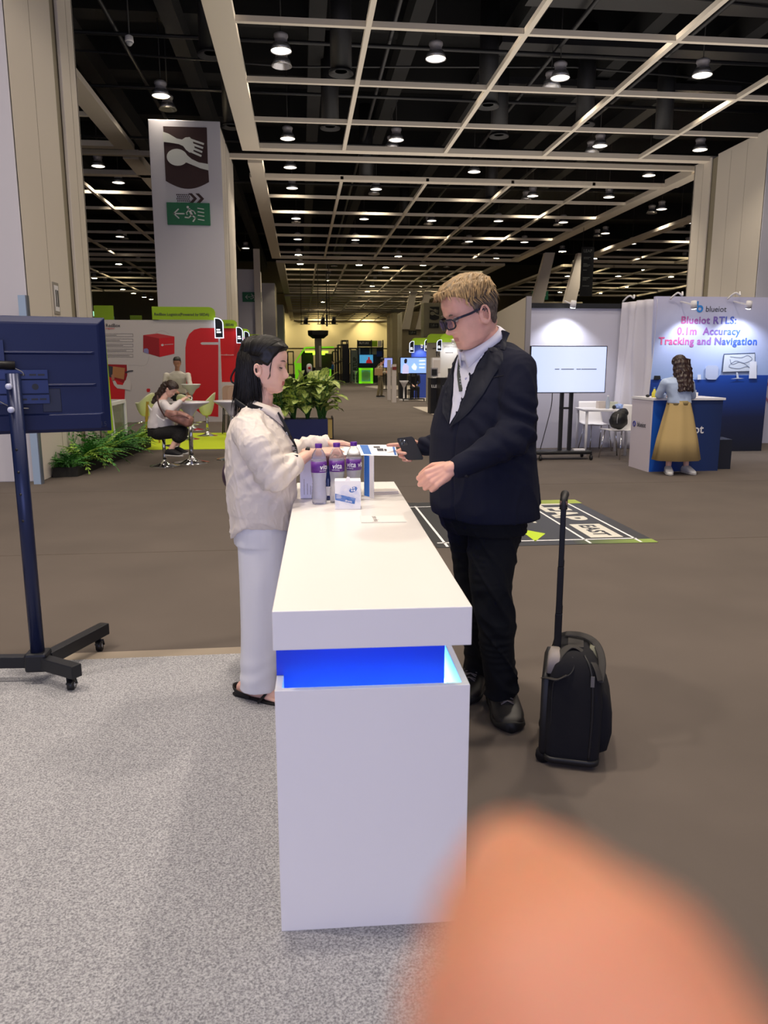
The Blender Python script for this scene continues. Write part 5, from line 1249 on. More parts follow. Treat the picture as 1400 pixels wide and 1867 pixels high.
def sandal(an, d, parent):
    d = Vector(d).normalized(); s_ = d.cross(Vector((0, 0, 1))); a = Vector((an[0], an[1], 0))
    out = []
    for (t_, w_) in ((-.085, .018), (-.06, .032), (0, .033), (.06, .038), (.12, .046), (.17, .040), (.20, .018)): out.append((t_, w_))
    pts = [a + d * t_ + s_ * w_ for t_, w_ in out] + [a + d * t_ - s_ * w_ for t_, w_ in reversed(out)]
    m_ = MB(); m_.rings([[p + Vector((0, 0, z)) for p in pts] for z in (0, .018)], sm=False); so = m_.build('sandal', mat('black_suede', '#141213', .85), parent, bevel=.003)
    MB().tube([a + d * .07 + s_ * .045 + Vector((0, 0, .01)), a + d * .10 + s_ * .02 + Vector((0, 0, .052)), a + d * .10 - s_ * .02 + Vector((0, 0, .052)), a + d * .07 - s_ * .045 + Vector((0, 0, .01))], .02, 10, flat=.25, up=(1, 0, 0)).build('strap', MATS['black_suede'], so)
    MB().tube(spline([tuple(a + d * .02 + s_ * .04 + Vector((0, 0, .02))), tuple(a - d * .05 + s_ * .038 + Vector((0, 0, .038))), tuple(a - d * .085 + Vector((0, 0, .042))), tuple(a - d * .05 - s_ * .038 + Vector((0, 0, .038))), tuple(a + d * .02 - s_ * .04 + Vector((0, 0, .02)))]), .014, 8, flat=.3, up=(1, 0, 0)).build('heel_strap', MATS['black_suede'], so)
sandal(wr_ar, (.86, -.5, 0), person_w); sandal(wr_al, (.9, -.42, 0), person_w)
hb_ = T('handbag', 'dark plum handbag hanging behind the woman in the cream shirt', 'bag', (-0.32, 3.5, 0.929))
hbp = Vector((-0.311, 3.5, 0.979)); m_ = MB(); m_.ell(hbp, (.055, .10, .075), 20); m_.build('body', mat('plum_leather', '#3d2a3c', .5), hb_)
MB().tube(spline([tuple(hbp + Vector((0, -.08, .05))), tuple(hbp + Vector((.02, -.02, .30))), tuple(hbp + Vector((.0, .08, .05)))]), .006, 6).build('strap', mat('plum_leather', '#3d2a3c', .5), hb_)

# ================================================================ generic figures for the booths
def decal(name, pts, m, parent, k=0):
    y = pts[0][1]
    return MB().prism([(p[0], p[2]) for p in pts], (0, y, 0), (1, 0, 0), (0, 0, 1), .001 + .004 * k, .004 + .004 * k).build(name, m, parent)
def dline(name, lines, w, m, parent, k=0):
    b = MB()
    for L in lines:
        for p, q in zip(L, L[1:]): b.bar((p[0], p[1] - .003 - .004 * k, p[2]), (q[0], q[1] - .003 - .004 * k, q[2]), w, .002, up=(0, 1, 0))
    return b.build(name, m, parent)
def figure(label, H, sc, neck, chest, waist, pelvis, arms, legs, fwd, skin, hairm, topm, botm, shoem, fem=False, group=None, tw=(.11, .17), ww=(.10, .14), vox=.008, skirt=None, short=False, hair_len=0, long_sleeve=True, hands=True, shoes=True, topz=None):
    fwd = Vector(fwd).normalized(); lat = Vector((0, 0, 1)).cross(fwd); V = Vector
    neck, chest, waist, pelvis = V(neck), V(chest), V(waist), V(pelvis); b = MB()
    head(b, H, HEADF if fem else HEADM, fem, sc)
    b.chain([H @ (V((-.03, 0, -.05)) * sc), neck], [.05, .055]); b.chain([neck, chest, waist, pelvis], [.05, .09, .09, .10])
    for A in arms:
        A = [V(p) for p in A]; b.chain([chest + (A[0] - chest) * .6, A[0], A[1], A[2]], [.05, .042, .034, .024])
        if hands:
            d = (A[2] - A[1]).normalized(); hand(b, A[2], d, V((0, .0, -1)) if abs(d.z) < .7 else fwd * -1, 1 if (A[0] - chest).dot(lat) < 0 else -1, [(18, 28, 20)] * 4, None, .92)
    for L in legs:
        L = [V(p) for p in L]; b.chain([pelvis + (L[0] - pelvis) * .6, L[0], L[1], L[2]], [.08, .075, .05, .036])
    body = fuse(b, 'person', skin, None, vox, 2); tag(body, label, 'person', group)
    # top
    t = MB(); a_, b2 = tw
    torso(t, [(neck + V((0, 0, -.02)), .055, .07), (neck * .6 + chest * .4, a_ * .8, b2 * .85), (chest, a_, b2), (waist, ww[0], ww[1]), (waist * .4 + pelvis * .6, ww[0] * 1.04, ww[1] * 1.05)], fwd, 32)
    for A in arms:
        A = [V(p) for p in A]; w_ = A[1] + (A[2] - A[1]) * (.88 if long_sleeve else -.15)
        t.chain([chest + (A[0] - chest) * .7, A[0], A[1], w_] if long_sleeve else [chest + (A[0] - chest) * .7, A[0], A[0] + (A[1] - A[0]) * .6], [.058, .062, .052, .040] if long_sleeve else [.058, .062, .06], 16)
    top = fuse(t, 'shirt', topm, body, vox, 2, None, lambda co, n: .006 * noise.noise(co * 14))
    t = MB()
    if skirt:
        t.rings([[c + fwd * rx * math.cos(a) * (1 + .05 * math.sin(a * 7)) + lat * ry * math.sin(a) * (1 + .05 * math.sin(a * 7)) for a in [2 * math.pi * k / 56 for k in range(56)]] for c, rx, ry in skirt]); t.build('skirt', botm, body)
    else:
        torso(t, [(waist * .3 + pelvis * .7, ww[0], ww[1]), (pelvis - V((0, 0, .06)), ww[0], ww[1])], fwd, 28)
        for L in legs:
            L = [V(p) for p in L]; t.chain([pelvis + (L[0] - pelvis) * .7, L[0], L[1], L[1] + (L[2] - L[1]) * (.28 if short else .92)], [.105, .10, .085, .10] if short else [.095, .09, .068, .058], 16)
        fuse(t, 'trousers', botm, body, vox, 2, None, lambda co, n: .005 * noise.noise(Vector((co.x * 12, co.y * 12, co.z * 20))))
    if shoes:
        for L in legs:
            L = [V(p) for p in L]; shoe(L[2], L[3] if len(L) > 3 else fwd, .27, .095, 'shoe', shoem, mat('sole_grey', '#b9b6b2', .6), body, 1.0, False)
    # hair
    zl = zl_w if fem else zl_m
    h = hair_shell(H, HEADF if fem else HEADM, sc, zl, (lambda p: .014) if fem else (lambda p: .008 + .01 * sm(.04, .09, p.z)), 'hair', hairm, body, fem=fem, disp=.004)
    if hair_len:
        m2 = MB(); rr_ = random.Random(int(abs(H[0][3]) * 1000))
        def hs2(z, cx, rx, ry): return [H @ (V((cx + rx * math.cos(a), ry * math.sin(a), z)) * sc) for a in [2 * math.pi * k / 28 for k in range(28)]]
        m2.rings([hs2(.06, -.035, .06, .07), hs2(0, -.05, .066, .09), hs2(-.08, -.06, .062, .098), hs2(-hair_len * .6, -.07, .055, .10), hs2(-hair_len, -.08, .03, .075)])
        for i in range(46):
            a = rr_.uniform(R(80), R(280)); pts = []
            for k in range(8):
                t_ = k / 7; z = .04 - (hair_len + .04 + rr_.random() * .02) * t_
                pts.append(H @ (V((-.055 + .07 * math.cos(a) + .014 * math.sin(t_ * 15 + i), .108 * math.sin(a) + .020 * math.sin(t_ * 13 + i * 2), z)) * sc))
            m2.tube(pts, [.012, .017, .018, .018, .017, .015, .011, .005], 6)
        fuse(m2, 'long_hair', hairm, h, .006, 1)
    return body
def barstool(loc, label, mc, group=None, rz=0, seat_z=.62, group_only=False):
    t = T('bar_stool', label, 'stool', loc, rz, group)
    MB().lathe([(.001, .02), (.215, .006), (.22, 0), (.215, 0), (.001, 0)], n=32).build('base', M_chrome, t, False)
    MB().lathe([(.20, .008), (.12, .025), (.05, .055), (.032, .09), (.03, .10)], n=28, cap=False).build('base_cone', M_chrome, t, False)
    MB().cyl((0, 0, .05), (0, 0, seat_z - .12), .025, n=16).build('column', M_chrome, t, False)
    MB().tube([(.03, 0, .30), (.10, -.14, .29), (.19, -.12, .29), (.22, 0, .29), (.19, .12, .29), (.10, .14, .29), (.03, 0, .30)], .009, 8).build('foot_ring', M_chrome, t, False)
    # tub seat: bowl with a raised back lip flowing down to the column
    def P(u, v):
        a = 2 * math.pi * u; back = max(0, -math.cos(a)) ** 1.2; rim = .14 + .20 * back
        if v < .5: k = v / .5; r = .025 + (.185 - .025) * k ** .55; z = -.14 + (.14 + rim - .14) * k ** 1.6 + .0
        else: k = (v - .5) / .5; r = .185 - .185 * k; z = rim - (rim - .045) * sm(0, .55, k)
        if v < .5: z = -.14 + (rim + .14) * k ** 1.5
        return Vector((r * math.cos(a) * 1.05, r * math.sin(a) * 1.12, seat_z + z - .04))
    MB().grid(P, 40, 28).build('seat', mc, t, False)
    return t
def pedestal_table(loc, label, h, r=.31, flare=True):
    t = T('pedestal_table', label, 'table', loc)
    MB().lathe([(.001, .02), (.265, .006), (.27, 0), (.001, 0)], n=36).build('base', M_chrome, t, False)
    MB().lathe([(.25, .008), (.14, .03), (.06, .065), (.036, .11), (.034, .12)], n=28, cap=False).build('base_cone', M_chrome, t, False)
    MB().cyl((0, 0, .06), (0, 0, h - .2), .032, n=18).build('column', M_chrome, t, False)
    MB().lathe([(.034, h - .24), (.06, h - .2), (.11, h - .12), (.19, h - .07), (r - .02, h - .03), (r, h - .015), (r - .005, h), (.001, h)], n=40).build('top', M_tubwhite, t, False)
    return t
M_tubwhite = mat('tub_white', '#e4e2e6', .25); M_tubyellow = mat('tub_cream', '#d9dcb4', .3)
# ================================================================ red logistics booth on the left
M_wallw = mat('booth_white', '#cfc8c6', .6); M_redw = mat('booth_red', '#d5161d', .5); M_redd = mat('booth_red_dark', '#9d1018', .5); M_limes = mat('booth_lime', '#9cc414', .5)
M_limecarpet = mat('lime_carpet', '#c3d71a', .9)
structure(MB().box(-3.62, 13.72, 0, -.75, 17.0, .006).build('floor_lime_carpet', M_limecarpet))
wa = T('booth_wall', 'white booth wall with printed red box, red locker and big red rounded panel', 'booth wall', (-3.6, 20.45, 0))
MB().box(-5.6, 20.4, 0, -2.05, 20.5, 2.56).build('panel', M_wallw, wa)
y_ = 20.4
decal('red_panel', [(-2.166, 20.4, 0.125), (-2.528, 20.4, 0.156), (-2.717, 20.4, 0.298), (-2.833, 20.4, 0.482), (-2.891, 20.4, 0.72), (-2.949, 20.4, 0.971), (-2.936, 20.4, 1.524), (-2.92, 20.4, 1.866), (-2.882, 20.4, 2.071), (-2.807, 20.4, 2.22), (-2.679, 20.4, 2.329), (-2.514, 20.4, 2.371), (-2.075, 20.4, 2.373)], M_redw, wa)
decal('white_bar', [(-2.09, 20.4, 2.019), (-2.502, 20.4, 2.017), (-2.544, 20.4, 1.99), (-2.505, 20.4, 1.956), (-2.092, 20.4, 1.957)], M_wallw, wa, 1)
decal('box_side_left', [(-3.948, 20.4, 2.189), (-3.972, 20.4, 1.769), (-3.572, 20.4, 1.647), (-3.56, 20.4, 2.109)], M_redd, wa); decal('box_side_right', [(-3.56, 20.4, 2.109), (-3.572, 20.4, 1.647), (-3.199, 20.4, 1.729), (-3.178, 20.4, 2.158)], M_redw, wa); decal('box_lid', [(-3.948, 20.4, 2.189), (-3.594, 20.4, 2.231), (-3.178, 20.4, 2.158), (-3.56, 20.4, 2.109)], mat('print_red_light', '#c83a3c', .5), wa)
decal('box_corner', [(-3.954, 20.4, 1.85), (-3.872, 20.4, 1.864), (-3.833, 20.4, 1.823), (-3.839, 20.4, 1.728), (-3.959, 20.4, 1.762)], mat('print_lilac', '#8a86b8', .5), wa, 1)
decal('box_logo', [(-3.522, 20.4, 1.947), (-3.5, 20.4, 1.971), (-3.466, 20.4, 1.971), (-3.447, 20.4, 1.947), (-3.469, 20.4, 1.919), (-3.503, 20.4, 1.919)], M_wallw, wa, 1); dline('box_text', [[(-3.433, 20.4, 1.954), (-3.215, 20.4, 1.968)]], .012, M_wallw, wa, 1)
decal('logo_square', [(-4.977, 20.4, 2.433), (-4.962, 20.4, 2.453), (-4.882, 20.4, 2.453), (-4.87, 20.4, 2.433), (-4.875, 20.4, 2.353), (-4.89, 20.4, 2.333), (-4.97, 20.4, 2.332), (-4.982, 20.4, 2.353)], M_redw, wa)
text('RedBox', .11, M_ink, wa, ((-4.847, 20.4, 2.373)[0], 20.39, (-4.847, 20.4, 2.387)[2]), bold=.01); text('Logistics', .06, M_red, wa, ((-4.847, 20.4, 2.373)[0], 20.39, (-4.85, 20.4, 2.333)[2]))
b_list = []
for zy in ((-4.898, 20.4, 2.219), (-4.906, 20.4, 2.094), (-4.914, 20.4, 1.967), (-4.923, 20.4, 1.842), (-4.931, 20.4, 1.716)):
    x0, z0 = zy[0], zy[2]; w_ = .70; h_ = .07
    b_list.append([(x0, y_, z0), (x0 + w_, y_, z0), (x0 + w_, y_, z0 - h_), (x0, y_, z0 - h_), (x0, y_, z0)])
dline('text_box_outline', b_list, .006, M_ink, wa)
dline('text_line', [[(L[0][0] + .03, y_, L[0][2] - .035), (L[0][0] + .3 + .08 * i, y_, L[0][2] - .035)] for i, L in enumerate(b_list)], .016, mat('text_grey', '#8b8684', .6), wa)
decal('locker', [(-4.894, 20.4, 1.469), (-4.396, 20.4, 1.455), (-4.399, 20.4, 1.195), (-4.448, 20.4, 1.058), (-4.477, 20.4, 0.809), (-4.507, 20.4, 0.546), (-4.889, 20.4, 0.52)], M_redd, wa)
decal('locker_door', [(-4.873, 20.4, 1.168), (-4.467, 20.4, 0.975), (-4.507, 20.4, 0.546), (-4.889, 20.4, 0.52)], M_redw, wa, 1)
decal('locker_hole', [(-4.855, 20.4, 1.441), (-4.737, 20.4, 1.4), (-4.769, 20.4, 1.113), (-4.873, 20.4, 1.182)], M_ink, wa, 1)
decal('parcel', [(-4.736, 20.4, 1.414), (-4.442, 20.4, 1.373), (-4.487, 20.4, 1.085), (-4.766, 20.4, 1.154)], mat('parcel_tan', '#b97f50', .6), wa, 2)
decal('printed_arm', [(-4.772, 20.4, 1.072), (-4.705, 20.4, 1.058), (-4.657, 20.4, 0.962), (-4.522, 20.4, 0.948), (-4.461, 20.4, 1.058), (-4.35, 20.4, 1.112), (-4.304, 20.4, 0.975), (-4.341, 20.4, 0.809), (-4.448, 20.4, 0.837), (-4.663, 20.4, 0.865), (-4.739, 20.4, 0.948)], mat('print_cream', '#d8d0cc', .6), wa, 3)
decal('printed_hand', [(-4.791, 20.4, 1.195), (-4.735, 20.4, 1.223), (-4.715, 20.4, 1.113), (-4.733, 20.4, 1.044), (-4.785, 20.4, 1.072)], mat('print_skin', '#b9806a', .6), wa, 3)
dline('cap_peak', [[(-4.435, 20.4, 1.264), (-4.338, 20.4, 1.298), (-4.243, 20.4, 1.304)]], .03, M_ink, wa, 3)
for pts in ([(-3.634, 20.4, 2.244), (-3.523, 20.4, 2.292), (-3.415, 20.4, 2.286), (-3.31, 20.4, 2.218)], [(-3.829, 20.4, 1.66), (-3.862, 20.4, 1.551), (-3.922, 20.4, 1.455), (-4.032, 20.4, 1.428), (-4.194, 20.4, 1.441), (-4.357, 20.4, 1.441)]):
    L = spline(pts, 8); dline('dashed_line', [[L[i], L[i + 1]] for i in range(0, len(L) - 1, 2)], .008, MATS['text_grey'], wa)
decal('round_logo', [(-3.945, 20.4, 0.821), (-3.929, 20.4, 0.856), (-3.861, 20.4, 0.856), (-3.849, 20.4, 0.821), (-3.866, 20.4, 0.766), (-3.934, 20.4, 0.766)], M_redw, wa)
hd_ = MB().prism([(0, 0), (1.556, 0), (1.556, .19), (1.53, .26), (1.47, .30), (1.40, .315), (0, .315)], (-3.692, 20.4, 2.57), (1, 0, 0), (0, 0, 1), 0, .05).build('header_board', M_limes, wa)
text('RedBox Logistics(Powered by SEDA)', .092, M_ink, hd_, (-3.64, 20.34, 2.67), bold=.008, space=.98)
# second and third red booth panels behind
wb = T('booth_wall', 'narrow red booth panel with lime header, just left of the woman\'s head', 'booth wall', (-2.1, 23.45, 0))
MB().box(-2.44, 23.4, 0, -1.84, 23.46, 2.5).build('panel', M_redw, wb); MB().box(-2.44, 23.38, 0, -1.84, 23.4, .95).build('lower_panel', M_wallw, wb)
MB().prism([(0, 0), (.60, 0), (.60, .16), (.54, .22), (.46, .235), (0, .235)], (-2.44, 23.4, 2.5), (1, 0, 0), (0, 0, 1), 0, .04).build('header_board', M_limes, wb)
text('by SEDA)', .09, M_ink, wb, (-2.28, 23.35, 2.57), bold=.02); text('www.redbox.com', .06, M_wallw, wb, (-2.40, 23.37, 1.72), bold=.015)
dline('signature_print', [spline([(-2.408, 23.37, 0.543), (-2.342, 23.37, 0.607), (-2.316, 23.37, 0.446), (-2.247, 23.37, 0.575), (-2.205, 23.37, 0.413), (-2.273, 23.37, 0.317), (-2.383, 23.37, 0.366), (-2.311, 23.37, 0.172), (-2.379, 23.37, 0.059)], 5)], .014, M_ink, wb)
wc = T('booth_wall', 'lime green topped booth end, partly behind the woman\'s hair', 'booth wall', (-1.85, 26.4, 0))
MB().box(-2.1, 26.3, 0, -1.70, 26.36, 2.35).build('panel', M_redw, wc); MB().prism([(0, 0), (.42, 0), (.42, .2), (.34, .26), (0, .27)], (-2.1, 26.3, 2.35), (1, 0, 0), (0, 0, 1), 0, .04).build('header_board', M_limes, wc)
wd = T('booth_wall', 'small lime header furthest behind the woman\'s head', 'booth wall', (-1.5, 29.5, 0))
MB().box(-1.86, 29.4, 0, -1.42, 29.46, 2.3).build('panel', M_wallw, wd); MB().prism([(0, 0), (.44, 0), (.44, .18), (.36, .24), (0, .25)], (-1.86, 29.4, 2.3), (1, 0, 0), (0, 0, 1), 0, .04).build('header_board', M_limes, wd)
M_glow = mat('sign_glow', '#dfe9ff', .5, emit=1.6)
def blade(x, y, z0, w, h, label, tx='HALL', left=False):
    t = T('blade_sign', label, 'sign', (x, y, z0))
    def arc(i, m): # outer shape with one rounded top corner
        w2, h2 = w - 2 * i, h - 2 * i; r = w2 * .7
        pts = [(i, i), (w - i, i), (w - i, h - i - r)] + [(w - i - r + r * math.cos(R(a)), h - i - r + r * math.sin(R(a))) for a in (15, 30, 45, 60, 75, 90)] + [(i, h - i)]
        if left: pts = [(w - a, c) for a, c in reversed(pts)]
        return pts
    MB().prism(arc(0, 0), (x, y, z0), (1, 0, 0), (0, 0, 1), 0, .05).build('glowing_edge', M_glow, t)
    MB().prism(arc(w * .09, 0), (x, y, z0), (1, 0, 0), (0, 0, 1), .05, .06).build('face', mat('blade_black', '#12161c', .4), t)
    b = MB()
    for k in range(2): b.box(x + w * .22, y - .066, z0 + h * (.26 + .12 * k), x + w * (.72 - .1 * (k == 1)), y - .061, z0 + h * (.33 + .12 * k))
    b.build('lettering', mat('sign_text_glow', '#f4f6ff', .5, emit=1.5), t)
    MB().box(x - .01, y, z0 - .05 if z0 < .1 else z0 + h * .2, x + .02, y + .72, z0 + h * .3).build('bracket', M_black, t)
    return t
blade((-2.155, 20.4, 2.114)[0], 20.3, (-2.155, 20.4, 2.114)[2], .22, .50, 'lit black blade sign at the right end of the white booth wall')
blade((-1.86, 23.4, 2.069)[0], 23.3, (-1.86, 23.4, 2.069)[2], .19, .46, 'lit black blade sign just behind the woman\'s hair')
blade((-1.841, 26.3, 2.127)[0], 26.2, (-1.841, 26.3, 2.127)[2], .17, .40, 'lit black blade sign touching the top of the woman\'s hair')
# near lime/white partition by the planter
lp = T('lime_post', 'narrow lime green panel edge beside the monitor on the left', 'panel', (-2.95, 12.0, 0))
MB().bar((-3.01, 12.4, 1.913), (-2.979, 12.4, 0.409), .085, .05, up=(0, 1, 0)).build('panel', M_limes, lp)
wf = T('display_stand', 'white open frame stand with clear green-tinted pane, on the fern planter', 'stand', (-2.95, 13.2, 0))
A0, B0, C0, D0 = [Vector(p) for p in ((-3.085, 12.9, 0.834), (-3.014, 13.6, 0.854), (-3.015, 13.6, 0.096), (-3.041, 12.9, 0.043))]
C0.z = .14; D0.z = .14
b = MB()
for p, q in ((A0, B0), (B0, C0), (C0, D0), (D0, A0)): b.bar(p, q, .055, .055)
off = Vector((-.28, .1, 0))
for p, q in ((A0 + off, B0 + off), (A0, A0 + off), (B0, B0 + off), (A0 + off, D0 + off), (D0 + off, D0)): b.bar(p, q, .05, .05)
b.build('frame', M_white, wf)
MB().add([A0, B0, C0, D0, A0 + Vector((-.01, 0, 0)), B0 + Vector((-.01, 0, 0)), C0 + Vector((-.01, 0, 0)), D0 + Vector((-.01, 0, 0))], [(0, 1, 2, 3), (7, 6, 5, 4), (0, 4, 5, 1), (2, 6, 7, 3)]).build('pane', mat('olive_glass', '#6e7a52', .08, alpha=.5), wf)
# planter with ferns
pt = T('fern_planter', 'long low black planter full of ferns along the foot of the cream pillar', 'planter', (-3.1, 12.3, 0))
M_soil = mat('planter_black', '#17140f', .8)
MB().prism([(-3.28, 10.42), (-2.98, 10.5), (-2.72, 14.2), (-3.08, 14.3)], (0, 0, 0), (1, 0, 0), (0, 1, 0), 0, .13).build('trough', M_soil, pt)
M_fern = mat('fern_green', '#3d7a2c', .55, noise_s=8, noise_a=.35); M_fern2 = mat('fern_dark', '#24551f', .55, noise_s=8, noise_a=.3); M_fern3 = mat('leaf_lime', '#8fb545', .5, noise_s=8, noise_a=.25)
def frond(mb, o, az, L, lift, droop, w, leaflets=9):
    """arching frond with paired leaflets"""
    pts = []
    for k in range(leaflets + 1):
        t_ = k / leaflets; r = L * t_ * math.cos(lift * (1 - t_ * .6)); z = L * (math.sin(lift) * t_ - droop * t_ * t_)
        pts.append(Vector((o[0] + math.cos(az) * r, o[1] + math.sin(az) * r, o[2] + z)))
    mb.tube(pts, [.0035] * len(pts), 4)
    for k in range(1, leaflets + 1):
        p = pts[k]; d = (pts[k] - pts[k - 1]).normalized(); s_ = d.cross(Vector((0, 0, 1))).normalized(); ww = w * math.sin(math.pi * (.15 + .8 * k / leaflets))
        for sg in (1, -1):
            e = p + s_ * sg * ww + d * ww * .5 - Vector((0, 0, ww * .25)); m_ = (p + e) / 2 + Vector((0, 0, .006)); q = d * L / leaflets * .42
            mb.add([p - q * .4, m_ - q, e, m_ + q], [(0, 1, 2, 3)], 0, True)
def fernclump(x, y, z, n, L, w, m, seed, name='fern'):
    r_ = random.Random(seed); mb = MB()
    for i in range(n): frond(mb, (x + r_.uniform(-.05, .05), y + r_.uniform(-.05, .05), z), r_.uniform(0, 6.28), L * r_.uniform(.6, 1.15), r_.uniform(.5, 1.35), r_.uniform(.2, .75), w * r_.uniform(.8, 1.2), r_.randint(7, 11))
    for p in mb.v:
        if p.y < 13.3: p.x = max(p.x, -3.29 + (p.y % .01))
    return mb.build(name, m, pt)
r_ = random.Random(3)
for i, yy in enumerate([10.6, 10.85, 11.1, 11.35, 11.6, 11.85, 12.1, 12.35, 12.6, 12.85, 13.1, 13.4, 13.7, 14.0]):
    xx = -3.12 + (yy - 10.5) * .07
    hgt = .33 if yy < 10.9 else .55
    fernclump(xx + r_.uniform(-.06, .06), yy, .12, 16, hgt * r_.uniform(.85, 1.15), .07, [M_fern, M_fern2, M_fern3][i % 3 if i % 4 else 0], i, 'fern')
fernclump(-3.05, 11.3, .15, 14, .75, .06, M_fern, 77); fernclump(-3.1, 12.0, .15, 14, .7, .06, M_fern, 78)
fernclump(-2.85, 13.5, .15, 10, .5, .1, M_fern3, 79); fernclump(-3.15, 10.55, .12, 22, .30, .035, M_fern2, 80)
gr = MB(); r_ = random.Random(9)
for i in range(900):
    x, y = r_.uniform(-3.33, -3.0), r_.uniform(10.48, 11.6); h = r_.uniform(.04, .13); dx, dy = r_.uniform(-.06, .06), r_.uniform(-.07, .05)
    gr.add([(x - .004, y, .12), (x + .004, y, .12), (x + dx, y + dy, .12 + h)], [(0, 1, 2)])
g_ = gr.build('grass_tuft', mat('grass_green', '#4c8a24', .6), pt); g_['kind'] = 'stuff'
# light-blue acrylic sign sticking up behind the monitor
t = T('acrylic_sign', 'small pale blue acrylic box sign sticking up behind the monitor', 'sign', (-3.3, 9.9, 2.045))
q = (-3.337, 9.9, 2.057); MB().box(q[0], 9.86, 0, q[0] + .085, 9.94, q[2] + .22).build('panel', mat('pale_blue_acrylic', '#9fb4cf', .2), t)
MB().box(q[0] + .085, 9.86, 0, q[0] + .10, 9.95, q[2] + .22).build('edge', mat('acrylic_edge', '#5d6470', .3), t)
# far-left lime header boards over other booths
for i, (p, w, h, lb_) in enumerate((((-6.013, 24, 2.798), .55, .36, 'lime green header board peeking between cream pillar and booth wall'), ((-6.244, 30, 3.118), .42, .12, 'small slanted lime header just above the white booth wall'))):
    t = T('header_sign', lb_, 'sign', p); MB().box(p[0], p[1], 2.3, p[0] + w, p[1] + .05, p[2] + h).build('board', M_limes, t); MB().box(p[0], p[1] + .01, 0, p[0] + w, p[1] + .06, 2.3).build('panel', M_wallw, t)
# furniture
pedestal_table((-1.68, 11.85, 0), 'round white pedestal table with chrome foot in front of the seated woman', .92, .30)
barstool((-2.02, 11.5, 0), 'white tub bar stool with chrome base carrying the seated woman', M_tubwhite, None, R(10), .60)
barstool((-3.18, 16.25, 0), 'cream tub bar stool on the lime carpet, left of the seated woman', M_tubyellow, None, R(150), .60)
barstool((-1.97, 16.35, 0), 'cream tub bar stool on the lime carpet, right of the round table', M_tubyellow, None, R(170), .60)
barstool((-2.25, 15.6, 0), 'cream tub bar stool hidden behind the round white table', M_tubyellow, None, R(60), .60)
pedestal_table((-1.10, 12.25, 0), 'second round white table, half hidden behind the woman in the cream shirt', .915, .27)
pedestal_table((-2.48, 17.9, 0), 'small white high table the leaning man props himself on', 1.03, .22)
t = T('wooden_post', 'thin yellow wooden post beside the left cream bar stool', 'post', (-3.05, 14.9, 0))
MB().bar(((-2.956, 14.9, 0.033)[0], 14.9, .0), ((-2.874, 14.9, 0.773)[0], 14.9, .78), .045, .045).build('leg', mat('yellow_wood', '#a88a24', .5), t)
MB().bar(((-2.694, 14.9, 0.02)[0], 14.9, .0), ((-2.706, 14.9, 0.166)[0], 14.9, .2), .03, .03).build('leg', mat('yellow_wood', '#a88a24', .5), t)
def chair_beige(x, y, label):
    t = T('lounge_chair', label, 'chair', (x, y, 0)); m = mat('beige_shell', '#b9988a', .6)
    MB().prism(rrect(.40, .40, .09, 5), (x, y, .62), (1, 0, 0), (0, 0, 1), 0, .03).build('backrest', m, t, bevel=.008)
    MB().box(x, y - .40, .56, x + .40, y, .60).build('seat', m, t, bevel=.015)
    for dx, dy in ((.04, -.36), (.36, -.36), (.04, -.03), (.36, -.03)): MB().cyl((x + dx, y + dy, .56), (x + dx + (dx - .2) * .2, y + dy, 0), .012, n=8).build('leg', M_black, t)
chair_beige((-1.708, 17, 0.725)[0], 17.1, 'beige shell chair behind, left one beside the woman\'s shoulder'); chair_beige((-1.491, 15.8, 0.756)[0], 15.9, 'beige shell chair nearest the woman\'s shoulder')
# seated woman
Hs = frame((-1.876, 11.46, 1.12), (.72, -.30, -.62)); Y0 = 11.46
M_hair_d = mat('dark_brown_hair', '#2a1812', .45, noise_s=50, noise_a=.35)
seat_p = figure('seated person with long brown hair, white top, black skirt, writing at the round table', Hs, .95, (-1.984, 11.46, 0.988), (-2.037, 11.46, 0.862), (-2.102, 11.46, 0.658), (-2.122, 11.48, 0.505),
    [[(-1.946, 11.3, 0.901), (-1.868, 11.22, 0.828), (-1.732, 11.42, 0.949)], [(-2.036, 11.64, 0.884), (-1.879, 11.72, 0.799), (-1.737, 11.66, 0.938)]],
    [[(-2.074, 11.38, 0.49), (-1.73, 11.32, 0.523), (-1.9, 11.28, 0.245), (.9, -.35, 0)], [(-2.091, 11.56, 0.474), (-1.754, 11.58, 0.51), (-1.857, 11.5, 0.252), (.9, -.35, 0)]], (.95, -.15, 0), M_skin_w, M_hair_d, mat('white_lace_top', '#d8d2d4', .7), mat('black_floral_fabric', '#141213', .8, noise_s=60, noise_a=.9), mat('black_canvas', '#16161c', .7), True,
    tw=(.10, .16), ww=(.11, .15), hair_len=.33, short=True)
t = T('backpack', 'dusty pink backpack on the lap of the seated woman', 'bag', (-1.725, 11.2, 0.736))
m = MB(); c = Vector((-1.733, 11.25, 0.717)); ax2 = Vector((.86, 0, -.36)).normalized(); u2 = Vector((.36, 0, .86)).normalized()
sq = lambda k, w1, w2: [c + ax2 * k + Vector((0, 1, 0)) * w1 * math.copysign(abs(math.cos(a)) ** .55, math.cos(a)) + u2 * w2 * math.copysign(abs(math.sin(a)) ** .55, math.sin(a)) for a in [2 * math.pi * i / 24 for i in range(24)]]
m.rings([sq(-.22, .05, .03), sq(-.20, .10, .055), sq(-.10, .13, .075), sq(.05, .14, .085), sq(.15, .13, .08), sq(.19, .09, .05)])
m.rings([[q + u2 * .05 + Vector((0, -.05, 0)) for q in sq(k, w1, w2)] for k, w1, w2 in ((-.06, .05, .03), (-.04, .09, .05), (.10, .09, .05), (.12, .05, .03))])
fuse(m, 'body', mat('pink_nylon', '#94695f', .4, noise_s=10, noise_a=.35), t, .009, 2, None, lambda co, n: .007 * noise.noise(co * 13) - .002)
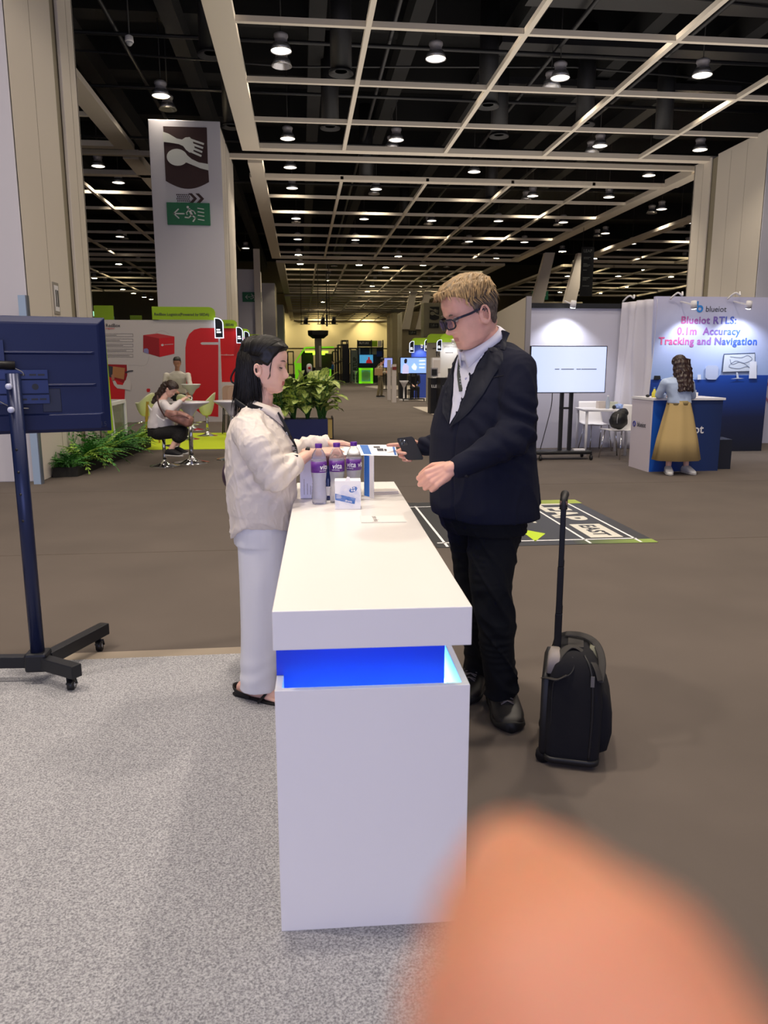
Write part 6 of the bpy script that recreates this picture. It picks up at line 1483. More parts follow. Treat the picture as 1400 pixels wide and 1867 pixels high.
MB().tube(spline([tuple(c + Vector((-.2, -.05, .02))), tuple(c + Vector((-.26, -.12, .18))), tuple(c + Vector((-.28, -.10, .32)))], 6), .017, 8, flat=.35).build('strap', mat('pink_strap', '#5e423e', .6), t)
MB().tube(spline([tuple(c + Vector((-.1, -.15, .03))), tuple(c + Vector((.03, -.16, .05))), tuple(c + Vector((.14, -.12, .0)))], 6), .006, 6).build('zip', mat('pink_strap', '#5e423e', .6), t)
# leaning man
Hl = frame((-2.811, 18.25, 1.506), (.05, -.86, -.40))
figure('person in a white shirt leaning over a high table before the white booth wall', Hl, 1.0, (-2.835, 18.35, 1.333), (-2.852, 18.4, 1.145), (-2.867, 18.5, 0.905), (-2.87, 18.55, 0.738),
    [[(-3.087, 18.35, 1.221), (-3.142, 18.3, 0.961), (-2.872, 18.05, 0.882)], [(-2.593, 18.35, 1.221), (-2.534, 18.2, 0.975), (-2.534, 17.98, 0.858)]],
    [[(-2.923, 18.55, 0.688), (-2.85, 18.5, .48), (-2.86, 18.6, .08)], [(-2.797, 18.55, 0.687), (-2.66, 18.5, .48), (-2.66, 18.6, .08)]], (0, -1, 0), mat('skin_tan', '#c08a72', .5), mat('black_short_hair', '#17120f', .5), mat('ivory_shirt', '#d9d2c4', .7), mat('dark_green_trousers', '#222a28', .8), mat('black_canvas', '#16161c', .7), False, tw=(.12, .21), ww=(.12, .18))

# ================================================================ blue booth on the right
M_bw = mat('booth_lavender', '#c4c3d2', .6); M_bedge = mat('booth_edge', '#8f8c92', .5)
def wallseg(p, q, z0, z1, th, name, m, parent):
    p, q = Vector((*p, 0)), Vector((*q, 0)); d = (q - p).normalized(); n = Vector((-d.y, d.x, 0)) * th
    return MB().add([p + Vector((0, 0, z0)), q + Vector((0, 0, z0)), q + n + Vector((0, 0, z0)), p + n + Vector((0, 0, z0)), p + Vector((0, 0, z1)), q + Vector((0, 0, z1)), q + n + Vector((0, 0, z1)), p + n + Vector((0, 0, z1))],
        [(3, 2, 1, 0), (4, 5, 6, 7), (0, 1, 5, 4), (1, 2, 6, 5), (2, 3, 7, 6), (3, 0, 4, 7)]).build(name, m, parent)
t = T('partition_wall', 'cream-white side partition right behind the man\'s shoulder', 'booth wall', (3.6, 12.5, 0))
wallseg((3.50, 12.0), (4.03, 16.1), 0, 2.5, -.03, 'panel', mat('partition_cream', '#d5cbbb', .6), t); MB().box(3.48, 11.95, 0, 3.56, 12.0, 2.5).build('post', M_bedge, t)
wallseg((3.535, 12.0), (3.80, 13.3), 0, 2.5, -.03, 'inner_panel', M_bw, t)
bwall = T('booth_wall', 'plain pale lavender booth wall behind the white screen', 'booth wall', (4.7, 13.3, 0))
MB().box(3.8, 13.3, 0, 5.66, 13.36, 2.42).build('panel', M_bw, bwall); MB().box(3.8, 13.25, 2.42, 5.75, 13.36, 2.50).build('fascia', M_black, bwall)
ct = T('curtain', 'white hanging cloth between the screen wall and the blue printed wall', 'curtain', (5.75, 12.9, 0))
def cv(u, v):
    p = Vector((5.58, 13.24, 0)).lerp(Vector((5.77, 12.42, 0)), u); z = .02 + 2.5 * v; w_ = .05 * math.sin(u * 22 + v * 3) * (1 - .3 * v) + .05 * math.sin(u * 9 - v * 4)
    return Vector((p.x - w_ * .8 - .12 * (1 - v) * (1 - u), p.y - w_ * .3, z))
MB().grid(cv, 60, 20).build('cloth', mat('curtain_white', '#cfccd6', .8), ct, solid=.006)
bp = T('printed_wall', 'blue and lavender printed booth wall with large pink to blue lettering', 'booth wall', (6.85, 12.45, 0))
PX0, PX1, PY = 5.79, 7.86, 12.45
MB().box(PX0, PY, 0, PX1, PY + .08, 2.56).build('panel', gradmat('lavender_blue_print', [(0, '#8fa8d8'), (.5, '#a9b4dc'), (1, '#c9c9e4')], 2, 1.2, 2.5), bp)
lowm = gradmat('navy_print', [(0, '#060a1c'), (.45, '#08153c'), (1, '#0d3f9c')], 2, 0, 1.3)
MB().prism([(PX0, 0), (PX1, 0), (PX1, (7.662, 12.45, 1.287)[2]), ((6.997, 12.45, 1.288)[0], (6.997, 12.45, 1.288)[2]), ((6.945, 12.45, 1.215)[0], (6.945, 12.45, 1.215)[2]), (PX0, (5.923, 12.45, 1.217)[2])], (0, PY, 0), (1, 0, 0), (0, 0, 1), .001, .004).build('navy_field', lowm, bp)
sm_ = gradmat('pink_blue_lettering', [(0, '#d0568a'), (.42, '#8a5cae'), (.62, '#3f5cc0'), (1, '#2f5fd0')], 0, -.85, .85)
for s_, px, zz, sz in (('Blueiot RTLS:', (6.727, 12.44, 2.129), 0, .165), ('0.1m  Accuracy', (6.742, 12.44, 1.952), 0, .165), ('Tracking and Navigation', (6.746, 12.44, 1.792), 0, .165)):
    text(s_, sz, sm_, bp, (px[0], PY - .006, px[2]), align='CENTER', bold=.022, space=1.06)
lg = mat('logo_blue', '#2f86d8', .5)
lx, lz = (6.555, 12.44, 2.366)[0], (6.555, 12.44, 2.366)[2]
MB().lathe([(.028, 0), (.055, 0), (.055, .006), (.028, .006)], n=28).build('tmp', lg, bp) if False else None
def ring(cx, cz, y, r0, r1, name, m, parent):
    vs = []; fs = []
    for k in range(32):
        a = 2 * math.pi * k / 32
        for r in (r0, r1): vs.append((cx + r * math.cos(a), y, cz + r * math.sin(a)))
    for k in range(32): fs.append((2*k, 2*k+1, (2*k+3) % 64, (2*k+2) % 64))
    return MB().add(vs, fs).build(name, m, parent, solid=.004)
ring(lx, lz, PY - .006, .028, .058, 'logo_ring', lg, bp); MB().box(lx - .058, PY - .009, lz, lx - .030, PY - .003, lz + .12).build('logo_stem', lg, bp)
text('blueiot', .13, M_ink, bp, (lx + .1, PY - .006, lz - .045), bold=-.002)
# printed devices
decal('printed_monitor', [(7.029, 12.44, 1.64), (7.58, 12.44, 1.659), (7.611, 12.44, 1.342), (7.017, 12.44, 1.333)], mat('print_dark_frame', '#3c4a66', .5), bp, 1)
decal('printed_screen', [(7.04, 12.44, 1.622), (7.572, 12.44, 1.641), (7.6, 12.44, 1.36), (7.035, 12.44, 1.342)], mat('print_pale', '#b9c3d6', .5), bp, 2)
L = [(7.139, 12.44, 1.595), (7.335, 12.44, 1.578), (7.448, 12.44, 1.614), (7.532, 12.44, 1.551), (7.392, 12.44, 1.487), (7.243, 12.44, 1.523), (7.134, 12.44, 1.433), (7.303, 12.44, 1.397), (7.446, 12.44, 1.433), (7.528, 12.44, 1.397), (7.342, 12.44, 1.505), (7.189, 12.44, 1.469), (7.143, 12.44, 1.55)]
dline('printed_map', [spline([tuple(p) for p in L], 5)], .008, mat('print_map', '#7f8ca8', .5), bp, 3)
decal('printed_stand', [(7.27, 12.44, 1.333), (7.299, 12.44, 1.333), (7.327, 12.44, 1.242), (7.426, 12.44, 1.233), (7.182, 12.44, 1.224), (7.288, 12.44, 1.242)], mat('print_pale', '#b9c3d6', .5), bp, 3)
decal('printed_phone', [(7.497, 12.44, 1.514), (7.614, 12.44, 1.514), (7.641, 12.44, 1.232), (7.504, 12.44, 1.233)], mat('print_white', '#d3d9ea', .5), bp, 4)
decal('printed_beacon', [(6.728, 12.44, 1.424), (6.765, 12.44, 1.451), (6.91, 12.44, 1.451), (6.951, 12.44, 1.424), (6.955, 12.44, 1.261), (6.92, 12.44, 1.216), (6.784, 12.44, 1.216), (6.733, 12.44, 1.252)], mat('print_beacon', '#aab6d6', .5), bp, 2)
decal('printed_tag', [(5.838, 12.44, 1.281), (5.942, 12.44, 1.281), (5.957, 12.44, 1.218), (5.832, 12.44, 1.218)], mat('print_black', '#15181f', .5), bp, 2)
decal('printed_post', [(6.594, 12.44, 1.298), (6.652, 12.44, 1.298), (6.659, 12.44, 1.216), (6.601, 12.44, 1.216)], mat('print_white', '#d3d9ea', .5), bp, 2)
rw = T('booth_wall', 'pale booth wall with pinkish printed curves at the right edge', 'booth wall', (8.3, 13.6, 0))
MB().box(7.9, 13.7, 0, 10.5, 13.78, 2.5).build('panel', M_bw, rw)
dline('printed_curve', [spline([(8.629, 13.69, 1.609), (8.533, 13.69, 1.489), (8.633, 13.69, 1.349), (8.517, 13.69, 1.208), (8.657, 13.69, 1.107), (8.561, 13.69, 0.986), (8.715, 13.69, 0.752)], 6)], .03, mat('print_rose', '#a86f80', .5), rw)
def spot(p, aim, label, e=45, c=(.9, .93, 1)):
    t = T('spotlight', label, 'spotlight', p); p = Vector(p); d = (Vector(aim) - p).normalized()
    MB().cyl(p - d * .06, p + d * .05, .045, .05, n=18).build('housing', M_white, t)
    MB().cyl(p + d * .051, p + d * .056, .042, n=18).build('lens', mat('spot_glow', '#ffffff', .5, emit=30), t)
    MB().bar(p, p + Vector((0, .46, .09)), .02, .02).build('arm', M_white, t)
    l = light('spotlight_beam', 'SPOT', p + d * .07, e, c, .04, (0, 0, 0), spot=110); l.rotation_euler = d.to_track_quat('-Z', 'Y').to_euler(); l.parent = None
    return t
spot((4.56, 12.9, 2.454), (4.5, 13.4, .9), 'bright spotlight on top of the plain lavender wall', 60)
spot((6.218, 12, 2.392), (6.6, 12.5, .9), 'white spotlight beside the round blue logo', 50)
spot((7.138, 12, 2.399), (7.3, 12.6, .9), 'bright spotlight near the right edge of the printed wall', 60)
for p, lb_ in (((5.689, 13.2, 2.567), 'small unlit white spotlight on the black fascia'), ((6.111, 12.3, 2.542), 'curled white spotlight arm on top of the printed wall, left'), ((7.096, 12.3, 2.551), 'curled white spotlight arm on top of the printed wall, right')):
    t = T('bent_spotlight', lb_, 'spotlight', p); P_ = Vector(p); MB().tube(spline([tuple(P_ + Vector((-.1, .1, -.03))), tuple(P_ + Vector((-.03, 0, .06))), tuple(P_ + Vector((.05, 0, .02))), tuple(P_ + Vector((.08, .06, .08)))], 5), .015, 6).build('arm', M_white, t)
# counter
kc = T('reception_counter', 'blue fronted reception counter with white side and white lettering', 'counter', (5.2, 10.5, 0))
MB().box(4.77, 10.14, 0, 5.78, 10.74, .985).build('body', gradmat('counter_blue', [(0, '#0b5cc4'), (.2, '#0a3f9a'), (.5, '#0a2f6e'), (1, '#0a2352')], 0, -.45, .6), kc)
MB().box(4.75, 10.13, 0, 4.77, 10.76, .985).build('side_panel', mat('counter_side_white', '#cfc6cf', .5), kc)
MB().box(4.74, 10.11, .985, 5.80, 10.78, 1.015).build('top', M_white, kc)
text('blueiot', .17, M_white, kc, ((5.267, 10.13, 0.531)[0] - .22, 10.132, (5.267, 10.13, 0.531)[2]), bold=.015)
ring(4.745, 0, 0, .0, .001, 'x', M_ink, kc) if False else None
text('blueiot', .10, M_ink, kc, (4.746, 10.55, .60), (0, -1, 0), (0, 0, 1), bold=.005)
b = MB(); b.tube([(4.744, 10.64 + .035 * math.cos(a), .63 + .035 * math.sin(a)) for a in [2 * math.pi * k / 20 for k in range(21)]], .008, 5); b.build('logo_ring', mat('logo_indigo', '#3a3f9a', .5), kc)
t = T('plinth', 'dark block standing behind the right end of the blue counter', 'plinth', (5.95, 10.5, 0)); MB().prism([(5.80, 10.30), (6.06, 10.30), (6.14, 10.7), (5.80, 10.7)], (0, 0, 0), (1, 0, 0), (0, 1, 0), 0, .42).build('block', mat('dark_block', '#0d1222', .5), t)
# things on the counter
t = T('spray_bottle', 'small yellow and clear bottle on the left of the blue counter', 'bottle', (4.88, 10.35, 1.015)); MB().lathe([(.001, 0), (.035, 0), (.036, .06), (.02, .09), (.012, .12)], (4.88, 10.35, 1.015), 20).build('body', mat('yellow_liquid', '#d9cf4a', .3), t); MB().lathe([(.014, .12), (.014, .14), (.001, .141)], (4.88, 10.35, 1.015), 14).build('cap', mat('blue_cap', '#4a7fd0', .4), t)
t = T('desk_camera', 'tiny dark device left of the yellow bottle on the blue counter', 'device', (4.80, 10.4, 1.015)); MB().ell((4.81, 10.4, 1.035), (.03, .03, .02), 12).build('body', M_black, t)
t = T('card_holder', 'white card box on the blue counter, right of the woman in the khaki skirt', 'box', (5.5, 10.45, 1.015)); MB().box(5.44, 10.4, 1.015, 5.55, 10.48, 1.08).build('box', M_paper, t, bevel=.004); MB().box(5.45, 10.44, 1.08, 5.54, 10.47, 1.11).build('cards', mat('clear_card', '#b9c4d8', .2), t)
# woman at counter, seen from behind
Hg = frame((5.045, 10.02, 1.469), (-.1, .92, -.35))
M_hair_g = mat('wavy_brown_hair', '#2b1713', .4, noise_s=40, noise_a=.4)
gw = figure('person with wavy brown hair, pale blue shirt and khaki skirt, standing at the blue counter', Hg, .96, (5.005, 9.95, 1.325), (4.987, 9.93, 1.225), (5.027, 9.92, 1.036), (5.043, 9.93, 0.904),
    [[(4.829, 9.95, 1.225), (4.803, 10.05, 1.061), ((5.013, 10.3, 1.021)[0], 10.32, 1.04)], [(5.175, 9.95, 1.224), (5.28, 10.05, 1.045), ((5.332, 10.3, 1.019)[0], 10.34, 1.04)]],
    [[(4.984, 9.93, 0.861), ((4.966, 9.93, 0.477)[0], 9.93, .48), ((4.948, 9.9, 0.108)[0], 9.93, .08), (-.3, -1, 0)], [(5.116, 9.93, 0.86), ((5.169, 9.93, 0.475)[0], 9.93, .48), ((5.214, 9.9, 0.104)[0], 9.95, .08), (.15, -1, 0)]],
    (0, 1, 0), M_skin_w, M_hair_g, mat('pale_blue_shirt', '#b4c6e4', .7), mat('khaki_cotton', '#b39a66', .75), mat('white_sneaker', '#dcdcdc', .5), True, tw=(.11, .17), ww=(.115, .15), hair_len=.42,
    skirt=[(Vector(p), a, b_) for p, a, b_ in (((5.037, 9.93, 0.978), .125, .15), ((5.04, 9.93, 0.934), .13, .16), ((5.035, 9.91, 0.774), .16, .20), ((5.031, 9.89, 0.481), .19, .27), ((5.027, 9.87, 0.2), .22, .325))])
b = MB(); b.rings([[Vector((5.038, 9.93, 0.963)) + Vector((.155 * math.cos(a), .13 * math.sin(a), z)) for a in [2 * math.pi * k / 36 for k in range(36)]] for z in (-.028, .028)]); b.build('belt', mat('khaki_belt', '#9c8a5c', .6), gw)
# screen on wheeled stand
sc_ = T('display_screen', 'large white glowing screen on a black wheeled stand behind the man', 'screen', (4.09, 11.65, 0))
MB().box(3.47, 11.62, 1.03, 4.68, 11.66, 1.745).build('bezel', M_black, sc_); MB().box(3.485, 11.612, 1.045, 4.665, 11.62, 1.732).build('panel', gradmat('screen_pale', [(0, '#b9c9ee'), (.5, '#c9d6f4'), (1, '#c0cdf0')], 0, -.6, .6, emit=.75), sc_)
b = MB(); zt = (3.843, 11.6, 1.395)[2]
for x0, x1 in ((3.86, 3.93), (3.96, 4.16), (4.20, 4.27), (4.28, 4.52)): b.box(x0, 11.608, zt - .008, x1, 11.612, zt + .006)
b.build('text_line', mat('screen_text', '#8d96b4', .5), sc_)
for px in (4.03, 4.18): MB().box(px - .025, 11.70, .1, px + .025, 11.76, 1.3).build('upright', M_black, sc_)
MB().box(4.0, 11.71, .78, 4.2, 11.75, .81).build('crossbar', M_black, sc_)
MB().box(3.6, 11.55, .085, 4.50, 11.85, .14).build('base', M_black, sc_, bevel=.02)
for x, y in ((3.65, 11.5), (4.46, 11.5), (3.65, 11.9), (4.46, 11.9)): MB().cyl((x - .015, y, .04), (x + .015, y, .04), .04, n=18).build('caster', M_black, sc_); MB().box(x - .012, y - .012, .04, x + .012, y + .012, .1).build('caster_stem', M_black, sc_)
MB().box(4.22, 11.6, .14, 4.4, 11.68, .165).build('power_strip', M_white, sc_)
cb = T('cable', 'black cable hanging from the white screen down to the floor', 'cable', (3.6, 12.0, 0)); MB().tube(spline([(3.932, 11.9, 1.019), (3.923, 11.9, 0.822), (3.871, 11.9, 0.563), (3.81, 11.9, 0.302), (3.764, 11.9, 0.11)], 6), .007, 6).build('cable_run', M_black, cb)
# table with chairs
tb = T('table', 'white square table with slim legs behind the wheeled screen', 'table', (4.95, 12.5, 0))
MB().prism([(0, 0), (.75, 0), (.75, .75), (0, .75)], (4.55, 12.10, .715), (.93, -.12, 0), (.12, .93, 0), 0, .03).build('top', M_white, tb, bevel=.004)
for x, y in ((4.60, 12.13), (5.24, 12.04), (4.68, 12.76), (5.33, 12.68)): MB().cyl((x, y, 0), (x, y, .72), .022, n=12).build('leg', M_white, tb)
def shellchair(x, y, rz, label):
    t = T('chair', label, 'chair', (x, y, 0), rz)
    def P(u, v):
        s_ = (u - .5) * .44
        if v < .5: k = v / .5; return Vector((s_ * (.95), -.22 + .42 * k, .45 + .02 * abs(s_) * 4 - .02 * math.sin(math.pi * k)))
        k = (v - .5) / .5; return Vector((s_ * (1 - .15 * k), .20 + .04 * math.sin(k * 1.5) + .09 * k, .45 + .02 * (1 - k) + .38 * k ** .9))
    MB().grid(P, 12, 20).build('shell', M_white, t, False, solid=.012)
    for sx in (-1, 1):
        MB().tube([(sx * .20, -.22, 0), (sx * .16, -.15, .44)], .010, 8).build('leg', M_chrome, t, False); MB().tube([(sx * .20, .24, 0), (sx * .16, .12, .44)], .010, 8).build('leg', M_chrome, t, False)
    return t
shellchair(5.0, 11.75, R(-60), 'white shell chair with chrome legs carrying the black bag'); shellchair(5.05, 12.86, R(5), 'white shell chair pushed in behind the white table')
t = T('backpack', 'black backpack lying on the white shell chair', 'bag', (4.96, 11.75, .47)); m = MB(); m.ell((4.98, 11.76, .60), (.15, .13, .15), 16); m.ell((5.05, 11.78, .72), (.09, .09, .08), 12); fuse(m, 'body', mat('black_nylon', '#121215', .6), t, .01, 1, None, lambda co, n: .02 * noise.noise(co * 11))
MB().tube(spline([(4.93, 11.66, .70), (4.90, 11.62, .62), (4.91, 11.64, .56)], 4), .008, 6).build('strap', mat('bag_steel', '#8a8a8e', .4), t)
t = T('bottle', 'clear water bottle on the white table', 'bottle', (5.03, 12.35, .745)); MB().lathe([(.001, 0), (.032, 0), (.034, .12), (.02, .17), (.013, .2)], (5.03, 12.35, .745), 18).build('body', mat('bottle_grey', '#c2cede', .1, alpha=.7), t); MB().lathe([(.015, .2), (.015, .22), (.001, .221)], (5.03, 12.35, .745), 14).build('cap', M_white, t)
t = T('tissue_pack', 'crumpled blue and white pack on the white table', 'pack', (5.2, 12.3, .745)); m = MB(); m.ell((5.2, 12.3, .785), (.09, .06, .045), 14); fuse(m, 'pack', mat('blue_white_pack', '#8fa6d8', .5, noise_s=30, noise_a=.5), t, .008, 1)
t = T('carton', 'cream carton boxes at the back of the white table', 'box', (5.0, 12.5, .745)); MB().box(4.92, 12.45, .745, 5.06, 12.58, .86).build('box', mat('cream_carton', '#d0c4ba', .6), t); MB().box(5.08, 12.48, .745, 5.26, 12.6, .85).build('box', mat('pale_carton', '#c9cbb6', .6), t)
t = T('headset', 'small black gadget between bottle and blue pack on the white table', 'device', (5.1, 12.25, .745)); MB().ell((5.1, 12.25, .775), (.03, .03, .035), 12).build('body', M_black, t)
t = T('tablet', 'thin black tablet at the right corner of the white table', 'device', (5.3, 12.5, .745)); MB().box(5.28, 12.4, .745, 5.42, 12.56, .755).build('body', M_black, t)

# ================================================================ down the aisle
# planter with variegated leaves
pb = T('blue_planter', 'navy blue planter box with a wooden end, full of striped leafy plants', 'planter', (.15, 15.6, 0))
X0, X1 = (-0.384, 15.3, 0.021)[0], (0.503, 15.3, 0.013)[0]
MB().box(X0 - .3, 15.3, 0, X1, 15.85, .40).build('box', mat('planter_navy', '#121c58', .5), pb)
MB().box(X1, 15.3, .02, X1 + .085, 15.82, .39).build('wooden_panel', mat('planter_wood', '#b39a55', .5), pb); MB().box(X1 + .085, 15.3, 0, X1 + .11, 15.85, .43).build('end_frame', M_black, pb)
M_dief = bpy.data.materials.new('variegated_leaf'); M_dief.use_nodes = True; MATS['variegated_leaf'] = M_dief
nt = M_dief.node_tree; bs = nt.nodes['Principled BSDF']; uv = nt.nodes.new('ShaderNodeVertexColor'); uv.layer_name = 'leaf'; nt.links.new(uv.outputs[0], bs.inputs['Base Color']); bs.inputs['Roughness'].default_value = .4
def big_leaf(mb, cols, o, az, el, L, w, droop):
    d0 = Vector((math.cos(az) * math.cos(el), math.sin(az) * math.cos(el), math.sin(el))); s_ = Vector((-math.sin(az), math.cos(az), 0)); nu, nv = 8, 12; k0 = len(mb.v); vs = []
    for j in range(nv + 1):
        t_ = j / nv; c = Vector(o) + d0 * L * t_ - Vector((0, 0, droop * L * t_ * t_)); ww = w * (math.sin(math.pi * min(1, t_ * .93 + .07)) ** .8) * (1 if j < nv else .02)
        for i in range(nu + 1):
            x = i / nu * 2 - 1; vs.append(c + s_ * ww * x + Vector((0, 0, .14 * ww * abs(x) + .01 * math.sin(j * 2.1) * abs(x))))
            vein = abs(math.sin((t_ * 9 - abs(x) * 1.6) * math.pi)) < .25
            pale = abs(x) < .82 and t_ < .93 and not (vein and abs(x) > .1)
            cols.append((*hexc('#d2de84'), 1) if pale and abs(x) > .06 else ((*hexc('#2f6b2a'), 1) if not pale else (*hexc('#93b04e'), 1)))
    fs = [(j * (nu + 1) + i, j * (nu + 1) + i + 1, (j + 1) * (nu + 1) + i + 1, (j + 1) * (nu + 1) + i) for j in range(nv) for i in range(nu)]
    mb.add(vs, fs, 0, True)
def leafplant(x, y, z, n, seed, H_):
    r_ = random.Random(seed); mb = MB(); cols = []; st_ = MB()
    for i in range(n):
        az = r_.uniform(0, 6.283); hh = H_ * r_.uniform(.15, .75); rr = r_.uniform(.03, .16)
        o = Vector((x + math.cos(az) * rr, y + math.sin(az) * rr, z + hh)); L = r_.uniform(.42, .58)
        st_.tube([(x, y, z), tuple((Vector((x, y, z)) * .4 + o * .6) + Vector((0, 0, .03))), tuple(o)], .010, 5)
        big_leaf(mb, cols, o, az, r_.uniform(.35, 1.35), L, L * r_.uniform(.22, .28), r_.uniform(.25, .8))
    o = mb.build('leaves', M_dief, pb); a = o.data.color_attributes.new('leaf', 'FLOAT_COLOR', 'POINT')
    for i, c in enumerate(cols): a.data[i].color = c
    st_.build('stem', mat('leaf_stem', '#3f7034', .5), pb)
i = 0
for xx in (X0 - .1, X0 + .18, X0 + .45, X0 + .72, X1 - .12):
    for yy in (15.45, 15.72): leafplant(xx + (i % 3) * .03, yy, .36, 17, 40 + i, .98); i += 1
# the same kind of plant further back
# ---- right side of the aisle
M_bk = mat('counter_black', '#17171b', .4); M_pad = mat('booth_pale_floor', '#b5aca0', .9)
structure(MB().prism([((3.842, 26.79, 0)[0], (3.842, 26.79, 0)[1]), ((3.86, 21.641, 0)[0], (3.86, 21.641, 0)[1]), (9, 21.5), (9, 25.5), (5.2, 26.5)], (0, 0, 0), (1, 0, 0), (0, 1, 0), 0, .006).build('floor_pale_pad', M_pad))
structure(MB().prism([((4.11, 34.993, 0)[0], (4.11, 34.993, 0)[1]), ((4.92, 31.181, 0)[0], (4.92, 31.181, 0)[1]), (9, 31.0), (9, 36), (5, 37)], (0, 0, 0), (1, 0, 0), (0, 1, 0), 0, .006).build('floor_pale_pad', M_pad))
structure(MB().prism([((4.176, 51.497, 0)[0], (4.176, 51.497, 0)[1]), ((4.85, 45.761, 0)[0], (4.85, 45.761, 0)[1]), (9, 44.0), (9, 54), (5, 54)], (0, 0, 0), (1, 0, 0), (0, 1, 0), 0, .006).build('floor_pale_pad', M_pad))
def blackbox(px, y, h, label, w=.5, d=.6):
    x = px; t = T('black_counter', label, 'counter', (x + w / 2, y + d / 2, 0)); MB().box(x, y, 0, x + w, y + d, h).build('body', M_bk, t); MB().box(x - .01, y - .01, h, x + w + .01, y + d, h + .03).build('top', M_black, t); return t
k1 = blackbox((3.801, 23.955, 0)[0] + .04, 23.0, 1.03, 'narrow dark counter with white letters, left one beside the man\'s jacket', .26, .5)
k2 = blackbox((3.898, 23.391, 0)[0] + .12, 22.3, 1.05, 'black counter with white letters right beside the man\'s jacket', 1.1, .7)
text('I.LBSI', .12, M_white, k1, (k1.location.x - .11, 22.985, .78), bold=.02); text('U.BSI', .14, M_white, k2, (k2.location.x - .5, 22.28, .76), bold=.02)
t = T('laptop', 'open dark laptop on the black counter beside the man', 'laptop', (k2.location.x - .1, 22.6, 1.08)); x = k2.location.x
MB().box(x - .25, 22.5, 1.08, x + .12, 22.75, 1.1).build('keyboard_base', M_black, t); MB().prism([(0, 0), (.36, 0), (.36, .25), (0, .25)], (x - .25, 22.76, 1.1), (1, 0, 0), (0, .2, 1), 0, .012).build('lid', M_black, t)
t = T('card_stand', 'small framed card stand on the narrow dark counter', 'sign', (k1.location.x, 23.2, 1.06)); x = k1.location.x
MB().box(x - .1, 23.2, 1.1, x + .12, 23.23, 1.36).build('frame', M_bedge, t); MB().box(x - .07, 23.19, 1.14, x + .09, 23.2, 1.32).build('card', M_black, t); MB().box(x - .02, 23.2, 1.06, x + .02, 23.24, 1.12).build('foot', M_white, t)
t = T('brochure_rack', 'white brochure rack behind the black counters', 'rack', (5.0, 25.2, 0)); q = (4.224, 25, 1.189)
MB().box(q[0], 25, 0, q[0] + .28, 25.3, (4.218, 25, 1.677)[2]).build('body', M_white, t); MB().box(q[0] + .03, 24.98, 1.2, q[0] + .25, 25, 1.6).build('pocket', M_wallw, t)
# booth walls with lime headers
def rbooth(x0, x1, y, z1, m, label, hw=None, hdr=.28, round_left=True):
    t = T('booth_wall', label, 'booth wall', ((x0 + x1) / 2, y, 0)); MB().box(x0, y, 0, x1, y + .08, z1).build('panel', m, t)
    w = hw or (x1 - x0); P_ = [(w, 0), (w, hdr), (.14, hdr), (.05, hdr - .05), (0, hdr - .15), (0, 0)]
    MB().prism(P_, (x0, y, z1), (1, 0, 0), (0, 0, 1), 0, .05).build('header_board', M_limes, t); return t
w1 = rbooth((4.585, 25.6, 2.373)[0], (4.585, 25.6, 2.373)[0] + 2.6, 25.6, (4.588, 25.6, 2.179)[2], mat('booth_bright_white', '#d9d6d2', .6), 'white booth wall with small grey print behind the man\'s chin')
text('international', .12, mat('text_grey', '#8b8684', .6), w1, ((4.7, 25.6, 2.038)[0], 25.58, (4.701, 25.6, 2.002)[2]), bold=.01)
dline('text_line', [[(4.758, 25.6, 1.843), (5.016, 25.6, 1.843)], [(4.771, 25.6, 1.038), (5.03, 25.6, 1.037)], [(4.735, 25.6, 0.966), (5.106, 25.6, 0.965)]], .03, mat('text_grey', '#8b8684', .6), w1)
w2 = rbooth((4.679, 29, 2.252)[0], (4.679, 29, 2.252)[0] + 1.3, 29, (4.679, 29, 2.252)[2], mat('booth_grey', '#9b958a', .6), 'grey booth wall with dark letters left of the man\'s glasses', hdr=.32)
text('fo', .36, M_ink, w2, ((5.017, 29, 1.751)[0], 28.98, (5.017, 29, 1.751)[2]), bold=.01)
w3 = rbooth((4.808, 34, 2.315)[0], (5.487, 34, 2.316)[0], 34, (4.808, 34, 2.291)[2], mat('booth_blue', '#3350b8', .5), 'blue booth wall with lime header above the presenter screen', hdr=.30)
blade((4.41, 25.4, 1.927)[0], 25.3, (4.447, 25.4, 1.892)[2], .16, .36, 'lit blade sign left of the man\'s glasses', left=True)
blade((5.289, 33.5, 2.026)[0], 33.4, (5.289, 33.5, 2.026)[2], .20, .50, 'lit blade sign on the right of the small blue wall', left=True)
blade((4.62, 33.5, 1.955)[0], 33.3, (4.62, 33.5, 1.955)[2], .20, .48, 'lit blade sign on the left of the small blue wall', left=True)
spot((5.207, 33.6, 2.236), ((5.207, 33.6, 2.236)[0], 34.2, 1.0), 'small bright spot on the blue booth wall', 25); spot((4.932, 25.2, 2.204), ((4.932, 25.2, 2.204)[0], 26, 1.0), 'small bright spot beside the man\'s chin', 12)
def tv_stand(px0, px1, y, z0, z1, label, m, gl=True):
    t = T('display_screen', label, 'screen', ((px0 + px1) / 2, y, 0)); MB().box(px0, y, z0, px1, y + .06, z1).build('bezel', M_black, t); MB().box(px0 + .03, y - .01, z0 + .04, px1 - .03, y, z1 - .03).build('panel', m, t)
    for s_ in (-.1, .1): c = (px0 + px1) / 2 + s_; MB().box(c - .025, y + .06, .08, c + .025, y + .1, z0 + .3).build('upright', M_black, t)
    c = (px0 + px1) / 2; MB().box(c - .45, y - .1, .07, c + .45, y + .2, .11).build('base', M_black, t)
    for s_ in (-.42, .42): MB().cyl((c + s_ - .02, y - .08, .04), (c + s_ + .02, y - .08, .04), .04, n=12).build('caster', M_black, t)
    return t
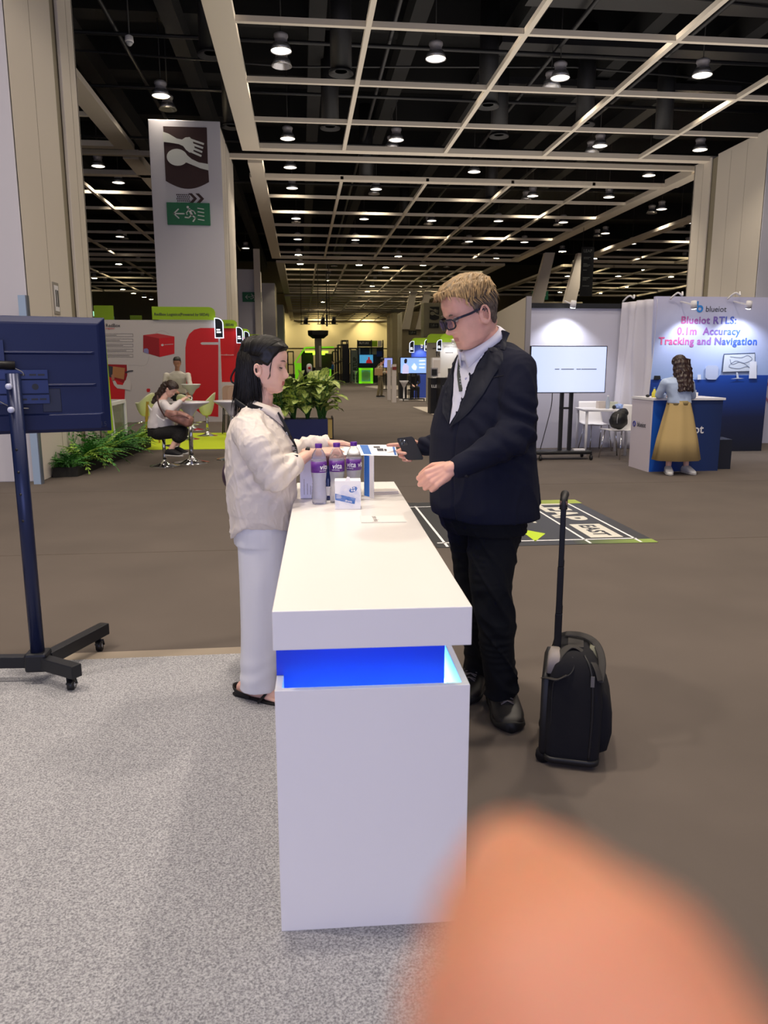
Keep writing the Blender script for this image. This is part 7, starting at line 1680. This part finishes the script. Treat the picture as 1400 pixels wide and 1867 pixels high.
s1 = tv_stand((3.926, 31, 1.058)[0], (5.037, 31, 1.056)[0], 31, (3.926, 31, 1.08)[2], (3.924, 31, 1.747)[2], 'blue-white screen showing a presenter, on a stand in the aisle', mat('screen_sky', '#8fb4f0', .5, emit=.9))
M_scw = mat('screen_white', '#e4ecff', .5, emit=.9); M_scd = mat('screen_dark', '#2a2a36', .5)
decal('presenter_body', [(4.012, 30.98, 1.101), (4.033, 30.98, 1.382), (4.099, 30.98, 1.489), (4.187, 30.98, 1.489), (4.276, 30.98, 1.382), (4.278, 30.98, 1.101)], mat('screen_lilac', '#c9c4ea', .5, emit=.8), s1, 4); decal('presenter_head', [(4.099, 30.98, 1.511), (4.087, 30.98, 1.618), (4.142, 30.98, 1.694), (4.208, 30.98, 1.661), (4.209, 30.98, 1.554), (4.165, 30.98, 1.489)], M_scd, s1, 5); decal('screen_emblem', [(4.454, 30.98, 1.252), (4.387, 30.98, 1.36), (4.497, 30.98, 1.511), (4.609, 30.98, 1.36), (4.565, 30.98, 1.23)], M_scw, s1, 4)
dline('screen_lines', [[(4.695, 30.98, 1.597), (4.939, 30.98, 1.608)], [(4.697, 30.98, 1.468), (4.941, 30.98, 1.468)], [(4.698, 30.98, 1.338), (4.92, 30.98, 1.338)]], .05, M_scw, s1, 4)
s2 = tv_stand((4.527, 43, 1.229)[0], (5.047, 43, 1.228)[0], 43, (4.527, 43, 1.258)[2], (4.527, 43, 1.824)[2], 'smaller violet-blue screen further down the aisle', mat('screen_violet', '#9aa4f0', .5, emit=.9))
t = T('roll_up_banner', 'tall narrow white panel with red stripe left of the presenter screen', 'banner', ((3.172, 27, 0.031)[0], 30, 0)); x = (3.502, 30, -0.129)[0]
MB().box(x, 30, 0, x + .16, 30.3, (3.499, 30, 1.468)[2]).build('panel', M_wallw, t); MB().box(x + .0, 29.99, 1.25, x + .16, 30, 1.37).build('stripe', mat('stripe_maroon', '#7a2a2a', .5), t)
t = T('roll_up_banner', 'white narrow panel nearest the aisle, beside the person with the tan bag', 'banner', ((3.575, 32, 0.127)[0], 32, 0)); x = (3.529, 32, 0.127)[0]; MB().box(x, 32, 0, x + .15, 32.05, (3.528, 32, 1.645)[2]).build('panel', M_wallw, t)
blackbox((4.233, 34.98, 0)[0], 33.5, (4.051, 33.5, 1.072)[2], 'black plinth between the white banner and the white stool', .32, .5)
def stool_far(x, y, label, h=.8):
    t = T('bar_stool', label, 'stool', (x, y, 0)); MB().lathe([(.2, 0), (.2, .02), (.03, .05), (.03, h - .3), (.12, h - .12), (.2, h), (.001, h - .02)], (x, y, 0), 20).build('body', M_tubwhite, t)
stool_far((4.21, 31.6, 0.185)[0], 31.9, 'white stool just left under the presenter screen'); stool_far((4.188, 60, 0.094)[0], 60.6, 'tiny white stool beside the lime lit showcase far down the aisle', .95)
# dark figures behind the presenter screen
for i, (px, yy, lb_) in enumerate((((4.729, 32.184, 0)[0], 32.6, 'person in black seated behind the presenter screen'),)):
    figure(lb_, frame((px, yy, 1.25), (.3, -.9, -.1)), 1, (px, yy, 1.1), (px, yy, .95), (px, yy + .03, .7), (px, yy + .05, .52), [[(px - .2, yy, .98), (px - .22, yy - .05, .72), (px - .1, yy - .22, .62)], [(px + .2, yy, .98), (px + .22, yy - .05, .72), (px + .1, yy - .22, .62)]], [[(px - .1, yy - .05, .5), (px - .12, yy - .42, .5), (px - .12, yy - .4, .08)], [(px + .1, yy - .05, .5), (px + .12, yy - .42, .5), (px + .12, yy - .4, .08)]], (0, -1, 0), M_skin_w, M_hair_w, mat('black_cloth', '#15151a', .8), mat('black_cloth', '#15151a', .8), M_shoe, vox=.014)
    t = T('chair', 'dark chair under the seated person behind the presenter screen', 'chair', (px, yy, 0)); MB().box(px - .22, yy - .2, .38, px + .22, yy + .24, .42).build('seat', M_black, t)
    for dx in (-.2, .2):
        for dy in (-.18, .2): MB().cyl((px + dx, yy + dy, 0), (px + dx, yy + dy, .4), .015, n=6).build('leg', M_black, t)
# person with tan bag
bx, by = (3.466, 35.061, 0)[0] + .03, 34.6
z1_ = (3.496, 34.6, 1.635)[2]
bm_ = figure('person with cap, striped top, khaki trousers and tan shoulder bag in the aisle', frame((bx + .1, by, z1_ - .02), (.85, .5, -.1)), 1, (bx + .05, by, z1_ - .2), (bx, by, z1_ - .33), (bx, by, 1.05), (bx, by, .92), [[(bx - .02, by - .18, z1_ - .28), (bx + .02, by - .2, 1.12), (bx + .25, by - .1, 1.1)], [(bx + .02, by + .18, z1_ - .28), (bx + .05, by + .2, 1.1), (bx + .28, by + .1, 1.15)]], [[(bx - .02, by - .09, .88), (bx - .05, by - .1, .48), (bx - .12, by - .08, .08)], [(bx + .02, by + .09, .88), (bx + .1, by + .1, .48), (bx + .06, by + .12, .08)]], (.9, .3, 0), M_skin_m, mat('black_short_hair', '#17120f', .5), mat('striped_top', '#a49a86', .8, noise_s=30, noise_a=.4, stretch=(.1, .1, 1)), mat('khaki_trousers', '#7d7254', .8), M_shoe, vox=.012)
t = T('shoulder_bag', 'tan square shoulder bag carried by the person in khaki', 'bag', (bx - .1, by - .3, 1.1)); MB().box(bx - .28, by - .36, .98, bx + .08, by - .24, 1.30).build('body', mat('tan_leather', '#b39066', .5), t, bevel=.02); MB().tube([(bx - .2, by - .3, 1.3), (bx - .05, by - .22, 1.5), (bx + .02, by - .3, 1.3)], .012, 6).build('strap', mat('tan_leather', '#b39066', .5), t)
# lime showcase and black truss booths far down
M_neon = mat('neon_lime', '#74c41c', .5, emit=.75); M_neon2 = mat('neon_lime_bright', '#b6ff3a', .5, emit=2.2)
X = lambda p: p[0]
def zz(p): return p[2]
sh_ = T('showcase', 'lime green glowing square showcase on the floor far down the aisle', 'showcase', ((4.994, 60, 0.008)[0], 60, 0))
x0, x1, zt = (4.442, 60, 0.01)[0], (5.505, 60, 0.007)[0], (4.449, 60, 1.176)[2]
b = MB(); b.box(x0, 60, 0, x0 + .18, 60.5, zt); b.box(x1 - .18, 60, 0, x1, 60.5, zt); b.box(x0, 60, zt - .16, x1, 60.5, zt); b.box(x0, 60, 0, x1, 60.5, .16); b.build('frame', M_neon, sh_)
MB().box(x0 + .1, 60.3, .1, x1 - .1, 60.35, zt - .1).build('back_panel', mat('showcase_teal', '#5b8d84', .5, emit=.3), sh_); MB().prism(circ((x0 + x1) / 2, zt / 2, .38, 24), (0, 60.28, 0), (1, 0, 0), (0, 0, 1), 0, .02).build('disc', mat('disc_grey', '#a5b5b0', .5), sh_)
def truss(px, y, y2, label, name='truss_frame', w=.5):
    x, z = px[0], px[2]; t = T(name, label, 'frame', (x, y, 0)); b = MB()
    for xx in (x, x + w):
        for yy in (y, y2): b.box(xx - .04, yy - .04, 0, xx + .04, yy + .04, z)
    for h in (z - .04, z * .55):
        b.box(x, y - .03, h - .04, x + w, y + .03, h + .04); b.box(x, y2 - .03, h - .04, x + w, y2 + .03, h + .04); b.box(x - .03, y, h - .04, x + .03, y2, h + .04); b.box(x + w - .03, y, h - .04, x + w + .03, y2, h + .04)
    b.build('frame', M_black, t); return t
t1 = truss((3.32, 63, 3.364), 63, 65, 'tall black frame tower at the corner of the start-up booth, far down the aisle', w=.45)
MB().box((3.336, 62.9, 1.206)[0], 62.95, 0, (3.823, 62.9, 1.205)[0], 63, (3.355, 62.9, 3.061)[2]).build('dark_panel', mat('panel_charcoal', '#24262a', .5), t1)
t2_ = truss((3.911, 62, 2.743), 62, 64, 'black framed booth panel with vertical grey lettering, far down the aisle', w=.62)
MB().box((3.927, 61.9, 0.137)[0], 61.92, .1, (4.452, 61.9, 0.136)[0], 61.97, (3.947, 61.9, 2.572)[2]).build('grey_panel', mat('panel_grey', '#74797c', .6), t2_)
text('STARTUP', .42, M_black, t2_, ((4.381, 61.8, 0.353)[0] + .0, 61.9, (4.358, 61.8, 0.267)[2]), (0, 0, 1), (-1, 0, 0), bold=.02)
t3 = T('start_up_booth', 'black start-up booth with lime and white header squares, far down the aisle', 'booth', ((5.646, 64, 0.311)[0], 64, 0))
q = lambda a, b_: None
MB().box((4.624, 64, 3.354)[0], 64, (4.621, 64, 2.873)[2], (5.747, 64, 3.358)[0], 64.2, (4.624, 64, 3.354)[2]).build('header', mat('panel_black_green', '#1b2018', .5), t3)
text('FUTURE', .22, M_wallw, t3, ((4.75, 63.9, 3.177)[0], 63.97, (4.75, 63.9, 3.177)[2] - .1), bold=.01)
MB().box((5.747, 64, 3.358)[0], 64, (4.621, 64, 2.873)[2], (6.242, 64, 3.359)[0], 64.2, (4.624, 64, 3.354)[2]).build('header_lime', M_limes, t3); MB().box((6.287, 64, 3.359)[0], 64, (4.621, 64, 2.873)[2], (6.603, 64, 3.36)[0], 64.2, (4.624, 64, 3.354)[2]).build('header_white', M_wallw, t3)
b = MB(); 
for xx in ((4.624, 64, 3.354)[0], (5.747, 64, 3.358)[0], (6.693, 64, 3.361)[0]): b.box(xx - .05, 63.95, 0, xx + .05, 64.05, (4.625, 64, 3.398)[2])
b.box((4.624, 64, 3.354)[0], 63.9, (4.621, 64, 2.786)[2] - .05, (6.693, 64, 3.361)[0], 64.05, (4.621, 64, 2.786)[2] + .05); b.build('frame', M_black, t3)
MB().box((4.624, 64, 3.354)[0], 64.3, 0, (6.693, 64, 3.361)[0], 64.4, (4.621, 64, 2.786)[2]).build('back_panel', mat('panel_charcoal', '#24262a', .5), t3)
MB().box((4.621, 64, 2.786)[0], 64.22, (4.617, 64, 2.259)[2], (4.845, 64, 2.786)[0], 64.28, (4.62, 64, 2.742)[2]).build('logo_panel', M_wallw, t3); MB().box((5.61, 64, 2.788)[0], 64.22, (4.617, 64, 2.259)[2], (6.196, 64, 2.789)[0], 64.28, (4.62, 64, 2.742)[2]).build('photo_panel', mat('photo_tan', '#b5a06a', .5), t3); MB().box((6.196, 64, 2.789)[0], 64.2, (4.616, 64, 2.083)[2], (6.783, 64, 2.79)[0], 64.26, (4.619, 64, 2.522)[2]).build('blue_panel', mat('panel_blue', '#24489c', .5), t3)
t4 = T('display_screen', 'blue screen showing a figure in red, on the black start-up booth', 'screen', ((5.229, 63.8, 1.862)[0], 63.8, 1.5)); MB().box((4.778, 63.8, 1.598)[0], 63.85, (4.778, 63.8, 1.554)[2], (5.859, 63.8, 1.598)[0], 64.15, (4.782, 63.8, 2.213)[2]).build('panel', mat('screen_cyan', '#4fa6d8', .5, emit=.7), t4)
p4 = [(5.276, 63.84, 1.554), (5.322, 63.84, 1.774), (5.457, 63.84, 1.862), (5.458, 63.84, 2.038), (5.593, 63.84, 2.038), (5.593, 63.84, 1.862), (5.727, 63.84, 1.774), (5.817, 63.84, 1.554)]; decal('figure_red', p4, mat('screen_red', '#c0242c', .5, emit=.5), t4, 1)
# row of black frames left of the tower
for i, (a, yy, lb_) in enumerate((((3.199, 67, 3.118), 67, 'black truss frame second from the tower'), ((3.184, 72, 2.946), 72, 'black truss frame third from the tower'), ((3.173, 78, 2.748), 78, 'small black truss frame furthest from the tower'), ((-1.179, 70, 2.61), 70, 'thin black truss frame right beside the woman\'s forehead'))): truss(a, yy, yy + 2, lb_, w=.5)
MB
nb = T('neon_booth', 'black booth edged with glowing lime tubes, far down the aisle', 'booth', ((1.177, 82, -0.003)[0], 84, 0))
b = MB(); P_ = [(-0.733, 82, 1.465), (0.437, 82, 3.144), (2.941, 82, 3.205), (3.455, 82, 3.206)]; 
for p, q2 in zip(P_, P_[1:]): b.bar(p, q2, .16, .16, up=(0, 1, 0))
b.build('neon_outline', M_neon, nb)
b = MB(); b.box((0.429, 81.8, 2.806)[0], 81.7, (0.426, 81.8, 2.638)[2], (2.815, 81.8, 2.81)[0], 81.9, (0.429, 81.8, 2.806)[2]); b.box((1.223, 81.8, 2.807)[0], 81.6, (1.216, 81.8, 2.416)[2], (2.473, 81.8, 2.809)[0], 81.8, (1.226, 81.8, 2.974)[2] - .3); b.build('neon_cross', M_neon2, nb)
MB().box((0.034, 83, -0.019)[0], 83, 0, (1.307, 83, -0.021)[0], 83.2, (0.091, 83, 2.825)[2]).build('dark_panel', mat('panel_olive', '#2c2f24', .6), nb); MB().box((2.061, 83, -0.023)[0], 83, 0, (3.341, 83, -0.025)[0], 83.2, (2.101, 83, 2.545)[2]).build('dark_panel', mat('panel_brown', '#33281e', .6), nb)
MB().box((-0.635, 80, 0.036)[0], 80, 0, (0.033, 80, 0.035)[0], 80.3, (-0.602, 80, 1.574)[2]).build('lime_counter', M_neon, nb); MB().box((0.032, 79, 0.053)[0], 79, 0, (3.18, 79, 0.047)[0], 79.3, (0.054, 79, 1.14)[2]).build('counter', M_bk, nb)
MB().box((2.122, 78.8, 0.053)[0], 78.8, .3, (3.006, 78.8, 0.051)[0], 79, (2.136, 78.8, 0.977)[2]).build('lime_front', M_neon, nb)
cl_ = T('column_booth', 'grey column with a wide black faceted crown, centre of the aisle far away', 'column', ((1.675, 76, 0.104)[0], 76, 0)); cx = (1.675, 76, 0.104)[0]
MB().rings([[(cx + sx * w_, 76 + sy * w_, z) for sx, sy in ((-1, -1), (1, -1), (1, 1), (-1, 1))] for w_, z in ((.30, 0), (.33, (1.736, 76, 3.954)[2]))], sm=False).build('shaft', mat('column_grey', '#87857c', .6), cl_)
MB().rings([[(cx + sx * w_, 76 + sy * w_, z) for sx, sy in ((-1, -.6), (-.6, -1), (.6, -1), (1, -.6), (1, .6), (.6, 1), (-.6, 1), (-1, .6))] for w_, z in ((.55, (1.735, 76, 3.902)[2]), (.95, (1.74, 76, 4.211)[2]), (.98, (1.747, 76, 4.622)[2]))], sm=False).build('crown', mat('crown_black', '#1c1d1c', .5), cl_)
MB().box(cx + .05, 75.55, 1.2, cx + .25, 75.6, 3.2).build('banner', M_wallw, cl_)
t = T('mascot_balloon', 'small white balloon with a red heart above the leaves', 'balloon', ((0.567, 55, 0.937)[0], 55, 0)); cx = (0.567, 55, 0.937)[0]; m = MB(); m.cap((cx, 55, (0.569, 55, 1.013)[2]), (cx, 55, (0.574, 55, 1.315)[2]), .20, .2); m.cap((cx, 55, 0), (cx, 55, 1.2), .15, .12); m.build('body', M_white, t); MB().ell((cx, 54.82, (0.572, 55, 1.202)[2]), (.1, .06, .1), 12).build('heart', M_red, t)
px, py2 = (2.66, 66, 0.555)[0], 66
figure('tiny person in a bright blue shirt far down the aisle', frame((px, py2, 1.66), (-.9, -.2, -.1)), 1, (px, py2, 1.48), (px, py2, 1.32), (px, py2, 1.1), (px, py2, .95), [[(px - .05, py2 - .18, 1.38), (px - .1, py2 - .2, 1.12), (px - .3, py2 - .15, 1.1)], [(px, py2 + .18, 1.38), (px, py2 + .2, 1.1), (px - .2, py2 + .15, 1.1)]], [[(px, py2 - .09, .9), (px, py2 - .1, .48), (px, py2 - .1, .08)], [(px, py2 + .09, .9), (px, py2 + .1, .48), (px, py2 + .1, .08)]], (-1, 0, 0), M_skin_w, M_hair_w, mat('bright_blue_shirt', '#2f7fc8', .7), mat('black_cloth', '#15151a', .8), M_shoe, vox=.016)
# hanging speakers and rods over the aisle
for px, yy, lb_ in (((0.373, 56, 4.467), 56, 'left of three small stage lights hanging over the far aisle'), ((1.569, 56, 4.474), 56, 'middle of three small stage lights hanging over the far aisle'), ((2.343, 56, 4.478), 56, 'right of three small stage lights hanging over the far aisle')):
    t = T('stage_light', lb_, 'stage light', px); MB().cyl((px[0], yy, px[2] - .2), (px[0] + .05, yy, px[2] + .25), .16, .12, n=12).build('can', M_black, t); MB().cyl((px[0] - .3, yy, px[2] - .2), (px[0] - .3, yy, 12), .02, n=6).build('rod', M_duct, t); MB().box(px[0] - .4, yy - .02, px[2] - .25, px[0] + .3, yy + .02, px[2] - .2).build('bar', M_duct, t)
t = T('hanging_rod', 'black vertical rod hanging in the centre of the far aisle', 'rod', (1.94, 58, 4.192)); q = (1.94, 58, 4.192); MB().box(q[0] - .07, 57.95, q[2], q[0] + .07, 58.05, (1.951, 58, 5.012)[2]).build('rod', M_black, t); MB().cyl((q[0], 58, (1.951, 58, 5.012)[2]), (q[0], 58, 12), .03, n=6).build('cable', M_duct, t)
# far wall washers
for x in (-4, 3, 10, 17): 
    l_ = light('wall_washer', 'AREA', (x, 119, 8.6), 260, (1, .86, .52), .6, (R(35), 0, 0), spread=140)
structure(MB().box(-30, 121.9, 3.9, 40, 121.99, 3.96).build('trim_2', mat('far_trim', '#8d855e', .8)))

# ================================================================ the photographer's fingertip, close to the lens
fg_ = MB()
rt_ = Vector((math.cos(R(6.05)), -math.sin(R(6.05)), 0)); fw_ = Vector((math.sin(R(6.05)) * math.cos(R(10.9)), math.cos(R(6.05)) * math.cos(R(10.9)), -math.sin(R(10.9)))); up_ = rt_.cross(fw_)
O = Vector((0, 0, 1.47))
def fp_(d, a, b): return O + fw_ * d + rt_ * a + up_ * b
tip, knk = fp_(.056, .0096, -.0268), fp_(.041, .0104, -.0289)
fg_.chain([tip, fp_(.048, .0098, -.0277), knk, fp_(.036, .0122, -.0351), fp_(.036, .018, -.062)], [.0045, .0074, .0097, .0118, .0122], 24)
finger = fuse(fg_, 'finger', [mat('finger_skin', '#d89476', .5, sss=.5)], None, .0008, 4)
tag(finger, 'blurred orange-pink fingertip of the photographer covering the lower right corner', 'finger')
nl = MB(); ax_ = (tip - knk).normalized(); n_ = (fw_ * 1).normalized(); s_ = ax_.cross(n_).normalized()
nl.grid(lambda u, v: tip + ax_ * (-.006 + .009 * v) + s_ * (.0034 * math.sin((u - .5) * 2.4)) + n_ * (.0050 * math.cos((u - .5) * 2.4) + .0002 - .002 * v), 10, 10)
nl.build('fingernail', mat('nail_pink', '#e8b09a', .3), finger, solid=.0004)
